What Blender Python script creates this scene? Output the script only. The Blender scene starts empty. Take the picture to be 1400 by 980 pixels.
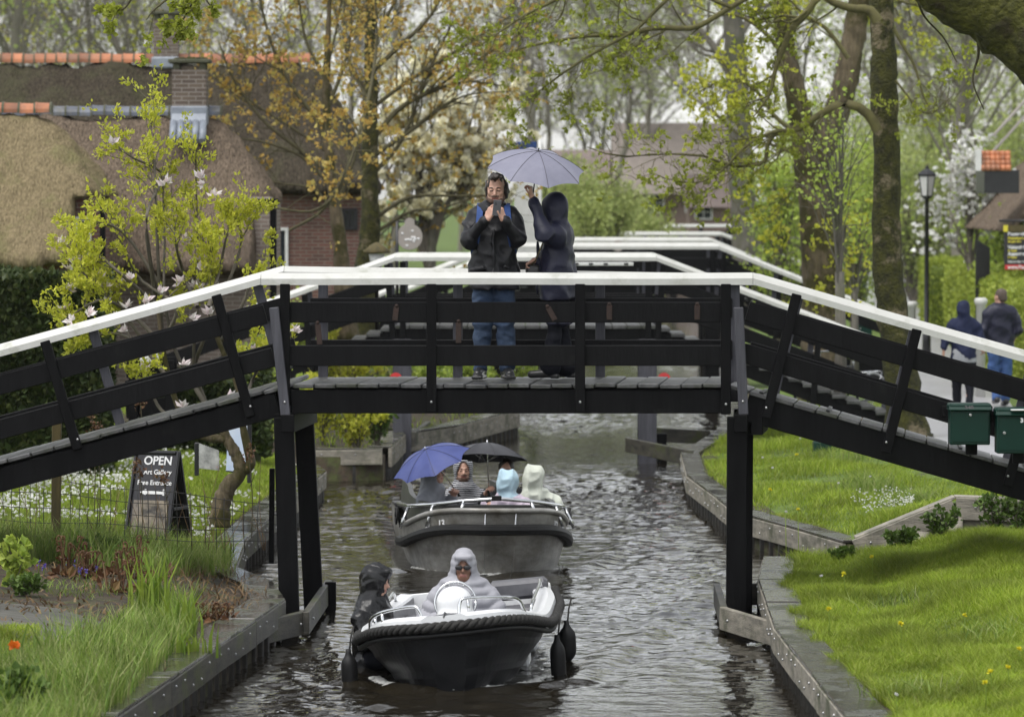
import bpy, math, random
import numpy as np
from mathutils import Vector, Matrix, Euler
R_ = math.radians
random.seed(7)
HAZE = 0.00008
rng = np.random.default_rng(7)
scene = bpy.context.scene
col = scene.collection

# ------------------------------------------------------------------ camera, sky, sun, exposure
FPX = 6800.0                      # focal length in pixels of a 1400 px wide frame
CAMZ = 3.9
PITCH = math.atan(235 / FPX)
cam_d = bpy.data.cameras.new('camera')
cam = bpy.data.objects.new('camera', cam_d)
col.objects.link(cam)
cam.location = (0, 0, CAMZ)
cam.rotation_euler = (math.pi / 2 - PITCH, 0, 0)
cam_d.sensor_width = 36
cam_d.lens = 36 * FPX / 1400
cam_d.clip_start = 0.5
cam_d.clip_end = 3000
cam_d.dof.use_dof = True
cam_d.dof.focus_distance = 44.0
cam_d.dof.aperture_fstop = 4.0
scene.camera = cam

SUN_EL, SUN_AZ = R_(66), R_(225)
w = bpy.data.worlds.new('World')
scene.world = w
w.use_nodes = True
nt = w.node_tree
bg = nt.nodes['Background']
sky = nt.nodes.new('ShaderNodeTexSky')
sky.sky_type = 'NISHITA'
sky.sun_disc = False
sky.sun_elevation = SUN_EL
sky.sun_rotation = SUN_AZ
sky.air_density = 1.0
sky.dust_density = 1.0
hs = nt.nodes.new('ShaderNodeHueSaturation')
hs.inputs['Saturation'].default_value = 0.16
nt.links.new(sky.outputs[0], hs.inputs['Color'])
nt.links.new(hs.outputs[0], bg.inputs['Color'])
bg.inputs['Strength'].default_value = 0.14
sl = bpy.data.lights.new('sun', 'SUN')
sl.energy = 1.4
sl.angle = R_(40)
sl.color = (1.0, 0.97, 0.93)
so = bpy.data.objects.new('sun', sl)
col.objects.link(so)
# light travels from the sun's place towards the scene
sd = Vector((math.sin(SUN_AZ) * math.cos(SUN_EL), math.cos(SUN_AZ) * math.cos(SUN_EL), math.sin(SUN_EL)))
so.rotation_euler = sd.to_track_quat('Z', 'Y').to_euler()
scene.view_settings.view_transform = 'Standard'
scene.view_settings.look = 'None'
scene.view_settings.gamma = 1
scene.view_settings.exposure = 0.85
scene.view_settings.use_curve_mapping = False
scene.render.engine = 'CYCLES'
scene.cycles.max_bounces = 6
scene.cycles.diffuse_bounces = 3
scene.cycles.glossy_bounces = 3
scene.cycles.transmission_bounces = 4
scene.cycles.transparent_max_bounces = 6
scene.cycles.use_denoising = True
scene.cycles.caustics_reflective = False
scene.cycles.caustics_refractive = False

# ------------------------------------------------------------------ pixel <-> world
_up = np.array([0, math.sin(PITCH), math.cos(PITCH)])
_fw = np.array([0, math.cos(PITCH), -math.sin(PITCH)])
def ray(px, py):
    return np.array([(px - 700) / FPX, 0, 0]) + _up * ((490 - py) / FPX) + _fw
def P(px, py, Y):
    d = ray(px, py); t = Y / d[1]
    return np.array([0, 0, CAMZ]) + d * t
def G(px, py, z):
    d = ray(px, py); t = (z - CAMZ) / d[2]
    return np.array([0, 0, CAMZ]) + d * t
def S(Y):                          # pixels per metre at depth Y
    return FPX / Y

# ------------------------------------------------------------------ mesh builder
def nrm(v):
    v = np.asarray(v, float); n = np.linalg.norm(v)
    return v / n if n > 1e-12 else v
def wloc(o):
    p = np.zeros(3)
    while o is not None:
        p += np.array(o.location); o = o.parent
    return p
def link(o, parent=None):
    col.objects.link(o)
    if parent is not None: o.parent = parent
    return o
def tag(o, label=None, cat=None, group=None, kind=None):
    if label: o['label'] = label
    if cat: o['category'] = cat
    if group: o['group'] = group
    if kind: o['kind'] = kind
    return o
def empty(name, loc, label=None, cat=None, group=None, rz=0):
    o = bpy.data.objects.new(name, None)
    o.location = tuple(float(a) for a in loc); o.rotation_euler = (0, 0, rz)
    o.empty_display_size = 0.2
    link(o); tag(o, label, cat, group)
    return o
def copy_tree(o, parent=None):
    c = o.copy(); col.objects.link(c)
    if parent is not None: c.parent = parent
    for ch in o.children: copy_tree(ch, c)
    return c

def make_mesh(name, V, loops, starts, mats, mi=None, smooth=False):
    me = bpy.data.meshes.new(name)
    V = np.asarray(V, np.float32)
    me.vertices.add(len(V)); me.vertices.foreach_set('co', V.ravel())
    me.loops.add(len(loops)); me.loops.foreach_set('vertex_index', np.asarray(loops, np.int32))
    me.polygons.add(len(starts)); me.polygons.foreach_set('loop_start', np.asarray(starts, np.int32))
    if mi is not None: me.polygons.foreach_set('material_index', np.asarray(mi, np.int32))
    me.polygons.foreach_set('use_smooth', np.full(len(starts), bool(smooth)) if np.isscalar(smooth) else np.asarray(smooth, bool))
    for m in (mats if isinstance(mats, (list, tuple)) else [mats]): me.materials.append(m)
    me.update(calc_edges=True)
    me.validate()
    return me

class MB:
    def __init__(self):
        self.V = []; self.L = []; self.T = []; self.M = []; self.Sm = []; self.n = 0
    def raw(self, V, faces, mat=0, smooth=False):
        """faces: 2D array, or list of index lists"""
        V = np.asarray(V, float).reshape(-1, 3)
        if isinstance(faces, np.ndarray):
            self.L.append((faces + self.n).ravel()); nf = len(faces)
            self.T.append(np.full(nf, faces.shape[1]))
        else:
            nf = len(faces)
            self.L.append(np.concatenate([np.asarray(f, int) for f in faces]) + self.n)
            self.T.append(np.array([len(f) for f in faces]))
        self.M.append(np.full(nf, mat)); self.Sm.append(np.full(nf, smooth))
        self.V.append(V); self.n += len(V)
        return self
    def rings(self, rings, closed=True, caps=True, mat=0, smooth=False):
        """rings: list of (k,3) arrays of the same length, skinned one to the next"""
        k = len(rings[0]); m = len(rings)
        V = np.concatenate([np.asarray(r, float) for r in rings])
        i = np.arange(m - 1)[:, None] * k; j = np.arange(k if closed else k - 1)[None, :]
        j2 = (j + 1) % k
        q = np.stack([i + j, i + j2, i + k + j2, i + k + j], -1).reshape(-1, 4)
        self.raw(V, q, mat, smooth)
        if caps and closed:
            b = self.n - len(V)
            self.L.append(np.arange(k)[::-1] + b); self.L.append(np.arange(k) + b + (m - 1) * k)
            self.T.append(np.array([k, k])); self.M.append(np.full(2, mat)); self.Sm.append(np.full(2, False))
        return self
    def beam(self, p0, p1, wd, dp, up=(0, 0, 1), c=0.006, mat=0, tw=0.0):
        """chamfered bar; wd across, dp along 'up'"""
        p0 = np.asarray(p0, float); p1 = np.asarray(p1, float)
        a = nrm(p1 - p0); s = np.cross(a, np.asarray(up, float))
        if np.linalg.norm(s) < 1e-6: s = np.cross(a, (0, 1, 0))
        s = nrm(s); u = np.cross(s, a)
        x, y = wd / 2, dp / 2; c = min(c, x * .6, y * .6)
        o = [(-x + c, -y), (x - c, -y), (x, -y + c), (x, y - c), (x - c, y), (-x + c, y), (-x, y - c), (-x, -y + c)]
        r = np.array([s * q[0] + u * q[1] for q in o])
        e = a * c
        sh = np.array([s * q[0] * (1 - c / x) + u * q[1] * (1 - c / y) for q in o])
        return self.rings([p0 + sh, p0 + e + r, p1 - e + r, p1 + sh], mat=mat)
    def box(self, c, size, rz=0, ch=0.004, mat=0):
        c = np.asarray(c, float); d = np.array([math.cos(rz), math.sin(rz), 0])
        return self.beam(c - d * size[0] / 2, c + d * size[0] / 2, size[1], size[2], c=ch, mat=mat)
    def tube(self, path, rad, n=6, mat=0, smooth=True, caps=True):
        path = np.asarray(path, float); m = len(path)
        rad = np.full(m, rad) if np.isscalar(rad) else np.asarray(rad, float)
        T = np.gradient(path, axis=0)
        T /= np.maximum(np.linalg.norm(T, axis=1, keepdims=True), 1e-9)
        ref = np.array([0.31, 0.17, 0.93]) if abs(T[0] @ np.array([0.31, 0.17, 0.93])) < .9 else np.array([1., 0, 0])
        ang = np.arange(n) / n * 2 * math.pi
        rr = []
        for i in range(m):
            s = nrm(np.cross(T[i], ref)); u = np.cross(s, T[i]); ref = u
            # keep the frame from turning
            rr.append(path[i] + rad[i] * (np.cos(ang)[:, None] * s + np.sin(ang)[:, None] * u))
        return self.rings(rr, mat=mat, smooth=smooth, caps=caps)
    def prism(self, poly, vec, mat=0):
        poly = np.asarray(poly, float); vec = np.asarray(vec, float)
        return self.rings([poly, poly + vec], mat=mat)
    def lathe(self, prof, n=16, c=(0, 0, 0), mat=0, smooth=True, R=None, caps=True):
        ang = np.arange(n) / n * 2 * math.pi
        rr = []
        for r, z in prof:
            q = np.stack([r * np.cos(ang), r * np.sin(ang), np.full(n, z)], -1)
            if R is not None: q = q @ np.asarray(R).T
            rr.append(q + np.asarray(c))
        return self.rings(rr, mat=mat, smooth=smooth, caps=caps)
    def ell(self, c, r, n=12, mat=0, R=None):
        th = np.linspace(0.02, math.pi - .02, max(6, n // 2 + 2))
        prof = [(math.sin(t), -math.cos(t)) for t in th]
        ang = np.arange(n) / n * 2 * math.pi
        rr = []
        for a, z in prof:
            q = np.stack([a * np.cos(ang) * r[0], a * np.sin(ang) * r[1], np.full(n, z * r[2])], -1)
            if R is not None: q = q @ np.asarray(R).T
            rr.append(q + np.asarray(c))
        return self.rings(rr, mat=mat, smooth=True)
    def arrays(self):
        V = np.concatenate(self.V); L = np.concatenate(self.L); T = np.concatenate(self.T)
        return V, L, np.concatenate([[0], np.cumsum(T)[:-1]]), np.concatenate(self.M), np.concatenate(self.Sm)
    def build(self, name, mats, parent=None, local=False, smooth=None, label=None, cat=None, group=None, kind=None):
        V, L, St, M, Sm = self.arrays()
        loc = None
        if not local:
            if parent is not None: V = V - wloc(parent)
            else:
                loc = np.array([(V[:, 0].min() + V[:, 0].max()) / 2, (V[:, 1].min() + V[:, 1].max()) / 2, V[:, 2].min()])
                V = V - loc
        me = make_mesh(name, V, L, St, mats, M, Sm if smooth is None else smooth)
        o = bpy.data.objects.new(name, me); link(o, parent)
        if loc is not None: o.location = tuple(float(a) for a in loc)
        tag(o, label, cat, group, kind)
        return o

def rotm(rx=0, ry=0, rz=0):
    return np.array(Euler((rx, ry, rz), 'XYZ').to_matrix())
def smoothstep(a, b, x):
    t = np.clip((np.asarray(x, float) - a) / (b - a), 0, 1); return t * t * (3 - 2 * t)

_ns = np.random.default_rng(3)
_ND = _ns.normal(size=(24, 3)); _ND /= np.linalg.norm(_ND, axis=1, keepdims=True)
_NP = _ns.uniform(0, 6.28, 24); _NF = _ns.uniform(.6, 1.6, 24)
def wob(p, f=1.0, k=8, o=0):
    """smooth pseudo-noise in about -1..1 for an (...,3) array"""
    p = np.asarray(p, float); s = 0
    for i in range(o, o + k):
        i %= 24
        s = s + np.sin((p @ _ND[i]) * f * _NF[i] * 6.28 + _NP[i])
    return s / math.sqrt(k) / 1.2
def spline(pts, n):
    """Catmull-Rom through the points"""
    p = np.asarray(pts, float); p = np.vstack([2 * p[0] - p[1], p, 2 * p[-1] - p[-2]])
    out = []
    m = len(p) - 3
    for t in np.linspace(0, m - 1e-6, n):
        i = int(t); u = t - i
        a, b, c, d = p[i:i + 4]
        out.append(.5 * (2 * b + (c - a) * u + (2 * a - 5 * b + 4 * c - d) * u * u + (3 * b - a - 3 * c + d) * u ** 3))
    return np.array(out)
# ------------------------------------------------------------------ materials
def new_mat(name):
    m = bpy.data.materials.new(name); m.use_nodes = True
    t = m.node_tree; b = t.nodes['Principled BSDF']
    return m, t, b
def rgba(c): return (c[0], c[1], c[2], 1)
def pm(name, c1, c2=None, scale=6, rough=.7, bump=0., bscale=None, stretch=(1, 1, 1), spec=.5, metal=0., detail=6,
       c3=None, s3=1.5, t3=(.5, .62), rough2=None, coat=0., coords='Object', isl=0.):
    """noise-mixed two-tone surface, a third tone in large patches (stains, moss), noise bump"""
    m, t, b = new_mat(name)
    N, Lk = t.nodes, t.links
    b.inputs['Roughness'].default_value = rough; b.inputs['Metallic'].default_value = metal
    b.inputs['Specular IOR Level'].default_value = spec
    if coat: b.inputs['Coat Weight'].default_value = coat; b.inputs['Coat Roughness'].default_value = .15
    tc = N.new('ShaderNodeTexCoord'); mp = N.new('ShaderNodeMapping')
    mp.inputs['Scale'].default_value = stretch
    Lk.new(tc.outputs[coords], mp.inputs[0])
    if c2 is None: c2 = tuple(x * .8 for x in c1)
    n1 = N.new('ShaderNodeTexNoise'); n1.inputs['Scale'].default_value = scale; n1.inputs['Detail'].default_value = detail
    n1.inputs['Roughness'].default_value = .65
    Lk.new(mp.outputs[0], n1.inputs[0])
    r = N.new('ShaderNodeValToRGB')
    r.color_ramp.elements[0].color = rgba(c1); r.color_ramp.elements[1].color = rgba(c2)
    r.color_ramp.elements[0].position = .35; r.color_ramp.elements[1].position = .65
    Lk.new(n1.outputs[0], r.inputs[0])
    out = r.outputs[0]
    if isl:
        g = N.new('ShaderNodeNewGeometry'); mr = N.new('ShaderNodeMapRange')
        mr.inputs[3].default_value = 1 - isl; mr.inputs[4].default_value = 1 + isl
        Lk.new(g.outputs['Random Per Island'], mr.inputs[0])
        vm = N.new('ShaderNodeVectorMath'); vm.operation = 'SCALE'
        Lk.new(out, vm.inputs[0]); Lk.new(mr.outputs[0], vm.inputs['Scale']); out = vm.outputs[0]
    if c3 is not None:
        n2 = N.new('ShaderNodeTexNoise'); n2.inputs['Scale'].default_value = s3; n2.inputs['Detail'].default_value = 8
        n2.inputs['Roughness'].default_value = .7
        Lk.new(tc.outputs[coords], n2.inputs[0])
        mr = N.new('ShaderNodeMapRange'); mr.inputs[1].default_value = t3[0]; mr.inputs[2].default_value = t3[1]
        Lk.new(n2.outputs[0], mr.inputs[0])
        mx = N.new('ShaderNodeMix'); mx.data_type = 'RGBA'
        Lk.new(mr.outputs[0], mx.inputs[0]); Lk.new(out, mx.inputs[6]); mx.inputs[7].default_value = rgba(c3)
        out = mx.outputs[2]
        if rough2 is not None:
            mr2 = N.new('ShaderNodeMapRange'); mr2.inputs[1].default_value = t3[0]; mr2.inputs[2].default_value = t3[1]
            mr2.inputs[3].default_value = rough; mr2.inputs[4].default_value = rough2
            Lk.new(n2.outputs[0], mr2.inputs[0]); Lk.new(mr2.outputs[0], b.inputs['Roughness'])
    Lk.new(out, b.inputs['Base Color'])
    if bump:
        n3 = N.new('ShaderNodeTexNoise'); n3.inputs['Scale'].default_value = bscale or scale * 3; n3.inputs['Detail'].default_value = 8
        Lk.new(mp.outputs[0], n3.inputs[0])
        bp = N.new('ShaderNodeBump'); bp.inputs['Strength'].default_value = 1; bp.inputs['Distance'].default_value = bump
        Lk.new(n3.outputs[0], bp.inputs['Height']); Lk.new(bp.outputs[0], b.inputs['Normal'])
    return m
def leafm(name, cols, trans=.35, rough=.55, patch=None, amp=(.72, 1.25)):
    """leaf / petal: colour picked per leaf, partly translucent"""
    m = bpy.data.materials.new(name); m.use_nodes = True
    t = m.node_tree; N, Lk = t.nodes, t.links
    b = N['Principled BSDF']; out = N['Material Output']
    g = N.new('ShaderNodeNewGeometry'); r = N.new('ShaderNodeValToRGB')
    e = r.color_ramp.elements
    while len(e) < len(cols): e.new(.5)
    for i, c in enumerate(cols):
        e[i].position = i / max(1, len(cols) - 1); e[i].color = rgba(c)
    Lk.new(g.outputs['Random Per Island'], r.inputs[0])
    colr = r.outputs[0]
    tc = N.new('ShaderNodeTexCoord'); nz = N.new('ShaderNodeTexNoise'); nz.inputs['Scale'].default_value = patch or 1.2
    nz.inputs['Detail'].default_value = 3
    Lk.new(tc.outputs['Object'], nz.inputs[0])
    mr = N.new('ShaderNodeMapRange'); mr.inputs[1].default_value = .3; mr.inputs[2].default_value = .7
    mr.inputs[3].default_value = amp[0]; mr.inputs[4].default_value = amp[1]
    Lk.new(nz.outputs[0], mr.inputs[0])
    vm = N.new('ShaderNodeVectorMath'); vm.operation = 'SCALE'
    Lk.new(colr, vm.inputs[0]); Lk.new(mr.outputs[0], vm.inputs['Scale'])
    Lk.new(vm.outputs[0], b.inputs['Base Color'])
    b.inputs['Roughness'].default_value = rough; b.inputs['Specular IOR Level'].default_value = .35
    tr = N.new('ShaderNodeBsdfTranslucent'); Lk.new(vm.outputs[0], tr.inputs[0])
    ms = N.new('ShaderNodeMixShader'); ms.inputs[0].default_value = trans
    Lk.new(b.outputs[0], ms.inputs[1]); Lk.new(tr.outputs[0], ms.inputs[2]); Lk.new(ms.outputs[0], out.inputs[0])
    return m
def brickm(name, c1, c2, mortar, sx=.22, sz=.066, rough=.85, wash=None):
    m, t, b = new_mat(name); N, Lk = t.nodes, t.links
    tc = N.new('ShaderNodeTexCoord'); sp = N.new('ShaderNodeSeparateXYZ'); cb = N.new('ShaderNodeCombineXYZ'); ad = N.new('ShaderNodeMath')
    Lk.new(tc.outputs['Object'], sp.inputs[0]); Lk.new(sp.outputs[0], ad.inputs[0]); Lk.new(sp.outputs[1], ad.inputs[1])
    Lk.new(ad.outputs[0], cb.inputs[0]); Lk.new(sp.outputs[2], cb.inputs[1])
    br = N.new('ShaderNodeTexBrick')
    br.inputs['Color1'].default_value = rgba(c1); br.inputs['Color2'].default_value = rgba(c2); br.inputs['Mortar'].default_value = rgba(mortar)
    br.inputs['Scale'].default_value = 1; br.inputs['Brick Width'].default_value = sx; br.inputs['Row Height'].default_value = sz
    br.inputs['Mortar Size'].default_value = .009; br.inputs['Mortar Smooth'].default_value = .2
    Lk.new(cb.outputs[0], br.inputs[0])
    nz = N.new('ShaderNodeTexNoise'); nz.inputs['Scale'].default_value = 2.5; nz.inputs['Detail'].default_value = 8
    Lk.new(tc.outputs['Object'], nz.inputs[0])
    mr = N.new('ShaderNodeMapRange'); mr.inputs[3].default_value = .6; mr.inputs[4].default_value = 1.35
    Lk.new(nz.outputs[0], mr.inputs[0])
    vm = N.new('ShaderNodeVectorMath'); vm.operation = 'SCALE'
    Lk.new(br.outputs[0], vm.inputs[0]); Lk.new(mr.outputs[0], vm.inputs['Scale']); Lk.new(vm.outputs[0], b.inputs['Base Color'])
    bp = N.new('ShaderNodeBump'); bp.inputs['Distance'].default_value = .008; bp.invert = True
    Lk.new(br.outputs['Fac'], bp.inputs['Height']); Lk.new(bp.outputs[0], b.inputs['Normal'])
    b.inputs['Roughness'].default_value = rough
    return m

M = {}
# timber: tarred black, wet
M['tar'] = pm('black_tarred_timber', (.0025, .0025, .0028), (.006, .006, .0064), 14, rough=.55, bump=.004, bscale=40, stretch=(1, 1, .12),
              c3=(.02, .02, .018), s3=3.0, t3=(.6, .85), spec=.1, rough2=.7)
M['tarh'] = pm('black_tarred_board', (.0025, .0025, .0028), (.0055, .0055, .006), 14, rough=.5, bump=.004, bscale=40, stretch=(1, 1, .2),
               c3=(.024, .025, .023), s3=4.0, t3=(.62, .85), spec=.14, rough2=.7)
M['tar_grey'] = pm('lit_tarred_timber', (.04, .04, .048), (.075, .075, .088), 20, rough=.6, bump=.003, bscale=60, stretch=(1, 1, .08), spec=.4)  # paler copy of the tarred timber, light on its faces painted in
M['deck'] = pm('wet_deck_planks', (.03, .031, .03), (.085, .085, .085), 9, rough=.42, bump=.004, bscale=40, c3=(.03, .033, .02), s3=2, isl=.25)
M['white'] = pm('white_rail_paint', (.56, .56, .53), (.5, .5, .465), 5, rough=.35, c3=(.3, .31, .24), s3=3.5, t3=(.55, .78), bump=.0012, bscale=30)
M['rust'] = pm('rusty_strap', (.04, .021, .015), (.02, .012, .009), 25, rough=.8, bump=.002)
M['quay'] = pm('grey_weathered_quay_timber', (.34, .31, .25), (.15, .14, .115), 7, rough=.65, bump=.005, bscale=50, stretch=(.5, .5, 2.5),
               c3=(.06, .068, .03), s3=2.2, t3=(.5, .68))
M['quayd'] = pm('dark_wet_quay_timber', (.085, .078, .06), (.022, .022, .018), 6, rough=.5, bump=.005, bscale=50, stretch=(.5, .5, 2.5),
                c3=(.07, .085, .02), s3=2.6, t3=(.52, .62))
M['quaytop'] = pm('wet_quay_top', (.065, .06, .05), (.03, .029, .025), 4, rough=.12, bump=.002, bscale=12, c3=(.05, .055, .025), s3=2, rough2=.5)
M['pile'] = pm('dark_pile', (.03, .026, .02), (.012, .012, .01), 6, rough=.5, bump=.006, bscale=20)
M['steel'] = pm('stainless_tube', (.75, .76, .77), (.62, .63, .64), 12, rough=.22, metal=1)
M['bolt'] = pm('galvanised_bolt', (.5, .5, .5), (.4, .4, .4), 12, rough=.4, metal=1)
M['alu'] = pm('worn_aluminium_hull', (.46, .45, .42), (.24, .235, .22), 2.2, rough=.38, metal=.3, stretch=(1, 1, 2.5), c3=(.11, .095, .07), s3=1.6, t3=(.46, .7), bump=.002, bscale=9)
M['alud'] = pm('dark_aluminium', (.05, .05, .05), (.085, .085, .08), 5, rough=.45, metal=.5)
M['rubber'] = pm('black_rubber', (.008, .008, .008), (.014, .014, .014), 12, rough=.5, bump=.001, spec=.3)
M['rope'] = pm('black_rope', (.012, .0115, .011), (.03, .029, .026), 30, rough=.85, bump=.004, bscale=90)
M['hull'] = pm('black_plastic_hull', (.009, .0095, .0105), (.017, .0175, .019), 6, rough=.35, c3=(.05, .05, .052), s3=4, t3=(.6, .8), spec=.3)
M['gel'] = pm('white_gelcoat', (.8, .81, .82), (.74, .75, .76), 5, rough=.28, c3=(.6, .6, .58), s3=3, t3=(.6, .8))
M['greyvinyl'] = pm('grey_vinyl', (.12, .12, .13), (.08, .08, .09), 8, rough=.5, bump=.002)
M['mailg'] = pm('dark_green_paint', (.003, .026, .018), (.004, .031, .022), 6, rough=.35, spec=.25, c3=(.01, .036, .027), s3=6, t3=(.6, .8))
M['thatch1'] = pm('pale_thatch', (.3, .24, .14), (.12, .095, .055), 17, rough=.95, bump=.06, bscale=14, stretch=(2.4, 1.3, .5), spec=.1, c3=(.17, .165, .07), s3=1.1, t3=(.5, .7))
M['thatch2'] = pm('brown_thatch', (.24, .185, .135), (.06, .046, .035), 16, rough=.95, bump=.06, bscale=14, stretch=(2.4, 1.3, .5), spec=.1, c3=(.115, .09, .07), s3=.9, t3=(.5, .7))
M['thatch3'] = pm('dark_thatch', (.095, .078, .056), (.02, .017, .013), 15, rough=.95, bump=.06, bscale=14, stretch=(2.4, 1.3, .5), spec=.1, c3=(.075, .075, .04), s3=.7, t3=(.5, .7))
M['tileo'] = pm('orange_ridge_tile', (.46, .17, .075), (.3, .12, .06), 3, rough=.6, c3=(.2, .13, .09), s3=2.5, t3=(.5, .75), isl=.4)
M['tileb'] = pm('blue_grey_ridge_tile', (.13, .145, .18), (.085, .095, .12), 4, rough=.4, c3=(.1, .1, .09), s3=3, isl=.35)
M['lead'] = pm('lead_flashing', (.26, .29, .33), (.18, .2, .24), 5, rough=.45)
M['mortar'] = pm('mossy_mortar', (.1, .1, .07), (.06, .065, .035), 14, rough=.9)
M['brick'] = brickm('red_brown_brick', (.17, .075, .055), (.11, .055, .042), (.2, .17, .14))
M['brickl'] = brickm('pale_brick', (.27, .215, .18), (.2, .155, .13), (.4, .36, .31))
M['brickc'] = brickm('chimney_brick', (.15, .115, .085), (.1, .075, .06), (.26, .23, .2))
M['glass'] = pm('dark_window_glass', (.02, .024, .03), (.03, .035, .04), 2, rough=.08)
M['wframe'] = pm('white_window_paint', (.7, .7, .68), (.6, .6, .58), 5, rough=.4)
M['blackpaint'] = pm('black_paint', (.012, .012, .014), (.02, .02, .022), 8, rough=.35)
M['greytrunk'] = pm('grey_bark', (.17, .155, .13), (.085, .08, .065), 12, rough=.95, bump=.03, bscale=18, stretch=(1, 1, .22), c3=(.1, .105, .06), s3=1.2)
M['bark'] = pm('furrowed_bark', (.16, .125, .075), (.07, .056, .034), 14, rough=.95, bump=.04, bscale=16, stretch=(1, 1, .18),
               c3=(.045, .04, .008), s3=1.3, t3=(.47, .55))
M['moss'] = pm('mossy_bark', (.06, .06, .007), (.016, .016, .004), 9, rough=.95, bump=.05, bscale=26, c3=(.17, .14, .085), s3=1.4, t3=(.55, .61))
M['mossd'] = pm('dark_mossy_bark', (.085, .086, .01), (.028, .029, .005), 7, rough=.95, bump=.07, bscale=14, c3=(.03, .02, .012), s3=1.6, t3=(.55, .65))
M['twig'] = pm('olive_twig_bark', (.1, .09, .04), (.055, .047, .025), 9, rough=.9)
M['twigg'] = pm('grey_twig_bark', (.15, .13, .1), (.09, .08, .065), 6, rough=.9)
M['twigy'] = pm('moss_green_twig_bark', (.13, .12, .04), (.08, .07, .03), 9, rough=.9)
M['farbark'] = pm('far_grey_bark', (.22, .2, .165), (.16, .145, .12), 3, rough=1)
M['wood'] = pm('brown_wood_post', (.11, .085, .03), (.06, .05, .02), 12, rough=.85, bump=.004, stretch=(1, 1, .2))
M['wire'] = pm('dark_wire', (.02, .02, .02), (.03, .028, .025), 10, rough=.6)
M['asph'] = pm('wet_grey_path', (.36, .355, .37), (.28, .275, .285), 8, rough=.3, bump=.003, bscale=60, c3=(.22, .215, .2), s3=1.0, t3=(.5, .72))
M['pavers'] = brickm('grey_pavers', (.11, .105, .09), (.06, .058, .05), (.05, .06, .02), .2, .1)
M['grass'] = leafm('grass_blades', [(.15, .23, .014), (.25, .35, .022), (.36, .44, .05), (.2, .3, .02), (.4, .42, .1)], .35, patch=1.5, amp=(.5, 1.3))
M['grassd'] = leafm('bed_grass_blades', [(.1, .18, .025), (.17, .27, .04), (.25, .34, .07), (.34, .36, .14), (.2, .3, .04)], .35, patch=1.8, amp=(.5, 1.3))
M['iris'] = leafm('sword_leaves', [(.15, .25, .025), (.22, .32, .04), (.28, .36, .05)], .4)
M['straw'] = leafm('dead_stalks', [(.2, .13, .06), (.12, .07, .035), (.28, .2, .1)], .2)
M['fern'] = leafm('brown_fern_fronds', [(.16, .075, .03), (.09, .04, .02), (.2, .13, .05)], .2)
M['soil'] = pm('garden_soil', (.06, .042, .026), (.022, .017, .011), 9, rough=.95, bump=.02, bscale=18, c3=(.05, .06, .015), s3=3)
M['turf'] = pm('turf', (.07, .12, .014), (.11, .165, .02), 6, rough=.95, bump=.03, bscale=20, c3=(.05, .065, .018), s3=1)
M['daisy'] = leafm('white_petals', [(.75, .74, .7), (.8, .8, .78)], .3)
M['pinkp'] = leafm('pale_pink_petals', [(.8, .75, .74), (.82, .79, .77), (.74, .6, .63), (.82, .8, .78)], .3)
M['cream'] = leafm('cream_petals', [(.8, .76, .58), (.72, .68, .45), (.8, .78, .66)], .3)
M['yellow'] = leafm('yellow_petals', [(.8, .7, .03), (.82, .76, .05)], .2)
M['orange'] = leafm('orange_petals', [(.7, .12, .01), (.75, .2, .02)], .3)
M['purple'] = leafm('violet_petals', [(.12, .09, .42), (.16, .12, .5)], .2)
M['lime'] = leafm('lime_leaves', [(.56, .56, .05), (.44, .48, .05), (.66, .64, .11)], .45)
M['bud'] = leafm('fresh_green_buds', [(.26, .31, .03), (.36, .4, .05), (.2, .23, .03)], .4)
M['rusty'] = leafm('young_amber_leaves', [(.52, .36, .08), (.38, .23, .05), (.56, .44, .13), (.42, .36, .09)], .45)
M['mid'] = leafm('fresh_mid_green_leaves', [(.34, .45, .07), (.45, .54, .1), (.24, .35, .06)], .4)
M['midl'] = leafm('pale_spring_leaves', [(.36, .43, .14), (.46, .5, .18), (.28, .36, .11)], .4)
M['dkl'] = leafm('dark_evergreen_leaves', [(.028, .045, .012), (.05, .075, .02), (.08, .095, .025)], .2)
M['hedge'] = leafm('clipped_hedge_leaves', [(.27, .34, .045), (.36, .42, .06), (.19, .25, .035)], .3)
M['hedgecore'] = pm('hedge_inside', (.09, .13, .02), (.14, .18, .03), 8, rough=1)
M['rasp'] = leafm('coarse_garden_leaves', [(.06, .11, .02), (.1, .17, .03), (.15, .22, .05)], .3)
M['skin'] = pm('skin', (.52, .31, .23), (.46, .26, .19), 14, rough=.5)
M['skind'] = pm('brown_skin', (.2, .1, .065), (.16, .08, .05), 14, rough=.5)
M['hair'] = pm('dark_brown_hair', (.03, .02, .014), (.015, .01, .008), 20, rough=.5, bump=.006, bscale=60)
M['hairg'] = pm('greying_brown_hair', (.1, .07, .05), (.06, .045, .035), 20, rough=.6, bump=.004, bscale=60)
M['stubble'] = pm('short_beard', (.17, .1, .075), (.1, .06, .045), 60, rough=.7)
M['dark'] = pm('near_black', (.01, .01, .011), (.014, .014, .015), 10, rough=.4)
M['lip'] = pm('lips', (.33, .14, .11), (.28, .12, .1), 10, rough=.5)
def cloth(name, c, c2=None, rough=.8, b=.006, bs=14, sc=5, **k):
    k.setdefault('spec', .18); return pm(name, c, c2 or tuple(x * .7 for x in c), sc, rough=rough, bump=b, bscale=bs, **k)
M['jblack'] = cloth('black_jacket_cloth', (.009, .009, .011), rough=.5, spec=.35, b=.004, bs=26)
M['jnavy'] = cloth('navy_coat_cloth', (.014, .015, .034), rough=.5, spec=.35, b=.004, bs=26)
M['jnavy2'] = cloth('navy_jacket_cloth', (.018, .024, .06), rough=.7)
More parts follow.
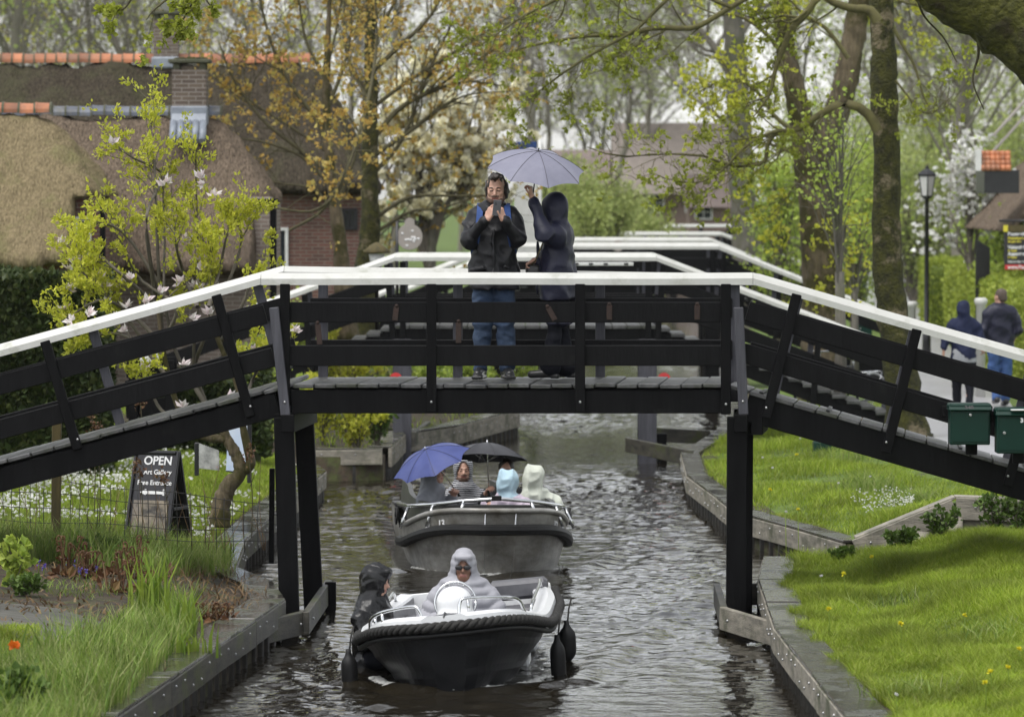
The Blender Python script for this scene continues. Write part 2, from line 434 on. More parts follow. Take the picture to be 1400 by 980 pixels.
M['jeans'] = cloth('blue_denim', (.042, .066, .115), (.024, .04, .075), rough=.85, c3=(.12, .16, .23), s3=2.2, t3=(.45, .85), b=.004, bs=30)
M['jeans2'] = cloth('bright_blue_denim', (.07, .13, .3), (.04, .08, .2), rough=.85)
M['dkpants'] = cloth('dark_trouser_cloth', (.008, .009, .014), rough=.8)
M['leather'] = pm('black_leather', (.01, .01, .01), (.018, .018, .018), 10, rough=.3, bump=.002)
M['bluestrap'] = cloth('blue_backpack_webbing', (.045, .09, .26), rough=.7)
M['pvc'] = pm('shiny_black_raincoat', (.006, .006, .0065), (.009, .009, .01), 6, rough=.27, bump=.01, bscale=14, spec=.4)
M['puffer'] = cloth('grey_quilted_nylon', (.38, .38, .41), (.31, .31, .34), rough=.45, b=.004)
M['greyhood'] = cloth('grey_hoodie_cloth', (.3, .31, .34), (.22, .23, .25), rough=.8)
M['greyhem'] = cloth('grey_cotton', (.33, .34, .36), rough=.8)
def stripem():
    m, t, b = new_mat('navy_white_stripe_cloth'); N, Lk = t.nodes, t.links
    tc = N.new('ShaderNodeTexCoord'); wv = N.new('ShaderNodeTexWave'); wv.wave_type = 'BANDS'; wv.bands_direction = 'Z'
    wv.inputs['Scale'].default_value = 16; wv.inputs['Distortion'].default_value = 1.2; wv.inputs['Detail'].default_value = 1
    r = N.new('ShaderNodeValToRGB'); r.color_ramp.interpolation = 'CONSTANT'
    r.color_ramp.elements[0].color = (.012, .013, .022, 1); r.color_ramp.elements[1].color = (.6, .6, .62, 1); r.color_ramp.elements[1].position = .7
    Lk.new(tc.outputs['Object'], wv.inputs[0]); Lk.new(wv.outputs[0], r.inputs[0]); Lk.new(r.outputs[0], b.inputs['Base Color'])
    b.inputs['Roughness'].default_value = .85
    return m
M['stripe'] = stripem()
def ponchom(name, c, tr):
    m = pm(name, c, tuple(x * .85 for x in c), 9, rough=.2, bump=.012, bscale=11)
    b = m.node_tree.nodes['Principled BSDF']
    b.inputs['Transmission Weight'].default_value = tr; b.inputs['IOR'].default_value = 1.15
    return m
M['ponb'] = ponchom('pale_blue_plastic_film', (.5, .68, .78), .1)
M['ponp'] = ponchom('pink_plastic_film', (.62, .53, .62), .1)
M['ponw'] = ponchom('whitish_plastic_film', (.66, .69, .6), .1)
M['umbg'] = cloth('grey_violet_umbrella_fabric', (.24, .24, .3), (.2, .2, .26), rough=.5, b=.001)
M['umbb'] = cloth('royal_blue_umbrella_fabric', (.07, .09, .25), (.055, .07, .2), rough=.45, b=.001)
M['umbk'] = cloth('charcoal_umbrella_fabric', (.05, .05, .055), (.035, .035, .04), rough=.45, b=.001)
M['red'] = pm('red_paint', (.6, .04, .04), (.5, .035, .035), 5, rough=.4)
M['orangep'] = pm('orange_paint', (.75, .2, .1), (.65, .16, .08), 5, rough=.5)
M['yellowp'] = pm('yellow_paint', (.7, .62, .05), (.6, .52, .04), 5, rough=.4)
M['limep'] = pm('lime_plastic', (.42, .62, .06), (.36, .55, .05), 5, rough=.4)
M['signblack'] = pm('black_sign_vinyl', (.016, .015, .018), (.022, .021, .024), 5, rough=.35, bump=.003, bscale=4)
M['signwhite'] = pm('white_lettering', (.8, .8, .8), (.75, .75, .75), 5, rough=.5)
M['fog'] = pm('frosted_lantern_glass', (.6, .6, .58), (.5, .5, .48), 3, rough=.3)
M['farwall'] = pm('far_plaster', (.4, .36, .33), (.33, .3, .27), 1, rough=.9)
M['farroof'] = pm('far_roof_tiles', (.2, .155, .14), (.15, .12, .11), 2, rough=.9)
M['farthatch'] = pm('hazy_far_thatch', (.25, .215, .19), (.2, .17, .15), 3, rough=.95)  # thatch colour made paler to carry the distance haze
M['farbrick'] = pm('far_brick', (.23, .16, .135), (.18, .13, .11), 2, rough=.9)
M['pic1'] = pm('printed_picture', (.3, .25, .18), (.03, .027, .025), 7, rough=.5, detail=3, c3=(.2, .17, .14), s3=9)
M['pic2'] = pm('printed_sky_picture', (.5, .6, .8), (.68, .75, .86), 4, rough=.3, detail=2)
M['pic3'] = pm('printed_garden_picture', (.55, .55, .53), (.2, .2, .2), 8, rough=.3, detail=4, c3=(.5, .2, .16), s3=7, t3=(.62, .66))
# ------------------------------------------------------------------ blended solids -> one continuous skin
class SDF:
    def __init__(self): self.P = []; self.disp = None
    def _add(self, fn, lo, hi, k, op, lab): self.P.append((fn, np.asarray(lo, float), np.asarray(hi, float), k, op, lab)); return self
    def cap(self, a, b, ra, rb=None, k=.03, op='+', lab=0, sq=None, q=None):
        """tapered capsule; sq = (sx,sy,sz) squeezes the section"""
        a = np.asarray(a, float); b = np.asarray(b, float); rb = ra if rb is None else rb
        s = np.ones(3) if sq is None else np.asarray(sq, float)
        A, Bb = a * s, b * s; ba = Bb - A; L2 = max(ba @ ba, 1e-12)
        sc = s.max(); qq = q
        def fn(p):
            q = p * s - A
            t = np.clip((q @ ba) / L2, 0, 1)
            d = (np.sqrt(((q - t[..., None] * ba) ** 2).sum(-1)) - (ra + (rb - ra) * t)) / sc
            if qq is not None:
                u = ((p - a) @ (b - a)) / math.sqrt(max((b - a) @ (b - a), 1e-9)); d = d + qq[0] * (1 - 2 * np.sqrt(np.abs(np.sin(u / qq[1] * math.pi + qq[2]))))
            return d
        r = max(ra, rb) / s
        return self._add(fn, np.minimum(a, b) - r, np.maximum(a, b) + r, k, op, lab)
    def chain(self, pts, rad, k=.02, lab=0, op='+', sq=None, q=None):
        for i in range(len(pts) - 1): self.cap(pts[i], pts[i + 1], rad[i], rad[i + 1], k, op, lab, sq, q)
        return self
    def ell(self, c, r, R=None, k=.03, op='+', lab=0):
        c = np.asarray(c, float); r = np.asarray(r, float); Rm = np.eye(3) if R is None else np.asarray(R)
        def fn(p):
            q = (p - c) @ Rm
            k0 = np.sqrt(((q / r) ** 2).sum(-1)); k1 = np.sqrt(((q / (r * r)) ** 2).sum(-1))
            return k0 * (k0 - 1) / np.maximum(k1, 1e-9)
        m = np.abs(Rm) @ r
        return self._add(fn, c - m, c + m, k, op, lab)
    def box(self, c, h, R=None, rd=.01, k=.02, op='+', lab=0):
        c = np.asarray(c, float); h = np.asarray(h, float) - rd; Rm = np.eye(3) if R is None else np.asarray(R)
        def fn(p):
            q = np.abs((p - c) @ Rm) - h
            return np.sqrt((np.maximum(q, 0) ** 2).sum(-1)) + np.minimum(q.max(-1), 0) - rd
        m = np.abs(Rm) @ (h + rd)
        return self._add(fn, c - m, c + m, k, op, lab)
    def planes(self, pl, lo, hi, k=.3, op='+', lab=0):
        """smooth intersection of half spaces (point, outward normal)"""
        pl = [(np.asarray(p, float), nrm(n)) for p, n in pl]
        def fn(p):
            d = None
            for q, n in pl:
                e = (p - q) @ n
                if d is None: d = e
                else:
                    h = np.maximum(k - np.abs(d - e), 0) / k
                    d = np.maximum(d, e) + h * h * k * .25
            return d
        return self._add(fn, lo, hi, .05, op, lab)
    def mesh(self, h):
        lo = np.min([q[1] for q in self.P if q[4] == '+'], 0) - 3 * h; hi = np.max([q[2] for q in self.P if q[4] == '+'], 0) + 3 * h
        n = np.ceil((hi - lo) / h).astype(int) + 1
        F = np.full(n, 1.0, np.float32)
        ax = [lo[i] + np.arange(n[i]) * h for i in range(3)]
        for fn, a, b, k, op, lab in self.P:
            mg = k + 4 * h
            i0 = np.clip(np.floor((a - mg - lo) / h).astype(int), 0, n - 1); i1 = np.clip(np.ceil((b + mg - lo) / h).astype(int) + 1, 1, n)
            if np.any(i1 <= i0): continue
            X = np.stack(np.meshgrid(*[ax[i][i0[i]:i1[i]] for i in range(3)], indexing='ij'), -1)
            d = fn(X); sl = tuple(slice(i0[i], i1[i]) for i in range(3)); f = F[sl]
            if op == '+':
                hh = np.maximum(k - np.abs(f - d), 0) / k; F[sl] = np.minimum(f, d) - hh * hh * k * .25
            else:
                hh = np.maximum(k - np.abs(f + d), 0) / k; F[sl] = np.maximum(f, -d) + hh * hh * k * .25
        if self.disp is not None:
            I = np.argwhere(np.abs(F) < .12)
            if len(I): F[tuple(I.T)] += self.disp(lo + I * h)
        F[0] = F[-1] = 1; F[:, 0] = F[:, -1] = 1; F[:, :, 0] = F[:, :, -1] = 1
        s = F < 0
        c = sum(s[i:n[0] - 1 + i, j:n[1] - 1 + j, k:n[2] - 1 + k].astype(np.int8) for i in (0, 1) for j in (0, 1) for k in (0, 1))
        act = (c > 0) & (c < 8); idx = np.argwhere(act)
        vid = np.full(act.shape, -1, np.int64); vid[act] = np.arange(len(idx))
        acc = np.zeros((len(idx), 3)); cnt = np.zeros(len(idx))
        cr = [(i, j, k) for i in (0, 1) for j in (0, 1) for k in (0, 1)]
        vals = {q: F[idx[:, 0] + q[0], idx[:, 1] + q[1], idx[:, 2] + q[2]] for q in cr}
        for a in cr:
            for d in range(3):
                if a[d] == 0:
                    b = list(a); b[d] = 1; b = tuple(b)
                    fa, fb = vals[a], vals[b]; m = (fa < 0) != (fb < 0)
                    t = np.where(m, fa / np.where(m, fa - fb, 1), 0)
                    pt = np.array(a)[None, :] + t[:, None] * (np.array(b) - np.array(a))[None, :]
                    acc[m] += pt[m]; cnt[m] += 1
        V = lo + (idx + acc / cnt[:, None]) * h
        Q = []
        for d in range(3):
            e1, e2 = (d + 1) % 3, (d + 2) % 3
            sa = [slice(None)] * 3; sb = [slice(None)] * 3
            sa[d] = slice(0, n[d] - 1); sb[d] = slice(1, n[d])
            A, Bq = s[tuple(sa)], s[tuple(sb)]
            I = np.argwhere(A != Bq)
            I = I[(I[:, e1] > 0) & (I[:, e2] > 0) & (I[:, e1] < n[e1] - 1) & (I[:, e2] < n[e2] - 1)]
            ins = A[tuple(I.T)]
            def v(o1, o2):
                J = I.copy(); J[:, e1] -= o1; J[:, e2] -= o2; return vid[tuple(J.T)]
            q = np.stack([v(1, 1), v(0, 1), v(0, 0), v(1, 0)], 1)
            q[~ins] = q[~ins][:, ::-1]
            Q.append(q)
        return V, np.concatenate(Q)
    def labels(self, C):
        best = np.full(len(C), 9.); lab = np.zeros(len(C), int)
        for fn, a, b, k, op, l in self.P:
            if op != '+': continue
            d = fn(C); m = d < best; best[m] = d[m]; lab[m] = l
        return lab
    def build(self, name, mats, h, parent=None, local=True, xf=None, smooth=True, **kw):
        V, Q = self.mesh(h)
        mats = mats if isinstance(mats, list) else [mats]
        lab = self.labels(V[Q].mean(1)) if len(mats) > 1 else np.zeros(len(Q), int)
        if xf is not None: V = xf(V)
        mb = MB(); mb.raw(V, Q, 0, smooth); mb.M[-1] = lab
        return mb.build(name, mats, parent, local=local, **kw)
# ------------------------------------------------------------------ ground, canal, path
XLp = np.array([(0, -2.9), (20, -2.9), (33.3, -2.69), (40.6, -2.15), (42.6, -2.0), (44.5, -2.2), (46.2, -2.62), (49.8, -2.72), (54.9, -2.6), (61.9, -2.37), (63.0, -2.5), (65.6, -2.72),
                (65.8, -1.71), (70, -1.55), (72, -.86), (77.4, .06), (88, 0.0), (110, .6), (140, 2.8), (180, 5.5), (230, 10), (420, 34)])
XRp = np.array([(0, 2.3), (20, 2.3), (33.3, 2.28), (39.9, 2.16), (44.7, 2.27), (47.4, 2.45), (47.6, 9.0), (49.4, 9.0), (49.6, 3.35), (54.2, 2.47), (61.1, 2.2), (66.1, 2.3), (72, 3.0), (79, 3.5),
                (88, 3.8), (110, 4.6), (140, 6.1), (180, 9), (230, 14), (420, 38)])
def XL(y): return np.interp(y, XLp[:, 0], XLp[:, 1])
def XR(y): return np.interp(y, XRp[:, 0], XRp[:, 1])
def pathL(y): return np.interp(y, [0, 38, 44, 50, 60, 63, 96.7, 150, 230, 420], [9, 8.2, 7.5, 6.5, 5.1, 5.05, 7.3, 10.9, 17, 40])
def hL(x, y, d):
    base = .33 + .2 * smoothstep(.25, 1.4, d) + .12 * smoothstep(2, 8, d)
    return base + .03 * wob(np.stack([x, y, 0 * x], -1), .35, 5) * smoothstep(.2, 1, d)
def hR(x, y, d):
    mid = smoothstep(47, 50, y)
    base = .33 + (.24 - .1 * mid) * smoothstep(.35, 2.2, d) + (.1 - .07 * mid) * smoothstep(2, 7, d)
    return base + (.035 * wob(np.stack([x, y, 0 * x], -1), .3, 5)) * smoothstep(.3, 1.2, d)
def landz(x, y):
    x = np.asarray(x, float); y = np.asarray(y, float)
    dl = XL(y) - x; dr = x - XR(y)
    return np.where(dl > -0.02, hL(x, y, np.maximum(dl, 0)), np.where(dr > -0.02, hR(x, y, np.maximum(dr, 0)), -.3))

ys = [np.arange(16, 33, 1.0), np.arange(33, 80, .35), np.arange(80, 150, 1.5), np.arange(150, 420, 8), XLp[:, 0], XRp[:, 0], np.array([600., 1200.])]
ys = np.unique(np.round(np.concatenate(ys), 3)); ys = ys[ys >= 16]
ds = np.array([0, .02, .1, .2, .3, .42, .6, .8, 1.05, 1.35, 1.7, 2.1, 2.6, 3.2, 4, 5, 6.5, 8.5, 12, 18, 30, 60, 140, 400])
mb = MB()
for side in (-1, 1):
    E = (XL if side < 0 else XR)(ys)
    X = E[:, None] + side * ds[None, :]; Yg = np.broadcast_to(ys[:, None], X.shape)
    h = (hL if side < 0 else hR)
    Z = h(X, Yg, np.broadcast_to(ds, X.shape))
    skirt = np.stack([E, ys, np.full_like(E, -.8)], -1)[:, None, :]
    V = np.concatenate([skirt, np.stack([X, Yg, Z], -1)], 1)
    m, n = V.shape[:2]
    i = np.arange(m - 1)[:, None] * n; j = np.arange(n - 1)[None, :]
    q = np.stack([i + j, i + j + 1, i + n + j + 1, i + n + j], -1).reshape(-1, 4)
    if side > 0: pass
    else: q = q[:, ::-1]
    dcol = np.concatenate([[0], ds]); dq = np.broadcast_to(dcol[:-1][None, :], (m - 1, n - 1)).ravel()
    yq = np.broadcast_to(ys[:-1][:, None], (m - 1, n - 1)).ravel()
    mi = np.where(dq < .4, 1, 0)
    if side < 0: mi = np.where((yq < 47) | ((yq > 65.5) & (yq < 90) & (dq < 5)), 1, mi)
    mb.L.append((q + mb.n).ravel()); mb.T.append(np.full(len(q), 4)); mb.M.append(mi); mb.Sm.append(np.full(len(q), True))
    mb.V.append(V.reshape(-1, 3)); mb.n += m * n
ground = mb.build('ground', [M['turf'], M['soil']], kind='structure')

# path on the right bank, following the ground
py_ = np.unique(np.concatenate([np.arange(30, 110, 1.0), np.arange(110, 420, 6)]))
rr = []
for t in np.linspace(0, 1, 5):
    x = pathL(py_) + t * np.interp(py_, [30, 60, 75, 114, 420], [2.2, 2.0, 1.75, 1.3, 1.3])
    rr.append(np.stack([x, py_, landz(x, py_) + .05 + .02 * math.sin(t * math.pi)], -1))
mb = MB(); mb.rings(rr, closed=False, caps=False, smooth=True)
mb.build('path', M['asph'], kind='structure')
# small brick path in the left garden
mb = MB()
rr = []
pa = np.array([G(-60, 815, .56)[:2], G(60, 822, .56)[:2], G(120, 835, .56)[:2], G(180, 838, .55)[:2]])
pb = np.array([G(-60, 855, .56)[:2], G(20, 862, .56)[:2], G(40, 905, .56)[:2], G(90, 900, .55)[:2]])
for t in np.linspace(0, 1, 6):
    p = spline(np.c_[pa * (1 - t) + pb * t, np.zeros(4)], 24)
    p[:, 2] = landz(p[:, 0], p[:, 1]) + .012
    rr.append(p)
mb.rings(rr, closed=False, caps=False)
mb.build('garden_path', M['pavers'], kind='structure')

# water: real ripples and the two boats' wakes
BOAT1 = (-.45, 38.3); BOAT2 = (-.28, 49.7)
xs = np.concatenate([np.arange(-3.4, 4.6, .045), np.linspace(4.6, 40, 30)])
yy = [26.]
while yy[-1] < 120: yy.append(yy[-1] + max(.04, yy[-1] * .0014))
yy = np.concatenate([yy, np.arange(121, 420, 6)])
Xw, Yw = np.meshgrid(xs, yy)
rg = np.random.default_rng(11)
Z = np.zeros_like(Xw)
for i in range(46):
    lam = .11 * (6.5 ** rg.random()); th = rg.normal(0, .75) + (math.pi / 2 if rg.random() < .7 else 0.4)
    k = 6.283 / lam; amp = .0022 * lam ** 0.8 * (2.2 if lam < .35 else 1.5)
    Z += amp * np.sin(k * (Xw * math.cos(th) + Yw * math.sin(th)) + rg.uniform(0, 6.28))
pat = wob(np.stack([Xw, Yw * .5, 0 * Xw], -1), .22, 6, 3)
Z *= np.clip(.8 + .65 * pat, .25, 1.7)
for (bx, by), bw, ln in ((BOAT1, .8, 4.6), (BOAT2, .85, 6.0)):
    s = Yw - by; t = np.abs(Xw - bx - .05 * s)
    front = bw * np.clip((s + .25) / 1.0, 0, 1) + .3 * np.maximum(s, 0) * .36
    fade = np.exp(-np.maximum(s, 0) / 7) * smoothstep(-.4, .1, s)
    Z += .03 * fade * np.exp(-((t - front) / .16) ** 2)
    Z += .014 * fade * np.cos((t - front) * 11) * np.exp(-((t - front - .25) / .5) ** 2)
    stern = smoothstep(ln - .3, ln + .6, s) * np.exp(-np.maximum(s - ln, 0) / 4) * np.exp(-(t / .8) ** 2)
    Z += .018 * stern * np.sin(s * 7 + 3 * np.cos(Xw * 5))
Z *= .95 * np.clip(1.25 - Yw / 170, .15, 1)
mb = MB(); m, n = Xw.shape
i = np.arange(m - 1)[:, None] * n; j = np.arange(n - 1)[None, :]
mb.raw(np.stack([Xw, Yw, Z], -1).reshape(-1, 3), np.stack([i + j, i + j + 1, i + n + j + 1, i + n + j], -1).reshape(-1, 4), smooth=True)
def waterm():
    m, t, b = new_mat('dark_canal_water'); N, Lk = t.nodes, t.links
    b.inputs['Base Color'].default_value = (.017, .014, .009, 1); b.inputs['Roughness'].default_value = .05; b.inputs['IOR'].default_value = 1.5
    tc = N.new('ShaderNodeTexCoord'); n1 = N.new('ShaderNodeTexNoise'); n1.inputs['Scale'].default_value = 9; n1.inputs['Detail'].default_value = 4
    Lk.new(tc.outputs['Object'], n1.inputs[0])
    bp = N.new('ShaderNodeBump'); bp.inputs['Distance'].default_value = .008; Lk.new(n1.outputs[0], bp.inputs['Height']); Lk.new(bp.outputs[0], b.inputs['Normal'])
    return m
mb.build('water', waterm(), kind='structure')

# ------------------------------------------------------------------ timber quays
def quay(name, label, pts, side, zt=.345, hb=.2, bm='quay', cap=.3, group=None, pile=.42, capm='quaytop'):
    """side=+1: water lies to +X of the line (left bank)"""
    pts = [np.array(p, float) for p in pts]
    root = empty(name, (pts[0][0], pts[0][1], 0), label, 'quay', group)
    for a, b in zip(pts[:-1], pts[1:]):
        d = nrm(np.array([b[0] - a[0], b[1] - a[1], 0])); nw = np.array([d[1], -d[0], 0]) * side
        a3 = np.array([a[0], a[1], 0]); b3 = np.array([b[0], b[1], 0]); L = np.linalg.norm(b3 - a3)
        mb = MB(); o = nw * .035
        nseg = max(1, int(round(L / 2.4)))
        for k in range(nseg):
            u, v = k / nseg, (k + 1) / nseg
            z0 = zt - hb / 2 + rng.normal(0, .006); z1 = zt - hb / 2 + rng.normal(0, .006)
            mb.beam(a3 + (b3 - a3) * u + d * .004 + o + (0, 0, z0), a3 + (b3 - a3) * v - d * .004 + o + (0, 0, z1), .05, hb)
            for q in np.arange(.2, (v - u) * L - .05, .45):
                c = a3 + (b3 - a3) * u + d * q + o + nw * .027 + (0, 0, zt - hb * (.3 + .4 * (int(q * 10) % 2)))
                mb.ell(c, (.011, .011, .011), 6, mat=1)
        mb.build('fascia_board', [M[bm], M['bolt']], root)
        if cap:
            mb = MB(); nl = nw * (-cap / 2 + .05)
            for k in range(nseg):
                u, v = k / nseg, (k + 1) / nseg
                mb.beam(a3 + (b3 - a3) * u + nl + d * .003 + (0, 0, zt + .012), a3 + (b3 - a3) * v + nl - d * .003 + (0, 0, zt + .012 + rng.normal(0, .004)), cap, .03)
            mb.build('cap_plank', M[capm], root)
        for q in np.arange(.2, L, pile):
            c = a3 + d * q - nw * .03
            mb = MB(); r = .06 + .012 * rng.random()
            mb.lathe([(r, -.5), (r, .1), (r * .97, zt - hb * .55)], 8, c)
            mb.build('pile', M['pile'], root)
        mb = MB(); mb.beam(a3 - nw * .11 + (0, 0, -.2), b3 - nw * .11 + (0, 0, -.2), .03, .9); mb.build('back_planking', M['pile'], root)
    return root
def seg(tab, y0, y1):
    return [(x, y) for y, x in tab if y0 <= y <= y1]
quay('timber_quay', 'dark wet timber quay edging the left garden bed in front of the bridge', [(-2.75, 30)] + seg(XLp, 33, 43), 1, bm='quayd')
quay('timber_quay', 'short quay board beside the wire fence behind the left bridge legs', seg(XLp, 42.5, 55), 1, bm='quayd')
quay('timber_quay', 'grey quay edge of the flower lawn running up to the planted corner', seg(XLp, 54.8, 63.1), 1)
quay('timber_quay', 'straight grey quay front below the yellow green shrubs', [(-2.72, 65.75), (-1.71, 65.75)], 1, zt=.42)
quay('timber_quay', 'slanting grey quay running back from the second bridge on the left bank', [(-1.66, 66.2), (-1.55, 70), (-.86, 72), (.06, 77.4), (0, 88)], 1, zt=.42, hb=.26)
quay('timber_quay', 'timber quay edging the near right lawn with a wet grey top', [(2.28, 30)] + seg(XRp, 33, 47.4), -1, bm='quay', cap=.3)
quay('timber_quay', 'curved grey quay below the right lawn with round piles under it', seg(XRp, 49.6, 72), -1, bm='quay', cap=.24)
quay('timber_quay', 'far right quay behind the second bridge', seg(XRp, 72, 110), -1, bm='quayd', pile=1.0)
quay('timber_quay', 'far left quay behind the second bridge', [(0, 88), (.6, 110), (2.8, 140)], 1, bm='quayd', pile=1.5)
# raised retaining wall closing the right lawn towards the camera
root = empty('timber_retaining_wall', (3.4, 49.3, 0), 'grey timber retaining wall with a sloping top plank below the right lawn', 'wall')
A_, B_, C_ = G(1168, 738, .38), P(1306, 684, 49.3), P(1460, 690, 49.3)
A_[1] = 49.3
mb = MB()
mb.beam(A_ + (0, 0, -.08), B_ + (0, 0, -.08), .05, .2); mb.beam(B_ + (.005, 0, -.08), C_ + (0, 0, -.08), .05, .22)
for p in (A_ + (B_ - A_) * .15, A_ + (B_ - A_) * .45, A_ + (B_ - A_) * .8, B_ + (.2, 0, 0)): mb.ell(p + (0, -.028, -.07), (.013,) * 3, 6, mat=1)
mb.build('fascia_board', [M['quay'], M['bolt']], root)
mb = MB(); mb.beam(A_ + (0, .12, .03), B_ + (0, .12, .03), .26, .03); mb.beam(B_ + (.005, .12, .03), C_ + (0, .12, .03), .26, .03); mb.build('cap_plank', M['quay'], root)
mb = MB()
x = A_[0] + .75
while x < 6.2:
    zt = np.interp(x, [A_[0], B_[0]], [A_[2], B_[2]]) - .16
    mb.beam((x, 49.36, -.4), (x, 49.36, zt), .19, .04, up=(0, 1, 0)); x += .2
mb.build('upright_planking', M['quay'], root)
for px in (1213, 1260, 1306):
    mb = MB(); p = P(px, 700, 49.27); zt = np.interp(p[0], [A_[0], B_[0]], [A_[2], B_[2]]) - .17
    mb.lathe([(.075, -.5), (.075, zt)], 9, (p[0], 49.27, 0)); mb.build('pile', M['quay'], root)
# the bank behind that wall is filled up to its top
mb = MB()
rr = []
for t in np.linspace(0, 1, 8):
    y = 49.42 + t * 4.5
    xx = np.linspace(3.4, 9, 20)
    zz = np.interp(xx, [A_[0], B_[0], 9], [A_[2], B_[2], B_[2]]) - .01
    zz = zz * (1 - smoothstep(0, 1, t)) + (landz(xx, np.full_like(xx, max(y, 50))) - .02) * smoothstep(0, 1, t)
    rr.append(np.stack([xx, np.full_like(xx, y), zz], -1))
mb.rings(rr, closed=False, caps=False, smooth=True); mb.build('ground_bank', M['turf'], kind='structure')
_bank = (A_, B_)
def landz2(x, y):
    z = landz(x, y)
    x = np.asarray(x, float); y = np.asarray(y, float)
    t = np.clip((y - 49.42) / 4.5, 0, 1)
    zb = np.interp(x, [A_[0], B_[0], 9], [A_[2], B_[2], B_[2]]) - .01
    w_ = smoothstep(0, 1, t)
    zz = zb * (1 - w_) + (z - .02) * w_
    return np.where((y > 49.42) & (y < 53.9) & (x > 3.4) & (x < 9), np.maximum(z, zz), z)

# ------------------------------------------------------------------ blades
def blades(mb, x, y, z, h, wd, lean=.35, mat=0, rg=rng, stiff=.5):
    n = len(x)
    a = rg.uniform(0, 6.283, n); b = rg.uniform(0, 6.283, n)
    hh = h * rg.uniform(.6, 1.3, n); ln = lean * rg.uniform(.2, 1.5, n) * hh
    base = np.stack([x, y, z], -1); sd = np.stack([np.cos(a), np.sin(a), 0 * a], -1) * (wd * rg.uniform(.7, 1.3, n) / 2)[:, None]
    tl = np.stack([np.cos(b), np.sin(b), 0 * b], -1) * ln[:, None]
    up = np.array([0, 0, 1.])
    midp = base + up * (hh * .55)[:, None] + tl * (stiff * .5)
    tip = base + up * hh[:, None] + tl
    V = np.stack([base - sd, base + sd, midp + sd * .75, midp - sd * .75, tip], 1).reshape(-1, 3)
    k = np.arange(n)[:, None] * 5
    b0 = mb.n
    q = np.concatenate([k + 0, k + 1, k + 2, k + 3], 1); t3 = np.concatenate([k + 3, k + 2, k + 4], 1)
    mb.raw(V, q, mat)
    mb.L.append((t3 + b0).ravel()); mb.T.append(np.full(n, 3)); mb.M.append(np.full(n, mat)); mb.Sm.append(np.full(n, False))
def scatter(n, x0, x1, y0, y1, keep, rg=rng):
    x = rg.uniform(x0, x1, n); y = rg.uniform(y0, y1, n); k = keep(x, y); return x[k], y[k]
def leaves(mb, c, size, rg=rng, d=None, flat=0., asp=.45, mat=0, spread=1.):
    """diamond leaves folded along the midrib"""
    c = np.asarray(c, float); n = len(c)
    if n == 0: return
    v = rg.normal(size=(n, 3)); v[:, 2] *= (1 - flat)
    if d is not None: v = v * spread + np.asarray(d)
    v /= np.maximum(np.linalg.norm(v, axis=1, keepdims=True), 1e-6)
    s = np.cross(v, rg.normal(size=(n, 3))); s /= np.maximum(np.linalg.norm(s, axis=1, keepdims=True), 1e-6)
    nn = np.cross(v, s)
    sz = (size * rg.uniform(.6, 1.35, n))[:, None]
    a = c; tip = c + v * sz; m1 = c + v * sz * .5
    V = np.stack([a, m1 + s * sz * asp + nn * sz * .12, tip, m1 - s * sz * asp + nn * sz * .12], 1).reshape(-1, 3)
    k = np.arange(n)[:, None] * 4
    b0 = mb.n
    mb.raw(V, np.concatenate([k, k + 1, k + 2], 1), mat)
    t2 = np.concatenate([k, k + 2, k + 3], 1)
    mb.L.append((t2 + b0).ravel()); mb.T.append(np.full(n, 3)); mb.M.append(np.full(n, mat)); mb.Sm.append(np.full(n, False))

def infr(x, y, m=60):
    px = 700 + x / y * FPX
    return (px > -m) & (px < 1400 + m)
# lawns
g = MB()
x, y = scatter(230000, 2.3, 5.2, 31, 47.3, lambda x, y: (x > XR(y) + .2 + .13 * wob(np.stack([x, y, 0 * x], -1), 1.2, 4)) & infr(x, y))
cl = wob(np.stack([x, y, 0 * x], -1), .9, 6, 2)
blades(g, x, y, landz(x, y) - .01, .085 + .045 * np.clip(cl, -1, 1.3), .0062, .8)
g.build('grass', M['grass'], kind='stuff')
g = MB()
x, y = scatter(150000, 2.4, 9, 49.5, 80, lambda x, y: (x > XR(y) + .22) & (x < pathL(y) - .05 + .1 * wob(np.stack([x, y, 0 * x], -1), .8, 4)) & infr(x, y))
cl = wob(np.stack([x, y, 0 * x], -1), .7, 6, 2)
blades(g, x, y, landz2(x, y) - .01, .08 + .06 * np.clip(cl, -1, 1.4), .009, .7)
g.build('grass', M['grass'], kind='stuff')
g = MB()
x, y = scatter(120000, -8, -2.6, 47, 65, lambda x, y: (x < XL(y) - .3) & infr(x, y))
blades(g, x, y, landz(x, y) - .01, .09, .009, .6)
x, y = scatter(90000, -6, -3.3, 34, 41, lambda x, y: (700 + x / y * FPX < 60) & infr(x, y))
z = landz(x, y); pyy = 255 + (CAMZ - z) / y * FPX
k = (pyy > 858) & (pyy < 905) & (700 + x / y * FPX < 55 - (pyy - 858) * .2)
blades(g, x[k], y[k], z[k] - .01, .05, .008, .6)
x, y = scatter(90000, 10, 60, 60, 200, lambda x, y: (x > pathL(y) + 2) & infr(x, y))
blades(g, x, y, landz(x, y) - .01, .12, .03, .6)
x, y = scatter(30000, -12, 1, 66, 120, lambda x, y: (x < XL(y) - .3) & infr(x, y))
blades(g, x, y, landz(x, y) - .01, .12, .02, .6)
g.build('grass', M['grass'], kind='stuff')
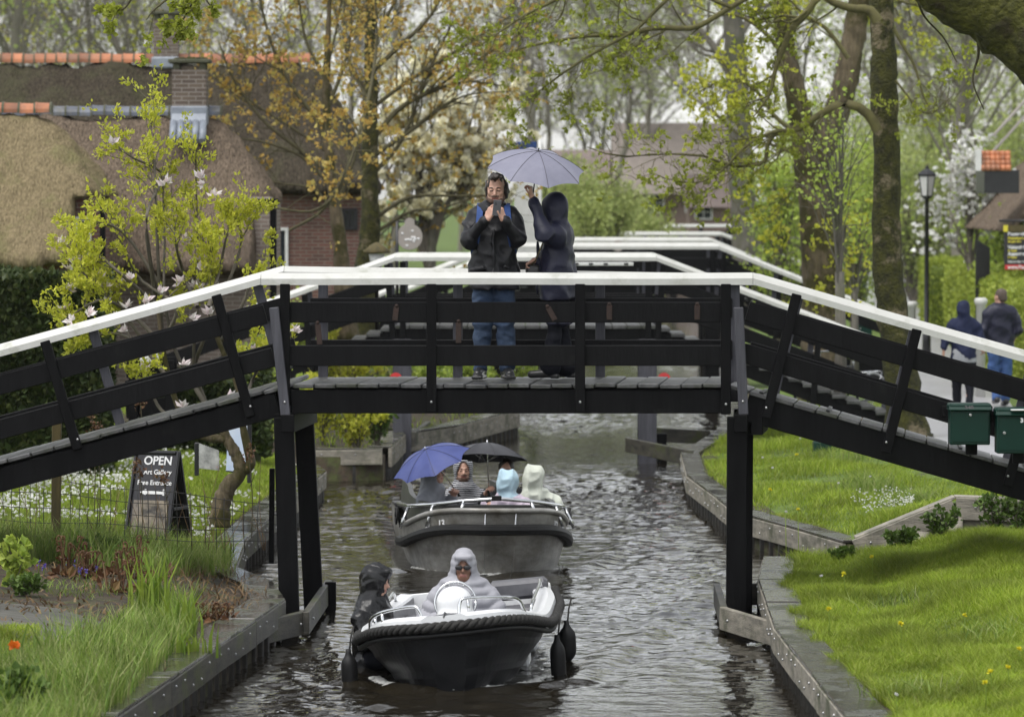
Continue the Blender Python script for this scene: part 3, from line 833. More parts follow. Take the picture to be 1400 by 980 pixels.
# ------------------------------------------------------------------ the near footbridge
Y0 = 43.8; S0 = FPX / Y0; DV = np.array([.13, 1.6, 0])
def B(px, py, back=0., fwd=0.):
    p = P(px, py, Y0); sl_ = -.285 if px > 1012 else (.272 if px < 385 else 0)
    return p + DV * back + np.array([0, -fwd, sl_ * DV[0] * back])      # the ramps fall away squarely to the skewed deck
bridge = empty('footbridge', (0, Y0 + .8, 0), 'black timber footbridge with white handrails in front, where the couple stands', 'footbridge')
def railsec(p, hgt, wd):
    o = [(-wd / 2, -hgt * .5), (-wd / 2, .02 * hgt), (-wd * .06, hgt * .5), (wd * .06, hgt * .5), (wd / 2, .02 * hgt), (wd / 2, -hgt * .5)]
    return np.array([p + np.array([0, a, b]) for a, b in o])
for bk in (0, 1):
    pts = [B(-560, 633, bk), B(357, 381, bk), B(1029, 381, bk), B(1720, 579, bk)]
    for a, b in zip(pts[:-1], pts[1:]):
        mb = MB(); n = 10
        d = nrm(b - a) * .002
        mb.rings([railsec(a + d + (b - a - 2 * d) * t + np.array([0, 0, .003 * math.sin(t * 9 + a[0])]), .105, .12) for t in np.linspace(0, 1, n)])
        mb.build('handrail', M['white'], bridge)
    # horizontal boards: two rows per span
    for (l, r, rows) in (((398), (985), ((427, 427), (486, 486))),):
        for ya, yb in rows:
            mb = MB(); mb.beam(B(394, ya, bk, .005), B(992, yb, bk, .005), .045, 28 / S0); mb.build('rail_board', M['tarh'], bridge)
    for (x0, y0, x1, y1) in ((-560, 676, 363, 429), (-560, 735, 374, 488), (1022, 425, 1720, 628), (1015, 482, 1720, 688)):
        mb = MB(); a, b = B(x0, y0, bk, .004), B(x1, y1, bk, .004)
        mb.beam(a, b, .045, 27 / S0); mb.build('rail_board', M['tarh'], bridge)
    # stringers
    for (x0, y0, x1, y1, h) in ((398, 549, 990, 549, 32), (-560, 808, 380, 553, 33), (1020, 556, 1720, 757, 38)):
        mb = MB(); mb.beam(B(x0, y0, bk, -.02), B(x1, y1, bk, -.02), .07, h / S0); mb.build('stringer', M['tar'], bridge)
    # posts
    fr = [(390, 388, 390, 566), (590, 388, 590, 563), (793, 388, 793, 563), (992, 388, 992, 566)]
    rp = [(296, 403, 343, 569), (62, 466, 107, 614), (-170, 530, -125, 675), (1089, 402, 1047, 571), (1253, 450, 1211, 618), (1420, 498, 1377, 664)]
    if bk: fr = [(412, 388, 412, 560), (603, 388, 603, 563), (805, 388, 805, 563), (996, 388, 996, 560)]; rp = [(a + (22 if a < 700 else -2), b - (6 if a < 700 else 0), c + (22 if a < 700 else -2), d) for a, b, c, d in rp]
    sg = .045 if not bk else -.045
    for (x0, y0, x1, y1) in fr + rp:
        mb = MB(); mb.beam(B(x0, y0, bk, sg), B(x1, y1, bk, sg), .088, .05, up=(0, 1, 0))
        c = B(x1, y1 - 14, bk, sg + .03 * (1 if not bk else -1)); mb.ell(c, (.012, .008, .012), 6, mat=1)
        mb.build('post', [M['tar'] if not bk else M['tar_grey'], M['bolt']], bridge)
    # legs and struts
    for (x0, y0, x1, y1, wd) in ((388 - 4 * bk, 570, 397 - 2 * bk, 890, 27), (1008, 570, 1006, 890, 27)):
        mb = MB(); mb.beam(B(x0, y0, bk, -.02), B(x1 + (6 if bk and x1 < 700 else 0), y1, bk, -.02), wd / S0, .17, up=(0, 1, 0)); mb.build('leg', M['tar'], bridge)
    if not bk:
        for (x0, y0, x1, y1) in ((375, 420, 391, 567), (1009, 420, 1016, 566)):
            mb = MB(); mb.beam(B(x0, y0, bk, .075), B(x1, y1, bk, .075), .085, .06, up=(0, 1, 0)); mb.ell(B(x1 - 1, y1 - 18, 0, .107), (.012, .008, .012), 6, mat=1)
            mb.build('strut', [M['tar_grey'], M['bolt']], bridge)
# cross beams carrying the deck
for px in (394, 1012):
    mb = MB(); mb.beam(B(px, 578, 0, .12), B(px, 578, 1, -.1), .12, 24 / S0); mb.build('cross_beam', M['tar'], bridge)
for px, py in ((383, 577), (1035, 582)):
    mb = MB(); mb.beam(B(px, py, 0, .02), B(px, py, 1, 0), .1, .16); mb.build('cross_beam', M['tar'], bridge)
# deck planks
def planks(x0, y0, x1, y1, n, cleat=0):
    mb = MB(); a0, b0 = B(x0, y0), B(x1, y1)
    L = np.linalg.norm(b0 - a0); d = (b0 - a0) / L; w_ = L / n; upv = np.cross(d, nrm(DV)); upv = upv if upv[2] > 0 else -upv
    for i in range(n):
        c = a0 + d * (i + .5) * w_ + upv * rng.normal(0, .003)
        f = -.035 + rng.normal(0, .006)
        dr = nrm(DV + np.array([0, 0, DV[0] * d[2] / d[0]]))
        mb.beam(c + dr * f, c + dr * (1.62 + rng.normal(0, .01)), w_ - .008 - .004 * rng.random(), .036, up=upv)
        if cleat and i % cleat == 1:
            mb.beam(c + upv * .032 + dr * .02, c + upv * .032 + dr * 1.55, .035, .014, up=upv, mat=1)
    return mb.build('deck', [M['deck'], M['dark']], bridge)
planks(400, 527.5, 990, 527.5, 20)
planks(-560, 781, 392, 528, 30, 0)
planks(994, 528, 1720, 733, 24, 3)
# straps on the upper boards
for px, py, hh, tl in ((541, 429, 19, .12), (627, 455, 28, 0), (436, 457, 28, -.1), (754, 429, 20, -.5), (833, 427, 20, 0), (953, 427, 20, 0)):
    mb = MB(); c = B(px, py, 0, .035); v = np.array([math.sin(tl), 0, math.cos(tl)]) * hh / S0 / 2
    mb.beam(c - v, c + v, .05, .012, up=(0, 1, 0)); mb.ell(c + v * 1.15, (.018, .015, .018), 6)
    mb.build('strap', M['rust'], bridge)
# guard boards round the legs at the waterline
def guard(a, b, z0, h=.2, m='quayd'):
    mb = MB(); a = np.array([a[0], a[1], z0]); b = np.array([b[0], b[1], z0]); mb.beam(a, b, .06, h); 
    d = (b - a); nn = nrm(np.cross(d, (0, 0, 1)))
    for t in (.15, .85): mb.ell(a + d * t + nn * .033 * (1 if nn[1] < 0 else -1), (.014,) * 3, 6, mat=1)
    mb.build('guard_board', [M[m], M['bolt']], bridge)
def g2(px, py): return G(px, py, .25)[:2]
guard(g2(338, 853), g2(418, 834), .15); guard(g2(418, 836), g2(449, 792), .15)
guard(g2(988, 829), g2(1069, 853), .15, m='quay'); guard(g2(980, 797), g2(990, 829), .15); guard(g2(1019, 797), g2(1042, 797), .15)
mb = MB(); p = g2(452, 798); mb.beam((p[0], p[1], -.4), (p[0], p[1], .27), .1, .1, up=(0, 1, 0)); mb.build('guard_post', M['tar'], bridge)
mb = MB(); p = g2(1041, 797); mb.beam((p[0], p[1], -.4), (p[0], p[1], .27), .08, .08, up=(0, 1, 0)); mb.build('guard_post', M['tar'], bridge)

# ------------------------------------------------------------------ bridges further up the canal
def far_bridge(label, Y, pxL, pxR, pyR, slL, slR, legs=True, wd=1.5, bm='tar', nps=3, extra=None):
    s = FPX / Y; a = P(pxL, pyR, Y); b = P(pxR, pyR, Y); zr = a[2]; zd = zr - .95
    root = empty('footbridge', ((a[0] + b[0]) / 2, Y + wd / 2, 0), label, 'footbridge', 'bridges further up the canal')
    LL = (zd - .62) / slL; LR = (zd - .62) / slR
    def pt(x, z, bk): return np.array([x, Y + bk * wd, z])
    for bk in (0, 1):
        for (x0, z0, x1, z1) in ((a[0] - LL, -LL * slL, a[0], 0), (a[0], 0, b[0], 0), (b[0], 0, b[0] + LR, -LR * slR)):
            dx = (x1 - x0)
            mb = MB(); mb.rings([railsec(pt(x0 + .003, zr + z0, bk), .1, .11), railsec(pt(x1 - .003, zr + z1, bk), .1, .11)]); mb.build('handrail', M['white'], root)
            for q in (.3, .62):
                mb = MB(); mb.beam(pt(x0, zr + z0 - q, bk), pt(x1, zr + z1 - q, bk), .04, .17); mb.build('rail_board', M['tarh'], root)
            mb = MB(); mb.beam(pt(x0, zr + z0 - 1.1, bk), pt(x1, zr + z1 - 1.1, bk), .06, .2); mb.build('stringer', M['tar'], root)
            n = nps if dx > 1 else 2
            for t in np.linspace(.03, .97, n + 1):
                lx = -(z1 - z0) / dx * .5
                mb = MB(); xx = x0 + dx * t; zz = zr + z0 + (z1 - z0) * t
                mb.beam(pt(xx - lx * -.4 * 0, zz - .06, bk) + np.array([lx * 0, -.05 if not bk else .05, 0]), pt(xx, zz - 1.2, bk) + np.array([-lx * .5, -.05 if not bk else .05, 0]), .085, .05, up=(0, 1, 0))
                mb.build('post', M['tar'] if (bk == 0) else M['tar_grey'], root)
        if legs:
            for x in (a[0] + .1, b[0] - .12):
                mb = MB(); mb.beam(pt(x, zd - .2, bk), pt(x, -.5, bk), .26 if bk == 0 else .2, .16, up=(0, 1, 0)); mb.build('leg', M['tar_grey'] if bk == 0 and legs == 2 else M['tar'], root)
    for (x0, z0, x1, z1) in ((a[0] - LL, -LL * slL, a[0], 0), (a[0], 0, b[0], 0), (b[0], 0, b[0] + LR, -LR * slR)):
        mb = MB(); n = max(3, int((x1 - x0) / .2))
        for i in range(n):
            x = x0 + (x1 - x0) * (i + .5) / n; z = zr - .98 + z0 + (z1 - z0) * (i + .5) / n
            mb.beam((x, Y - .06, z), (x, Y + wd + .06, z), (x1 - x0) / n - .01, .05)
        mb.build('deck', M['deck'], root)
    return root
far_bridge('last dark footbridge, a thin line of rails beyond the farthest white rails', 225, 930, 1010, 304, .33, .33)
brA = far_bridge('second black footbridge, directly behind the near one, on grey legs above the blue umbrella', 70, 540, 897, 352, .36, .38, legs=2)
far_bridge('third footbridge, whose white rail slopes down behind the mossy trunks', 88, 674, 983, 337, .42, .4)
far_bridge('fourth footbridge, with a small round grey plate on its white rail', 110, 723, 972, 328.5, .4, .42)
far_bridge('fifth footbridge, with pale rails beside the green willow', 140, 829, 987, 320, .36, .36)
far_bridge('farthest footbridge, partly hidden by the broad grey trunk', 182, 917, 1040, 309, .33, .33)
# guard boards at the second bridge's legs
for a, b in ((G(515, 592, .35), G(562, 597, .35)), (G(565, 600, .35), G(585, 585, .35)), (G(858, 608, .3), G(945, 626, .3)), (G(897, 594, .3), G(968, 598, .3))):
    mb = MB(); mb.beam(a, b, .07, .2); mb.build('guard_board', M['quayd'], brA)
mb = MB(); p = G(905, 600, .3); mb.beam((p[0], p[1], -.4), (p[0], p[1], .38), .14, .14, up=(0, 1, 0)); mb.build('guard_post', M['tar'], brA)
# round red and white marks on its legs
for px in (541, 908):
    mb = MB(); c = P(px, 518, 69.85)
    mb.lathe([(.09, -.006), (.09, .006)], 20, c, R=rotm(math.pi / 2, 0, 0), mat=0)
    mb.beam(c + (-.07, -.008, -.02), c + (.07, -.008, -.02), .004, .03, c=.001, mat=1)
    mb.build('round_mark', [M['red'], M['signwhite']], brA)
# grey plates on the fourth bridge's rail
mb = MB()
for px, r in ((833, 8), (845, 13), (857, 8)):
    c = P(px, 336, 109.8); rad = r / S(110) / 2 * 1.2
    mb.lathe([(rad, -.015), (rad, .015)], 16, c, R=rotm(math.pi / 2, 0, 0))
mb.build('grey_rail_plate', M['farwall'], None, label='grey plate of three discs mounted on the fourth bridge rail', cat='plate')
# white board under the second bridge's rail
mb = MB(); a, b = P(766, 361, 69.8), P(866, 361, 69.8); mb.beam(a, b, .02, .05, mat=0)
for t in (.22, .42, .62, .9): mb.beam(a + (b - a) * t + (-.03, -.012, 0), a + (b - a) * t + (.03, -.012, 0), .006, .03, c=.001, mat=1)
mb.build('name_board', [M['wframe'], M['dark']], brA)
# ------------------------------------------------------------------ thatched farmhouses on the left
def thatch_disp(f=1.0, a=.03):
    return lambda p: a * wob(p * np.array([1, 1, .6]), f, 8) + a * .7 * wob(p * np.array([2.5, 2.5, .5]), f * 2.2, 8, 5)
def ridge_tiles(root, a, b, n, r, mat, name='ridge_tile_row'):
    mb = MB(); a = np.asarray(a, float); b = np.asarray(b, float); d = (b - a) / n
    for i in range(n):
        p0 = a + d * (i + .02); p1 = a + d * (i + .96)
        ang = np.linspace(-.1, math.pi + .1, 9); s = nrm(np.cross(d, (0, 0, 1)))
        tl = rng.normal(0, .006)
        def sec(p, rr): return np.array([p + s * rr * math.cos(t) + np.array([0, 0, 1.05 * rr * math.sin(t) + tl]) for t in ang])
        mb.rings([sec(p0, r * 1.06), sec(p0 + d * .1, r * 1.06), sec(p0 + d * .12, r), sec(p1, r * .97)], smooth=False)
        mb.rings([sec(p1 - d * .05, r * 1.07), sec(p1 + d * .1, r * 1.09)], mat=1)
    return mb.build(name, [mat, M['mortar']], root)
def wallbox(root, x0, x1, y0, y1, z0, z1, m, name='wall'):
    mb = MB(); mb.box(((x0 + x1) / 2, (y0 + y1) / 2, (z0 + z1) / 2), (x1 - x0, y1 - y0, z1 - z0), ch=.01); return mb.build(name, m, root)
def window(root, x, y, z, w_, h_, bars=(1, 1), fr='wframe'):
    mb = MB(); t = .06
    for sx in (-1, 1): mb.beam((x + sx * (w_ / 2 - t / 2), y, z - h_ / 2), (x + sx * (w_ / 2 - t / 2), y, z + h_ / 2), t, .07, up=(0, 1, 0))
    for sz in (-1, 1): mb.beam((x - w_ / 2 + t, y, z + sz * (h_ / 2 - t / 2)), (x + w_ / 2 - t, y, z + sz * (h_ / 2 - t / 2)), .068, t)
    for i in range(1, bars[0] + 1):
        xx = x - w_ / 2 + w_ * i / (bars[0] + 1); mb.beam((xx, y, z - h_ / 2 + t), (xx, y, z + h_ / 2 - t), .03, .05, up=(0, 1, 0))
    for i in range(1, bars[1] + 1):
        zz = z - h_ / 2 + h_ * i / (bars[1] + 1); mb.beam((x - w_ / 2 + t, y + .004, zz), (x + w_ / 2 - t, y + .004, zz), .045, .03)
    o = mb.build('window', M[fr], root)
    mb = MB(); mb.box((x, y + .02, z), (w_ - .1, .01, h_ - .1), ch=.001); mb.build('pane', M['glass'], o)
def chimney(root, x, y, z0, z1, w_, d_, m, pipe=0):
    mb = MB(); mb.box((x, y, (z0 + z1) / 2), (w_, d_, z1 - z0), ch=.008)
    c = mb.build('chimney', m, root)
    mb = MB()
    for sx in (-1, 1):
        for sy in (-1, 1): mb.box((x + sx * (w_ / 2 - .06), y + sy * (d_ / 2 - .06), z1 + .05), (.1, .1, .1))
    mb.box((x, y, z1 + .13), (w_ + .12, d_ + .12, .06), ch=.012)
    for i in range(30): mb.ell((x + rng.uniform(-.5, .5) * w_, y + rng.uniform(-.5, .5) * d_, z1 + .165), (.05, .05, .02 + .02 * rng.random()), 6, mat=1)
    mb.build('chimney_cap', [M['mortar'], M['moss']], c)
    if pipe:
        mb = MB(); mb.lathe([(.1, z1 + .16), (.1, z1 + .7), (.13, z1 + .72), (.13, z1 + .8), (.02, z1 + .86)], 12, (x, y, 0)); mb.build('flue_pipe', M['wframe'], c)
    return c

# pale thatched house
h1 = empty('thatched_house', (-8.5, 75, .55), 'pale straw coloured thatched house with orange ridge tiles, nearest on the left', 'house')
s = SDF()
s.planes([((-7, 74.9, 5.1), (0, -1, .95)), ((-7, 74.9, 5.1), (0, 1, .95)), ((-6.86, 74.9, 4.95), (1, -.1, .72)), ((-12, 75, 3), (-1, 0, .2)), ((0, 0, 2.72), (0, 0, -1)), ((0, 72.6, 0), (0, -1, -.25))],
         (-12.5, 71.5, 2.5), (-5.6, 78.5, 5.3), k=.28)
s.box((-5.7, 73, 2.9), (.78, 4, .83), rd=.05, k=.1, op='-')
s.disp = thatch_disp(.8, .035)
s.build('thatched_roof', M['thatch1'], .07, h1, local=False)
ridge_tiles(h1, (-9.8, 74.9, 5.02), (-6.93, 74.9, 5.02), 12, .13, M['tileo'])
wallbox(h1, -11.5, -6.15, 73.95, 77, .3, 3.74, M['brick'])
window(h1, -6.38, 73.92, 3.1, .26, .7, (0, 1))
mb = MB(); mb.beam((-6.08, 73.9, .4), (-6.08, 73.9, 3.75), .08, .08, up=(0, 1, 0)); mb.build('door_post', M['tar'], h1)

# brown thatched house with blue-grey ridge
h2 = empty('thatched_house', (-6, 78, .55), 'brown thatched house with blue grey ridge tiles and pale brick chimney, behind the magnolia', 'house')
s = SDF()
s.planes([((-6, 78, 5.08), (0, -1, .95)), ((-6, 78, 5.08), (0, 1, .95)), ((-4.5, 78, 5.05), (1, -.05, .62)), ((0, 0, 2.55), (0, 0, -1)), ((0, 75.4, 0), (0, -1, -.25)), ((-9.5, 0, 0), (-1, 0, 0))],
         (-9.6, 74.5, 2.4), (-3.0, 81.7, 5.4), k=.3)
s.box((-3.2, 76, 2.9), (.78, 5, .78), rd=.05, k=.12, op='-')
s.disp = thatch_disp(.8, .035)
s.build('thatched_roof', M['thatch2'], .07, h2, local=False)
ridge_tiles(h2, (-8.2, 78, 5.02), (-4.55, 78, 5.02), 18, .13, M['tileb'])
wallbox(h2, -9.2, -3.72, 76.75, 80, .3, 3.74, M['brickl'])
mb = MB(); mb.beam((-3.68, 76.7, .4), (-3.68, 76.7, 3.7), .1, .1, up=(0, 1, 0)); mb.beam((-4.0, 76.72, 3.66), (-3.6, 76.72, 3.66), .06, .1); mb.build('corner_post', M['tar'], h2)
c = chimney(h2, -5.03, 77.85, 4.3, 5.72, .53, .53, M['brickc'])
mb = MB(); mb.box((-5.03, 77.83, 5.0), (.57, .6, .3), ch=.02)
mb.beam((-5.3, 77.45, 4.92), (-4.76, 77.45, 4.92), .5, .03, up=(0, -1, .9)); mb.build('lead_flashing', M['lead'], c)
mb = MB()
for i in range(5): mb.tube([(-5.26 + i * .115, 77.42, 4.9), (-5.26 + i * .115, 77.1, 4.6)], .06, 6)
mb.build('apron_tiles', M['lead'], c)

# big dark thatched barn behind
h3 = empty('thatched_house', (-7, 93, .55), 'large dark thatched farmhouse with orange ridge tiles, behind the two lower thatched roofs', 'house')
s = SDF()
s.planes([((-6, 93, 6.3), (0, -1, .95)), ((-6, 93, 6.3), (0, 1, .95)), ((-3.7, 93, 6.25), (1, -.05, .5)), ((0, 0, 3.75), (0, 0, -1)), ((-13, 0, 0), (-1, 0, 0))],
         (-13.1, 89.8, 3.6), (-1.9, 96, 6.6), k=.3)
s.disp = thatch_disp(.7, .04)
s.build('thatched_roof', M['thatch3'], .09, h3, local=False)
ridge_tiles(h3, (-12, 93, 6.22), (-3.75, 93, 6.22), 40, .15, M['tileo'])
wallbox(h3, -12.5, -2.75, 91.2, 95, .3, 3.9, M['brick'])
window(h3, -4.35, 91.17, 2.5, .5, 1.3, (0, 1)); window(h3, -2.98, 91.17, 3.3, .3, .4, (1, 0), 'blackpaint')
chimney(h3, -6.45, 93, 5.9, 7.0, .46, .46, M['brickc'], pipe=1)
mb = MB(); mb.box((-6.45, 92.95, 6.2), (.52, .6, .22), ch=.03); mb.build('lead_flashing', M['lead'], h3)

# house at the right edge
h4 = empty('gabled_house', (12, 97, .6), 'thatched gable rising out of the right edge above the signboard', 'house')
s = SDF()
zl = 3.3
s.planes([((10.0, 96, 3.75), (-1.15, 0, 1)), ((0, 95, 0), (0, -1, 0)), ((0, 103, 0), (0, 1, 0)), ((12.0, 0, 0), (1, 0, 0)), ((10.0, 96, 3.42), (1.15, 0, -1))], (8.9, 94.8, 3.2), (12.1, 103.2, 8), k=.15)
s.disp = thatch_disp(.8, .03)
s.build('thatched_roof', M['thatch2'], .08, h4, local=False)
wb = MB(); wb.prism([(10.6, 95.5, .3), (12, 95.5, .3), (12, 95.5, 6.1), (10.6, 95.5, 3.85)], (0, 5, 0)); wb.build('wall', M['blackpaint'], h4)
mb = MB(); a, b = P(1358, 207, 95.9), P(1412, 147, 95.9); mb.beam(a, b, .05, .12, up=(0, 1, 0)); mb.beam(a + (0, -.03, .3), b + (0, -.03, .3), .05, .14, up=(0, 1, 0)); mb.build('barge_board', M['farwall'], h4)
mb = MB()
a = P(1341, 234, 94.3)
for r in range(4):
    for c_ in range(6): mb.tube([a + (.05 + c_ * .095, r * .05, r * .09), a + (.05 + c_ * .095, r * .05 + .02, r * .09 + .11)], .055, 6)
mb.build('dormer_tiles', M['tileo'], h4)
mb = MB(); mb.box(a + (-.04, .1, .2), (.1, .25, .4)); mb.build('dormer_cheek', M['wframe'], h4)
mb = MB(); mb.box(a + (.4, .9, -.2), (.66, 1.8, .44)); mb.build('dormer', M['blackpaint'], h4)

# far houses in the middle
def far_house(label, px0, px1, pyr, pye, Y, wallm, roofm, wins, depth=5):
    a, b = P(px0, pye, Y), P(px1, pye, Y); zr = P(0, pyr, Y + depth / 2)[2]
    root = empty('far_house', ((a[0] + b[0]) / 2, Y + depth / 2, .6), label, 'house')
    wallbox(root, a[0] + .2, b[0] - .2, Y + .25, Y + depth - .25, .2, a[2] + .15, M[wallm])
    mb = MB(); o = [(-.3, a[2] - .1), (depth / 2, zr), (depth + .3, a[2] - .1), (depth / 2, zr - .35)]
    s_ = [np.array([a[0], Y + q, z]) for q, z in o]; e_ = [np.array([b[0], Y + q, z]) for q, z in o]
    mb.rings([s_, e_]); mb.build('roof', M[roofm], root)
    mb = MB(); mb.prism([(a[0] + .25, Y + .25, a[2]), (a[0] + .25, Y + depth - .25, a[2]), (a[0] + .25, Y + depth / 2, zr - .1)], (b[0] - a[0] - .5, 0, 0)); mb.build('gable_wall', M[wallm], root)
    for px, py, ww, hh in wins:
        p = P(px, py, Y + .2); window(root, p[0], Y + .22, p[2], ww, hh, (1, 1))
    return root
far_house('far brown roofed house with a white window, beyond the green willow', 838, 1010, 168, 262, 205, 'farbrick', 'farthatch', [(953, 276, 1.0, .9), (895, 278, .8, .8)], 7)
far_house('far pale house with a long grey roof, above the umbrella of the couple', 730, 850, 205, 250, 215, 'farwall', 'farroof', [(800, 262, .9, .8)], 6)
far_house('low far brick annexe beside the broad grey trunk', 935, 1000, 238, 280, 196, 'farbrick', 'farroof', [(962, 290, .7, .6)], 3)
# ------------------------------------------------------------------ trees
def tubes(mb, P_, R, n=4, mat=0):
    """batch of tubes, P_ (N,m,3), R (N,m)"""
    N, m = R.shape
    if N == 0: return
    T = np.gradient(P_, axis=1); T /= np.maximum(np.linalg.norm(T, axis=2, keepdims=True), 1e-9)
    ref = np.where(np.abs(T[:, :1, 2:3]) < .85, np.array([0, 0, 1.]), np.array([1., 0, 0]))
    s = np.cross(T, np.broadcast_to(ref, T.shape)); s /= np.maximum(np.linalg.norm(s, axis=2, keepdims=True), 1e-9); u = np.cross(s, T)
    a = np.arange(n) / n * 2 * math.pi
    V = P_[:, :, None, :] + R[:, :, None, None] * (np.cos(a)[None, None, :, None] * s[:, :, None, :] + np.sin(a)[None, None, :, None] * u[:, :, None, :])
    base = (np.arange(N) * m * n)[:, None, None]; i = (np.arange(m - 1) * n)[None, :, None]; j = np.arange(n)[None, None, :]; j2 = (j + 1) % n
    q = np.stack([base + i + j, base + i + j2, base + i + n + j2, base + i + n + j], -1).reshape(-1, 4)
    mb.raw(V.reshape(-1, 3), q, mat, True)
def resample(limbs, m):
    P_ = []; R = []
    for pts, r in limbs:
        p = spline(pts, m); P_.append(p); R.append(np.interp(np.linspace(0, 1, m), np.linspace(0, 1, len(r)), r))
    return np.array(P_), np.array(R)
def spawn(P_, R, n, L, rg, t0=.15, spread=(.5, 1.1), up=.15, bend=.15, m=6, rf=.55, rmin=.003, taper=.25, wobble=.1, rmax=9, Lt=.5):
    N, mm = R.shape
    seg_ = np.linalg.norm(np.diff(P_, axis=1), axis=2).sum(1)
    idx = rg.choice(N, n, p=seg_ / seg_.sum()); t = t0 + (1 - t0) * rg.random(n) ** .8; t = np.minimum(t, .995)
    u = t * (mm - 1); i = u.astype(int); f = (u - i)[:, None]
    p0 = P_[idx, i] * (1 - f) + P_[idx, i + 1] * f; tn = P_[idx, i + 1] - P_[idx, i]; tn /= np.maximum(np.linalg.norm(tn, axis=1, keepdims=True), 1e-9)
    r0 = R[idx, i] * (1 - f[:, 0]) + R[idx, i + 1] * f[:, 0]
    pr = np.cross(tn, rg.normal(size=(n, 3))); pr /= np.maximum(np.linalg.norm(pr, axis=1, keepdims=True), 1e-9)
    a = rg.uniform(spread[0], spread[1], n)[:, None]
    d = tn * np.cos(a) + pr * np.sin(a); d[:, 2] += up; d /= np.linalg.norm(d, axis=1, keepdims=True)
    ln = (L * rg.uniform(.45, 1.4, n) * (1 - Lt * t))[:, None]
    s = np.linspace(0, 1, m)[None, :, None]
    bv = rg.normal(size=(n, 3)) * .22; bv[:, 2] += bend
    w1 = rg.normal(size=(n, 3)) * wobble; ph = rg.uniform(0, 6.28, n)[:, None, None]
    C = p0[:, None, :] + ln[:, None, :] * (d[:, None, :] * s + bv[:, None, :] * s * s + w1[:, None, :] * np.sin(s * 7 + ph) * s)
    C[:, 0] = p0
    rs = np.clip(r0 * rf * rg.uniform(.6, 1, n), rmin, rmax)[:, None]
    return C, rs * (1 - (1 - taper) * np.linspace(0, 1, m)[None, :])
def tips(P_, per, rg, jit=.05, t0=.4):
    """points along twigs, with the local direction"""
    N, m = P_.shape[:2]
    idx = np.repeat(np.arange(N), per); t = np.minimum(t0 + (1 - t0) * rg.random(len(idx)) ** .7, .999) * (m - 1); i = t.astype(int); f = (t - i)[:, None]
    p = P_[idx, i] * (1 - f) + P_[idx, i + 1] * f; d = P_[idx, i + 1] - P_[idx, i]; d /= np.maximum(np.linalg.norm(d, axis=1, keepdims=True), 1e-9)
    return p + rg.normal(size=p.shape) * jit, d
def pxp(pts, Y):
    return [P(q[0], q[1], Y + (q[2] if len(q) > 2 else 0)) for q in pts]
def pw(w_, Y): return [a / S(Y) / 2 for a in w_]
def rough_trunk(name, limbs, mat, root, n=18, amp=.08):
    mb = MB()
    for pts, r in limbs:
        m = 60; p = spline(pts, m); R = np.interp(np.linspace(0, 1, m), np.linspace(0, 1, len(r)), r)
        T = np.gradient(p, axis=0); T /= np.linalg.norm(T, axis=1, keepdims=True); rr = []
        a = np.arange(n) / n * 2 * math.pi
        for i in range(m):
            s = nrm(np.cross(T[i], (0.05, 1, .02))); u = np.cross(s, T[i])
            o = np.cos(a)[:, None] * s + np.sin(a)[:, None] * u
            q = p[i] + o * R[i]
            k = 1 + amp * (wob(q, 1.1 / max(R[i] * 4, .2), 6) + .7 * wob(q * np.array([1, 1, .4]), 5, 8, 4))
            rr.append(p[i] + o * (R[i] * k)[:, None])
        mb.rings(rr, smooth=True)
    return mb.build(name, mat, root)
def branches(name, sets, mat, root, n=4):
    mb = MB()
    for i, (P_, R) in enumerate(sets): tubes(mb, P_, R, n + (2 if i == 0 else 0) if i < 2 else max(3, n - 1))
    return mb.build(name, mat, root)

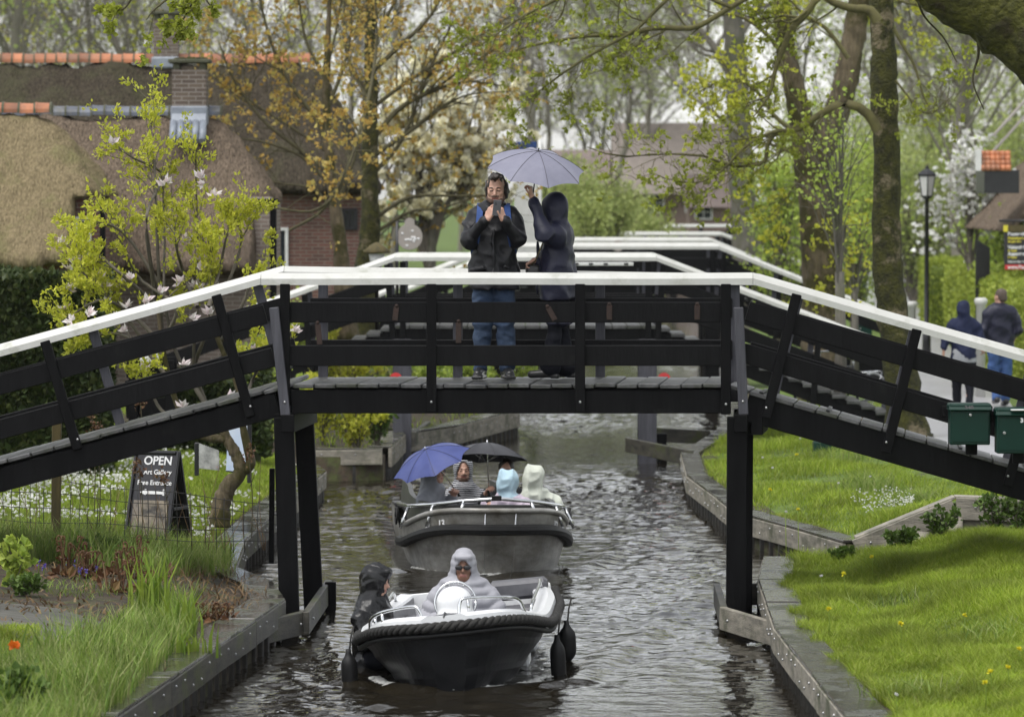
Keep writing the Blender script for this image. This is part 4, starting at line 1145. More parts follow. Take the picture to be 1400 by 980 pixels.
# ---- right bank: the mossy maple by the path
rg = np.random.default_rng(21)
tr = empty('maple_tree', P(1238, 598, 67), 'dark mossy trunk standing by the path, right of the bicycle', 'tree')
Yt = 67
rough_trunk('trunk', [(pxp([(1246, 612), (1240, 585), (1230, 500), (1222, 440), (1215, 380), (1212, 300), (1212, 200), (1209, 120), (1207, 60), (1204, -40), (1202, -150)], Yt), pw([74, 56, 47, 44, 41, 39, 35, 38, 33, 32, 28], Yt))], M['moss'], tr, amp=.07)
limb = [(pxp([(1200, 180), (1190, 160), (1170, 145), (1145, 143), (1120, 158), (1095, 172), (1072, 180), (1052, 190), (1046, 220), (1030, 226), (1000, 227), (960, 213), (905, 211), (845, 214), (803, 201)], 66.6), pw([16, 15, 14, 13, 11, 9, 8, 7, 6, 5, 4, 4, 3.5, 3, 1.5], 67)),
        (pxp([(1120, 158), (1090, 178), (1060, 180), (1020, 200), (985, 235), (950, 250), (905, 243)], 66.3), pw([9, 7, 6, 4, 3, 2.5, 1.5], 67)),
        (pxp([(1200, 30), (1188, 14), (1165, 12), (1140, 4), (1120, -4), (1100, 22), (1082, 40), (1072, 65), (1060, 95), (1052, 130), (1030, 160)], 66), pw([18, 15, 12, 11, 11, 11, 10, 9, 7, 5, 2], 67)),
        (pxp([(1140, 4), (1080, -30), (1000, 10), (950, 38), (900, 38), (850, 48), (800, 50), (740, 60), (700, 70)], 65), pw([9, 9, 8, 8, 8, 7, 5, 4, 2], 67)),
        (pxp([(1000, 10), (930, -10), (870, 40), (800, 80), (750, 115), (705, 152)], 64), pw([6, 6, 5, 4, 3, 2], 67)),
        (pxp([(1200, -60), (1120, -120), (980, -130), (860, -60), (780, -10), (720, 20), (660, 60)], 63.5), pw([14, 11, 10, 8, 6, 4, 2], 67)),
        (pxp([(1210, -80), (1260, -120), (1330, -60), (1360, 10)], 66), pw([12, 9, 6, 2], 67)),
        (pxp([(1222, 40), (1236, 65), (1250, 90), (1262, 130), (1272, 150)], 66.5), pw([6, 5, 4, 3, 1.2], 67)),
        (pxp([(1224, 110), (1240, 130), (1255, 150), (1275, 155), (1290, 140)], 66.4), pw([4, 3, 2.5, 2, 1], 67))]
L0 = resample(limb, 24)
L1 = spawn(*L0, 130, .95, rg, t0=.25, up=.05, bend=-.1, rf=.45, rmin=.006, wobble=.12, m=8)
L2 = spawn(*L1, 620, .5, rg, t0=.2, up=.1, bend=.05, rf=.6, rmin=.0045, wobble=.14)
L3 = spawn(*L2, 1300, .22, rg, t0=.3, up=.15, bend=.1, rf=.6, rmin=.0035, wobble=.12, m=4)
branches('branches', [L0, L1, L2, L3], M['twigy'], tr)
mb = MB()
for LL, per in ((L2, 2), (L3, 3)):
    p, d = tips(LL[0], per, rg, .012, .75)
    k = rg.random(len(p)) < .4
    p, d = p[k], d[k]
    p = np.repeat(p, 5, 0); d = np.repeat(d, 5, 0)
    leaves(mb, p + rg.normal(size=p.shape) * .012, .062, rg, d, spread=.8, asp=.3)
mb.build('crown', M['bud'], tr)

# ---- the forked tree behind it
rg = np.random.default_rng(22)
tr = empty('forked_tree', P(1120, 545, 80), 'stout forked mossy trunk behind the bicycle, left of the dark mossy trunk', 'tree')
Yt = 80
rough_trunk('trunk', [(pxp([(1120, 565), (1120, 540), (1122, 460), (1121, 380), (1117, 300), (1110, 240), (1100, 190), (1088, 130), (1075, 70), (1068, 0), (1060, -100)], Yt), pw([76, 58, 52, 50, 49, 47, 36, 30, 26, 24, 18], Yt)),
                      (pxp([(1108, 250), (1122, 210), (1140, 165), (1155, 115), (1166, 60), (1175, 0), (1185, -90)], Yt), pw([30, 34, 35, 34, 32, 30, 24], Yt))], M['bark'], tr, amp=.06)
limb = [(pxp([(1075, 80), (1040, 40), (1000, 20), (960, 30)], 79), pw([8, 6, 4, 2], 80)), (pxp([(1160, 80), (1130, 40), (1100, 20), (1060, -20)], 79), pw([8, 6, 4, 2], 80)),
        (pxp([(1100, 190), (1060, 160), (1030, 120), (990, 110), (950, 130)], 79), pw([8, 6, 5, 3, 2], 80)), (pxp([(1095, 215), (1062, 200), (1020, 190), (980, 160)], 79), pw([6, 5, 3, 2], 80)),
        (pxp([(1170, 30), (1210, 0), (1260, 10)], 80), pw([7, 5, 2], 80)), (pxp([(1115, 260), (1140, 300), (1150, 360), (1145, 410)], 79.4), pw([4, 3, 2.5, 1], 80)), (pxp([(1095, 240), (1075, 270), (1050, 300)], 79.4), pw([3, 2, 1], 80))]
L0 = resample(limb, 16); L1 = spawn(*L0, 90, .9, rg, up=.05, bend=-.05, rmin=.006, m=8); L2 = spawn(*L1, 420, .5, rg, rmin=.005); L3 = spawn(*L2, 700, .25, rg, rmin=.004, m=4)
branches('branches', [L0, L1, L2, L3], M['twigy'], tr)
mb = MB(); p, d = tips(L3[0], 3, rg, .03, .5); k = rg.random(len(p)) < .5; p, d = p[k], d[k]; p = np.repeat(p, 4, 0); d = np.repeat(d, 4, 0); leaves(mb, p, .075, rg, d, asp=.32); p, d = tips(L1[0], 6, rg, .05); leaves(mb, p, .07, rg, d); mb.build('crown', M['lime'], tr)

# ---- broad grey trunk
rg = np.random.default_rng(23)
tr = empty('grey_tree', P(1020, 425, 125), 'broad smooth grey trunk at the far bridges, in front of the farthest rails', 'tree')
rough_trunk('trunk', [(pxp([(1026, 455), (1023, 400), (1021, 350), (1017, 290), (1013, 230), (1010, 160), (1006, 80), (1000, 0), (995, -80)], 125), pw([60, 46, 40, 36, 35, 33, 30, 27, 22], 125))], M['greytrunk'], tr, amp=.05)
limb = [(pxp([(1008, 120), (980, 70), (940, 20), (900, -40)], 125), pw([16, 12, 8, 4], 125)), (pxp([(1004, 60), (1040, 0), (1060, -60)], 125), pw([14, 10, 4], 125)), (pxp([(1010, 180), (970, 150), (920, 110), (880, 60)], 124), pw([8, 6, 4, 2], 125)), (pxp([(1000, 10), (960, -50), (900, -100)], 125), pw([14, 8, 3], 125))]
L0 = resample(limb, 12); L1 = spawn(*L0, 60, 2.2, rg, rmin=.012, m=8); L2 = spawn(*L1, 400, 1.1, rg, rmin=.009); L3 = spawn(*L2, 1000, .6, rg, rmin=.007, m=4)
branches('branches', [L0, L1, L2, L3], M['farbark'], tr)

# ---- leaning mossy limb crossing the top right corner
rg = np.random.default_rng(24)
tr = empty('leaning_tree', P(1640, 760, 40), 'huge moss covered limb slanting across the top right corner', 'tree')
big = [(pxp([(1680, 800), (1670, 640), (1640, 440), (1600, 300), (1545, 190), (1480, 105), (1410, 45), (1345, 3), (1280, -35), (1210, -80), (1130, -130), (1000, -180)], 40), pw([190, 150, 138, 132, 128, 124, 116, 106, 96, 84, 64, 48], 40))]
rough_trunk('trunk', big, M['mossd'], tr, n=28, amp=.06)
limb = [(pxp([(1100, -100, 0), (900, -175, 1), (700, -170, 3), (520, -130, 4), (380, -80, 5), (290, -30, 5.5), (262, 8, 5.6), (245, 36, 5.7)], 40), pw([40, 36, 30, 24, 16, 9, 4, 1.5], 40)),
        (pxp([(420, -95, 4.8), (300, -60, 5), (200, -20, 5.4), (170, 12, 5.5), (155, 14, 5.6)], 40), pw([14, 9, 5, 3, 1.2], 40)),
        (pxp([(330, -60, 5), (270, -30, 5), (215, 10, 5), (200, 28, 5.0)], 40), pw([8, 5, 3, 1.2], 40)),
        (pxp([(1330, 20, 0), (1338, 70, .1), (1330, 110, 0), (1345, 150, .1)], 40), pw([5, 4, 2.5, 1.5], 40)),
        (pxp([(1250, -20, 0), (1262, 20, .1), (1290, 52, .2), (1308, 85, .1)], 40), pw([4, 3, 2.5, 1.5], 40))]
L0 = resample(limb, 20); L1 = spawn(L0[0][:3], L0[1][:3], 26, .4, rg, t0=.62, up=-.1, bend=-.1, rf=.5, rmin=.004, m=6)
branches('branches', [L0, L1], M['twig'], tr, n=6)
mb = MB(); p, d = tips(L1[0], 6, rg, .01, .35); p = np.repeat(p, 9, 0); d = np.repeat(d, 9, 0); leaves(mb, p + rg.normal(size=p.shape) * .018, .05, rg, d, spread=1.1, asp=.4); mb.build('crown', M['bud'], tr)

# ---- the two amber-leaved trees on the left bank
def amber(name, label, seed, Yt, trunk, tw, limb, lw, n1=120, n2=700, mat='bark'):
    rg = np.random.default_rng(seed)
    tr = empty(name, pxp([trunk[0]], Yt)[0], label, 'tree')
    rough_trunk('trunk', [(pxp(trunk, Yt), pw(tw, Yt))], M['moss'] if mat == 'moss' else M['bark'], tr, n=12)
    L0 = resample([(pxp(a, Yt), pw(b, Yt)) for a, b in zip(limb, lw)], 18)
    L1 = spawn(*L0, n1, 1.2, rg, t0=.2, up=.25, bend=.05, rf=.5, rmin=.007, m=8)
    L2 = spawn(*L1, int(n2 * .75), .55, rg, rmin=.005, up=.1)
    branches('branches', [L0, L1, L2], M['twig'], tr)
    mb = MB(); p, d = tips(L2[0], 3, rg, .03, .55); k = rg.random(len(p)) < .5; p, d = p[k], d[k]
    p = np.repeat(p, 5, 0); d = np.repeat(d, 5, 0); d[:, 2] -= .25
    leaves(mb, p + rg.normal(size=p.shape) * .035, .075, rg, d, spread=.9, asp=.42); mb.build('crown', M['rusty'], tr)
amber('amber_maple', 'slender mossy trunk with amber young leaves, left of the pair before the dark barn', 31, 80,
      [(476, 470), (468, 365), (462, 310), (453, 240), (447, 170), (446, 110), (448, 60), (452, -30)], [34, 22, 18, 14, 13, 11, 8, 4],
      [[(450, 200), (430, 160), (400, 120), (375, 70), (360, 20), (350, -40)], [(448, 150), (470, 90), (480, 40), (478, -40)], [(453, 240), (410, 205), (360, 165), (320, 110), (300, 60)],
       [(456, 260), (420, 220), (380, 200), (330, 190), (285, 195)], [(447, 110), (420, 60), (410, 10), (400, -50)], [(460, 280), (480, 230), (500, 170), (520, 120)], [(462, 300), (430, 260), (380, 250), (320, 235)], [(452, 215), (430, 195), (345, 140), (300, 100)],
       [(446, 100), (460, 40), (470, -20)], [(395, 315, -6), (440, 288, -6), (472, 235, -6), (500, 150, -5), (515, 60, -4), (512, -20, -4)], [(340, 300, -6), (370, 285, -6), (430, 288, -6), (470, 250, -6), (478, 200, -5)]],
      [[8, 7, 6, 5, 4, 2], [7, 5, 4, 2], [7, 6, 5, 4, 2], [6, 5, 4, 3, 1.5], [6, 5, 3, 2], [6, 4, 3, 1.5], [5, 4, 3, 1.5], [5, 4, 3, 1.5], [5, 3, 2], [4, 5, 5, 5, 4, 3], [2, 3, 4, 4, 3]], 130, 760)
amber('amber_maple', 'thicker mossy trunk with amber young leaves, right of the pair before the white magnolia', 32, 83,
      [(498, 470), (500, 365), (506, 310), (506, 240), (506, 170), (507, 100), (506, 40), (508, -60)], [44, 30, 27, 24, 21, 18, 15, 9],
      [[(510, 190), (545, 150), (590, 125), (640, 112), (690, 118)], [(507, 100), (550, 60), (590, 20), (620, -40)], [(505, 130), (480, 90), (470, 40), (475, -30)], [(508, 215), (560, 180), (600, 150), (640, 130), (700, 125)],
       [(508, 240), (550, 190), (590, 90), (620, 30)], [(507, 80), (525, 30), (560, -30)], [(506, 60), (490, 10), (460, -50)], [(510, 300), (560, 270), (620, 268), (690, 268)], [(510, 320), (560, 290), (600, 285), (650, 270)], [(506, 150), (560, 110), (640, 60), (700, 20)],
       [(505, 205), (470, 150), (440, 120)], [(590, 125), (640, 90), (690, 60), (720, 40)]],
      [[9, 8, 7, 4, 2], [8, 7, 5, 3], [7, 6, 4, 2], [8, 7, 5, 3, 1.5], [8, 6, 4, 2], [7, 5, 3], [6, 4, 2], [7, 6, 4, 2], [6, 5, 3, 1.5], [7, 6, 4, 2], [5, 3, 1.5], [5, 4, 3, 1.5]], 130, 560, 'moss')

# ---- petals in cups
def flowers(mb, c, size, rg, np_=6, up=1.0, asp=.3, mat=0):
    c = np.asarray(c, float); n = len(c)
    ax = rg.normal(size=(n, 3)) * .7; ax[:, 2] += up; ax /= np.linalg.norm(ax, axis=1, keepdims=True)
    e = np.cross(ax, rg.normal(size=(n, 3))); e /= np.linalg.norm(e, axis=1, keepdims=True); f = np.cross(ax, e)
    for k in range(np_):
        t = k / np_ * 6.283 + rg.uniform(-.3, .3, n)
        o = rg.uniform(.35, 1.1, n)
        d = ax + (np.cos(t) * o)[:, None] * e + (np.sin(t) * o)[:, None] * f
        leaves(mb, c, size, rg, d, spread=.08, asp=asp, mat=mat)
# ---- magnolia with yellow-green leaves, by the open sign
rg = np.random.default_rng(41); Ym = 50.4
mg = empty('magnolia_tree', P(302, 708, Ym), 'magnolia with yellow green leaves and pale pink flowers behind the left ramp', 'tree')
rough_trunk('trunk', [(pxp([(300, 720), (302, 690), (312, 665), (328, 645), (322, 622), (310, 600), (298, 575), (285, 560)], Ym), pw([30, 26, 22, 20, 17, 14, 11, 9], Ym)),
                      (pxp([(326, 648), (342, 635), (338, 610), (333, 585), (330, 560), (322, 520), (300, 470), (285, 420)], Ym), pw([14, 14, 12, 10, 9, 8, 7, 6], Ym)),
                      (pxp([(310, 600), (285, 598), (265, 590), (245, 560), (232, 520), (222, 470), (215, 420)], Ym), pw([13, 12, 10, 8, 7, 6, 5], Ym))], M['bark'], mg, n=12, amp=.1)
limb = [[(285, 560), (265, 500), (270, 420), (270, 330), (268, 250), (268, 205)], [(285, 560), (240, 480), (225, 400), (225, 320), (222, 250)], [(222, 470), (215, 330), (212, 240), (206, 180), (208, 128)], [(215, 420), (200, 300), (222, 240), (180, 215), (153, 192)],
        [(222, 470), (180, 430), (140, 410), (100, 430), (75, 445)], [(232, 520), (170, 430), (120, 380), (100, 355)], [(215, 420), (160, 370), (130, 352), (100, 390)], [(285, 420), (300, 370), (310, 320), (318, 285)], [(300, 470), (330, 420), (345, 380), (358, 365)],
        [(285, 420), (310, 390), (330, 330), (320, 290)], [(265, 500), (290, 430), (295, 380), (285, 330)], [(265, 590), (220, 560), (200, 520), (170, 500)], [(330, 560), (345, 520), (360, 490), (380, 480)], [(232, 520), (190, 470), (150, 455), (110, 470)], [(270, 420), (250, 370), (240, 330), (235, 270)], [(222, 470), (240, 420), (190, 380), (165, 330), (150, 290)], [(225, 400), (170, 320), (120, 300)]]
L0 = resample([(pxp([(q[0], q[1], rg.uniform(-.4, .4)) for q in l], Ym), pw([7, 5, 4, 3, 1.6], Ym)) for l in limb], 16)
L1 = spawn(*L0, 170, .55, rg, t0=.25, up=.35, bend=.15, rf=.6, rmin=.004, m=6, wobble=.05); L2 = spawn(*L1, 260, .25, rg, rmin=.003, up=.3, m=4)
branches('branches', [L0, L1, L2], M['twigg'], mg)
mb = MB()
for LL, per, t0 in ((L1, 12, .2), (L2, 12, .2), (L0, 20, .45)):
    p, d = tips(LL[0], per, rg, .02, t0); p = np.repeat(p, 3, 0) + rg.normal(size=(len(p) * 3, 3)) * .012; d = np.repeat(d, 3, 0); d[:, 2] += .4
    k = (p[:, 2] < 3.75) | (rg.random(len(p)) < .42); leaves(mb, p[k], .05, rg, d[k], spread=.8, asp=.27)
mb.build('crown', M['lime'], mg)
fl = [(153, 190), (228, 243), (222, 248), (275, 238), (278, 246), (292, 262), (105, 352), (112, 349), (95, 362), (95, 390), (268, 385), (272, 350), (248, 378), (218, 393), (200, 405), (180, 375), (98, 432), (145, 410), (122, 420), (285, 423), (250, 492), (250, 550), (315, 540), (170, 447), (176, 412), (262, 430), (240, 300), (120, 424), (200, 407), (146, 385), (272, 386), (302, 432), (160, 430)]
mb = MB(); c = np.array([P(a, b, Ym + rg.uniform(-.6, .1)) for a, b in fl]); p, d = tips(L1[0], 1, rg, .02, .8); k = (rg.random(len(p)) < .16) & (p[:, 2] < 3.4); c = np.concatenate([c - (0, 0, .05), p[k]]); 
for q in c[:95]:
    mb = MB(); q = q[None, :]; flowers(mb, q, .092, rg, 7, up=.8, asp=.24); flowers(mb, q, .065, rg, 4, up=1.2, asp=.25); mb.build('flower', M['pinkp'], mg)

# ---- white magnolia far left
rg = np.random.default_rng(42); Yw_ = 97
wm = empty('white_magnolia', P(590, 470, Yw_), 'cream flowered magnolia behind the amber trees', 'tree')
rough_trunk('trunk', [(pxp([(585, 480), (588, 400), (590, 330), (592, 270)], Yw_), pw([22, 16, 13, 10], Yw_))], M['greytrunk'], wm, n=10)
L0 = resample([(pxp([(588, 380 - 8 * i % 90), (588 + sx * .4, 300 - i * 6), (590 + sx, yy_)], Yw_), pw([7, 5, 2], Yw_)) for i, (sx, yy_) in enumerate([(-80, 330), (-60, 230), (-70, 130), (-40, 90), (0, 85), (40, 90), (70, 110), (90, 150), (100, 200), (95, 260), (80, 320), (30, 180), (-30, 180), (50, 240), (105, 130), (-85, 290), (60, 340), (-60, 345)])], 12)
L1 = spawn(*L0, 150, 1.0, rg, t0=.15, up=.3, rmin=.008, m=6); L2 = spawn(*L1, 480, .5, rg, rmin=.006, up=.3, m=4)
branches('branches', [L0, L1, L2], M['twigg'], wm)
mb = MB(); p, d = tips(L2[0], 3, rg, .04, .5); k = rg.random(len(p)) < .75; flowers(mb, p[k], .15, rg, 6, asp=.4); mb.build('flowers', M['cream'], wm)
mb = MB(); p, d = tips(L1[0], 5, rg, .1, .3); leaves(mb, np.repeat(p, 2, 0), .1, rg, None); mb.build('crown', M['rusty'], wm)

# ---- leafy masses: bushes and small trees built from stems and leaf sprays
def bush(name, label, base, h, rx, ry, mat, seed, nl=5000, leaf=.09, stems=9, sm='twigg', cat='shrub', group=None, low=.1, clump=60, trunk=None, flowerm=None, nf=0, fs=.08):
    rg = np.random.default_rng(seed); base = np.asarray(base, float)
    root = empty(name, base, label, cat, group)
    lim = []
    for i in range(stems):
        a = rg.uniform(0, 6.28); r = rg.uniform(.2, .95)
        st = base + (0, 0, 0) if trunk is None else base + (0, 0, trunk * rg.uniform(.7, 1))
        e = base + (math.cos(a) * rx * r, math.sin(a) * ry * r, h * (1 - .45 * r * r) * rg.uniform(.75, 1.02))
        mdl = st + (e - st) * .5 + (0, 0, h * .08)
        kq = 1 if trunk is None else .55; lim.append(([st, mdl, e], [(h * .012 + .004) * kq, (h * .008 + .003) * kq, .004]))
    L0 = resample(lim, 10); L1 = spawn(*L0, stems * 8, h * .3, rg, t0=.02 if trunk is None else .15, up=.3, rmin=.004, m=6)
    if trunk is not None:
        mb = MB(); mb.tube([base - (0, 0, .1), base + (.02, 0, trunk * .5), base + (0, .02, trunk)], [h * .022, h * .018, h * .014], 8); mb.build('trunk', M[sm], root)
    branches('stems', [L0, L1], M[sm], root)
    mb = MB(); per = max(1, nl // (len(L1[0]) + 1)); p, d = tips(L1[0], per, rg, h * .035, .05)
    leaves(mb, p, leaf, rg, d, spread=1.2, asp=.4); mb.build('leaves', M[mat], root)
    if flowerm:
        mb = MB(); p, d = tips(L1[0], max(1, nf // len(L1[0])), rg, h * .02, .5); flowers(mb, p, fs, rg, 5, asp=.45); mb.build('flowers', M[flowerm], root)
    return root
def gp(px, Y, dz=0): 
    x = (px - 700) / FPX * Y; return np.array([x, Y, float(landz(x, Y)) + dz])
bush('willow', 'pale green willow bush standing beside the far bridges', gp(815, 134), 4.0, 1.5, 1.3, 'midl', 51, 9000, .1, 22, cat='willow')
bush('willow', 'pale green willow bush behind the person with the umbrella', gp(770, 142), 3.9, 1.5, 1.3, 'midl', 52, 8000, .1, 20, cat='willow')
bush('willow', 'pale green willow bush nearest the farthest bridge', gp(878, 150), 3.5, 1.5, 1.3, 'midl', 53, 8000, .1, 20, cat='willow')
bush('young_lime_tree', 'bright green young tree between the grey trunk and the forked trunk', gp(1064, 108), 4.3, .75, .8, 'mid', 54, 6000, .08, 16, cat='tree')
bush('young_lime_tree', 'bright green young tree seen between the forked trunk and the dark mossy trunk', gp(1166, 118), 4.6, .9, .9, 'mid', 55, 6000, .08, 16, cat='tree')
bush('sapling', 'thin staked sapling with fresh leaves right of the forked trunk', gp(1148, 71), 4.6, .32, .3, 'mid', 56, 700, .07, 8, cat='tree', trunk=2.2, sm='greytrunk')
bush('sapling', 'slim sapling with fresh leaves just left of the dark mossy trunk', gp(1168, 84), 3.6, .45, .4, 'mid', 57, 1000, .075, 9, cat='tree', trunk=1.7, sm='greytrunk')
bush('pear_tree', 'small pear tree in white blossom beside the street lamp', gp(1326, 103), 4.1, .8, .7, 'mid', 58, 700, .07, 14, cat='tree', trunk=2.0, flowerm='daisy', nf=900, fs=.085)
for i, (px, Y, h, r, m_, nl) in enumerate([(1250, 140, 4.5, 1.6, 'midl', 5000), (1290, 155, 6.5, 2.0, 'midl', 6000), (1340, 150, 6.0, 1.8, 'midl', 6000), (1385, 120, 3.6, 1.2, 'mid', 4500), (1395, 100, 2.9, .8, 'mid', 3000), (1370, 160, 7.0, 2.2, 'midl', 6000), (1215, 165, 6.5, 1.8, 'midl', 6000), (1110, 150, 6, 1.8, 'midl', 6000), (1160, 175, 6.5, 2, 'midl', 6000)]):
    bush('garden_tree', 'soft green garden tree among the trees on the right', gp(px, Y), h, r, r * .8, m_, 60 + i, nl, .11, 16, cat='tree', group='green trees behind the hedges')

# ---- bare trees in the distance (four shapes, copied)
def bare(seed, h, mat_, leafmat=None, nl=0):
    rg = np.random.default_rng(seed)
    root = empty('bare_tree', (0, 0, 0), 'tall bare tree fading into the grey distance', 'tree', 'bare trees in the distance')
    tp = np.array([(rg.normal(0, .15) * i, rg.normal(0, .15) * i, h * i / 5) for i in range(6)])
    rough = resample([(tp, [h * .0115, h * .0095, h * .008, h * .006, h * .004, .01])], 14)
    mb = MB(); tubes(mb, *rough, 8); mb.build('trunk', mat_, root, local=True)
    L1 = spawn(*rough, 22, h * .42, rg, t0=.22, up=.5, bend=.2, rf=.5, rmin=.03, m=10); L2 = spawn(*L1, 190, h * .18, rg, rmin=.018, up=.2, m=7); L3 = spawn(*L2, 900, h * .09, rg, rmin=.011, up=.15, m=5); L4 = spawn(*L3, 1100, h * .05, rg, rmin=.008, m=4)
    mb = MB()
    for LL in (L1, L2, L3, L4): tubes(mb, *LL, 4 if LL is L1 else 3)
    mb.build('branches', mat_, root, local=True)
    if leafmat:
        mb = MB(); p, d = tips(L4[0], nl, rg, .12, .3); leaves(mb, p, .13, rg, d, asp=.4); mb.build('crown', leafmat, root, local=True)
    return root
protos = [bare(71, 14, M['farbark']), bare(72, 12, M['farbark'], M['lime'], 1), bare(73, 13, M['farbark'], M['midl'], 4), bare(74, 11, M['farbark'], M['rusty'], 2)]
rgb_ = np.random.default_rng(75)
spots = []
for px in range(-60, 1500, 95): spots.append((px + rgb_.uniform(-25, 25), rgb_.uniform(185, 250)))
for px in range(-40, 1450, 190): spots.append((px + rgb_.uniform(-30, 30), rgb_.uniform(140, 175)))
spots += [(30, 120), (110, 128), (180, 125), (830, 170), (1320, 128), (1345, 133), (745, 165), (60, 150)]
used = set()
spots = [q for q in spots if not (640 < q[0] < 1010 and rgb_.random() < .5)]
for i, (px, Y) in enumerate(spots):
    k = int(rgb_.integers(0, 4)) if px < 720 else int(rgb_.choice([0, 1, 2, 2, 2]))
    if 740 < px < 1000 and Y < 180 : Y += 60
    if k in used: o = copy_tree(protos[k])
    else: o = protos[k]; used.add(k)
    x = (px - 700) / FPX * Y
    if XL(Y) - 1 < x < XR(Y) + 1: x = XL(Y) - 3
    o.location = (x, Y, float(landz(x, Y)) - .05); o.rotation_euler = (0, 0, rgb_.uniform(0, 6.28)); sc = rgb_.uniform(.85, 1.25); o.scale = (sc, sc, sc)
    if k == 1: o['label'] = 'distant tree with a yellow green haze of young leaves'; o['group'] = 'yellow green tinted trees in the distance'
    if k == 2: o['label'] = 'tall distant tree in pale green leaf'; o['group'] = 'green tinted trees in the distance'
    if k == 3: o['label'] = 'distant tree with thin amber young leaves'; o['group'] = 'amber tinted trees in the distance'
for k in range(4):
    if k not in used: protos[k].location = (20 + k * 3, 200, .6)
# ------------------------------------------------------------------ people
def head_parts(s, c, R, k=1.0, skin=0, eye=1, lip=2, brow=3, beard=None, glasses=False, ears=True):
    """head looking along local -Y of R, skull centre at c"""
    c = np.asarray(c, float); R = np.asarray(R)
    T = lambda *p: c + R @ (np.array(p) * k)
    s.ell(T(0, .012, .03), np.array([.074, .094, .096]) * k, R, .02, lab=skin)
    s.ell(T(0, -.02, -.035), np.array([.061, .07, .085]) * k, R, .03, lab=skin)
    s.cap(T(-.026, -.055, -.088), T(.026, -.055, -.088), .026 * k, None, .03, lab=skin if beard is None else beard)
    if beard is not None:
        s.cap(T(-.05, -.02, -.075), T(.05, -.02, -.075), .03 * k, None, .03, lab=beard)
        s.cap(T(-.02, -.086, -.045), T(.02, -.086, -.045), .009 * k, None, .01, lab=beard)
    s.cap(T(0, -.082, .012), T(0, -.104, -.026), .0095 * k, .014 * k, .014, lab=skin)
    for x in (-1, 1):
        s.ell(T(x * .031, -.098, .006), np.array([.017, .018, .012]) * k, R, .012, op='-')
        s.cap(T(x * .012, -.085, .024), T(x * .05, -.071, .025), .0085 * k, .006 * k, .012, lab=skin)
        s.cap(T(x * .018, -.092, .027), T(x * .048, -.078, .029), .0035 * k, .0028 * k, .003, lab=brow)
        s.ell(T(x * .031, -.0765, .006), np.array([.015, .012, .011]) * k, R, .004, lab=skin)
        s.cap(T(x * .031 - .009, -.0868, .002), T(x * .031 + .009, -.0868, .002), .003 * k, None, .002, lab=eye)
        s.ell(T(x * .042, -.058, -.022), np.array([.02, .02, .02]) * k, R, .025, lab=skin)
        if ears: s.ell(T(x * .078, .012, -.004), np.array([.011, .02, .033]) * k, R, .012, lab=skin)
    s.cap(T(-.018, -.086, -.06), T(.018, -.086, -.06), .0075 * k, None, .008, lab=lip)
    return T
def hand(s, wr, d, n, k=1.0, curl=.5, thumb=1, lab=0, pinch=0.):
    """wr wrist, d finger direction, n palm normal; fingers curl towards n; thumb = side sign"""
    wr = np.asarray(wr, float); d = nrm(d); n = np.asarray(n, float); n = nrm(n - d * (n @ d)); sd = np.cross(d, n) * thumb
    for q in (-.6, -.2, .2, .6):
        s.cap(wr + sd * q * .03 * k, wr + d * .085 * k + sd * q * .058 * k, .016 * k, .013 * k, .012, lab=lab)
    for i, (q, L) in enumerate(((.033, .07), (.011, .08), (-.011, .075), (-.032, .058))):
        p = wr + d * .085 * k + sd * q * k; a = 0; ll = L * k
        for fr, r in ((.45, .0095), (.33, .0085), (.22, .0078)):
            a += curl * (1 + .12 * i) * .9
            e = p + (d * math.cos(a) + n * math.sin(a)) * ll * fr
            s.cap(p, e, r * k, r * .93 * k, .003, lab=lab); p = e
    t0 = wr + d * .02 * k + sd * .026 * k
    t1 = t0 + (d * .55 + sd * .62 + n * .45) * .042 * k; t2 = t1 + (d * .8 + sd * .1 + n * (.5 + pinch)) * .032 * k
    s.cap(t0, t1, .014 * k, .0115 * k, .012, lab=lab); s.cap(t1, t2, .011 * k, .009 * k, .004, lab=lab)
def folds(a=.006, f=3.0, z=.5):
    """soft swell plus sharp creases"""
    a *= 1.7
    return lambda p: a * .5 * wob(p * np.array([1, 1, z]), f * .8, 7) + a * 1.5 * (np.abs(wob(p * np.array([1, 1, z]) + .05 * wob(p, 2, 4)[..., None], f * 1.1, 6, 6)) - .4) + a * .5 * (np.abs(wob(p * np.array([1, 1, z * 1.3]), f * 2.4, 6, 11)) - .4)
def film(a=.012, f=2.4):
    a *= 1.8
    return lambda p: a * 1.6 * (np.abs(wob(p * np.array([1, 1, .45]), f, 6, 2)) - .4) + a * .9 * (np.abs(wob(p * np.array([1, 1, .7]), f * 2.2, 6, 9)) - .4)
def quilt(a=.006, pitch=.055):
    def fn(p):
        q = p[..., 2] + .012 * wob(p, 2.0, 5)
        return a * (1 - 2 * np.abs(np.sin(q / pitch * math.pi))) + .003 * wob(p, 5, 6)
    return fn
SK = ['skin', 'dark', 'lip', 'hair', 'hair']
def mats_(*n): return [M[q] for q in n]
def person(label, loc, rz=0, group=None):
    return dict(label=label, loc=loc, rz=rz, kids=[], group=group)
def finish(p, body, mats, h=.007):
    o = body.build('person', mats, h, None, local=True, label=p['label'], cat='person', group=p['group'])
    o.location = tuple(float(q) for q in p['loc']); o.rotation_euler = (0, 0, p['rz'])
    for name, s, m, hh in p['kids']: s.build(name, m, hh, o, local=True)
    return o
def world(p, q):
    c, s_ = math.cos(p['rz']), math.sin(p['rz']); q = np.asarray(q, float)
    return np.asarray(p['loc'], float) + np.array([c * q[0] - s_ * q[1], s_ * q[0] + c * q[1], q[2]])
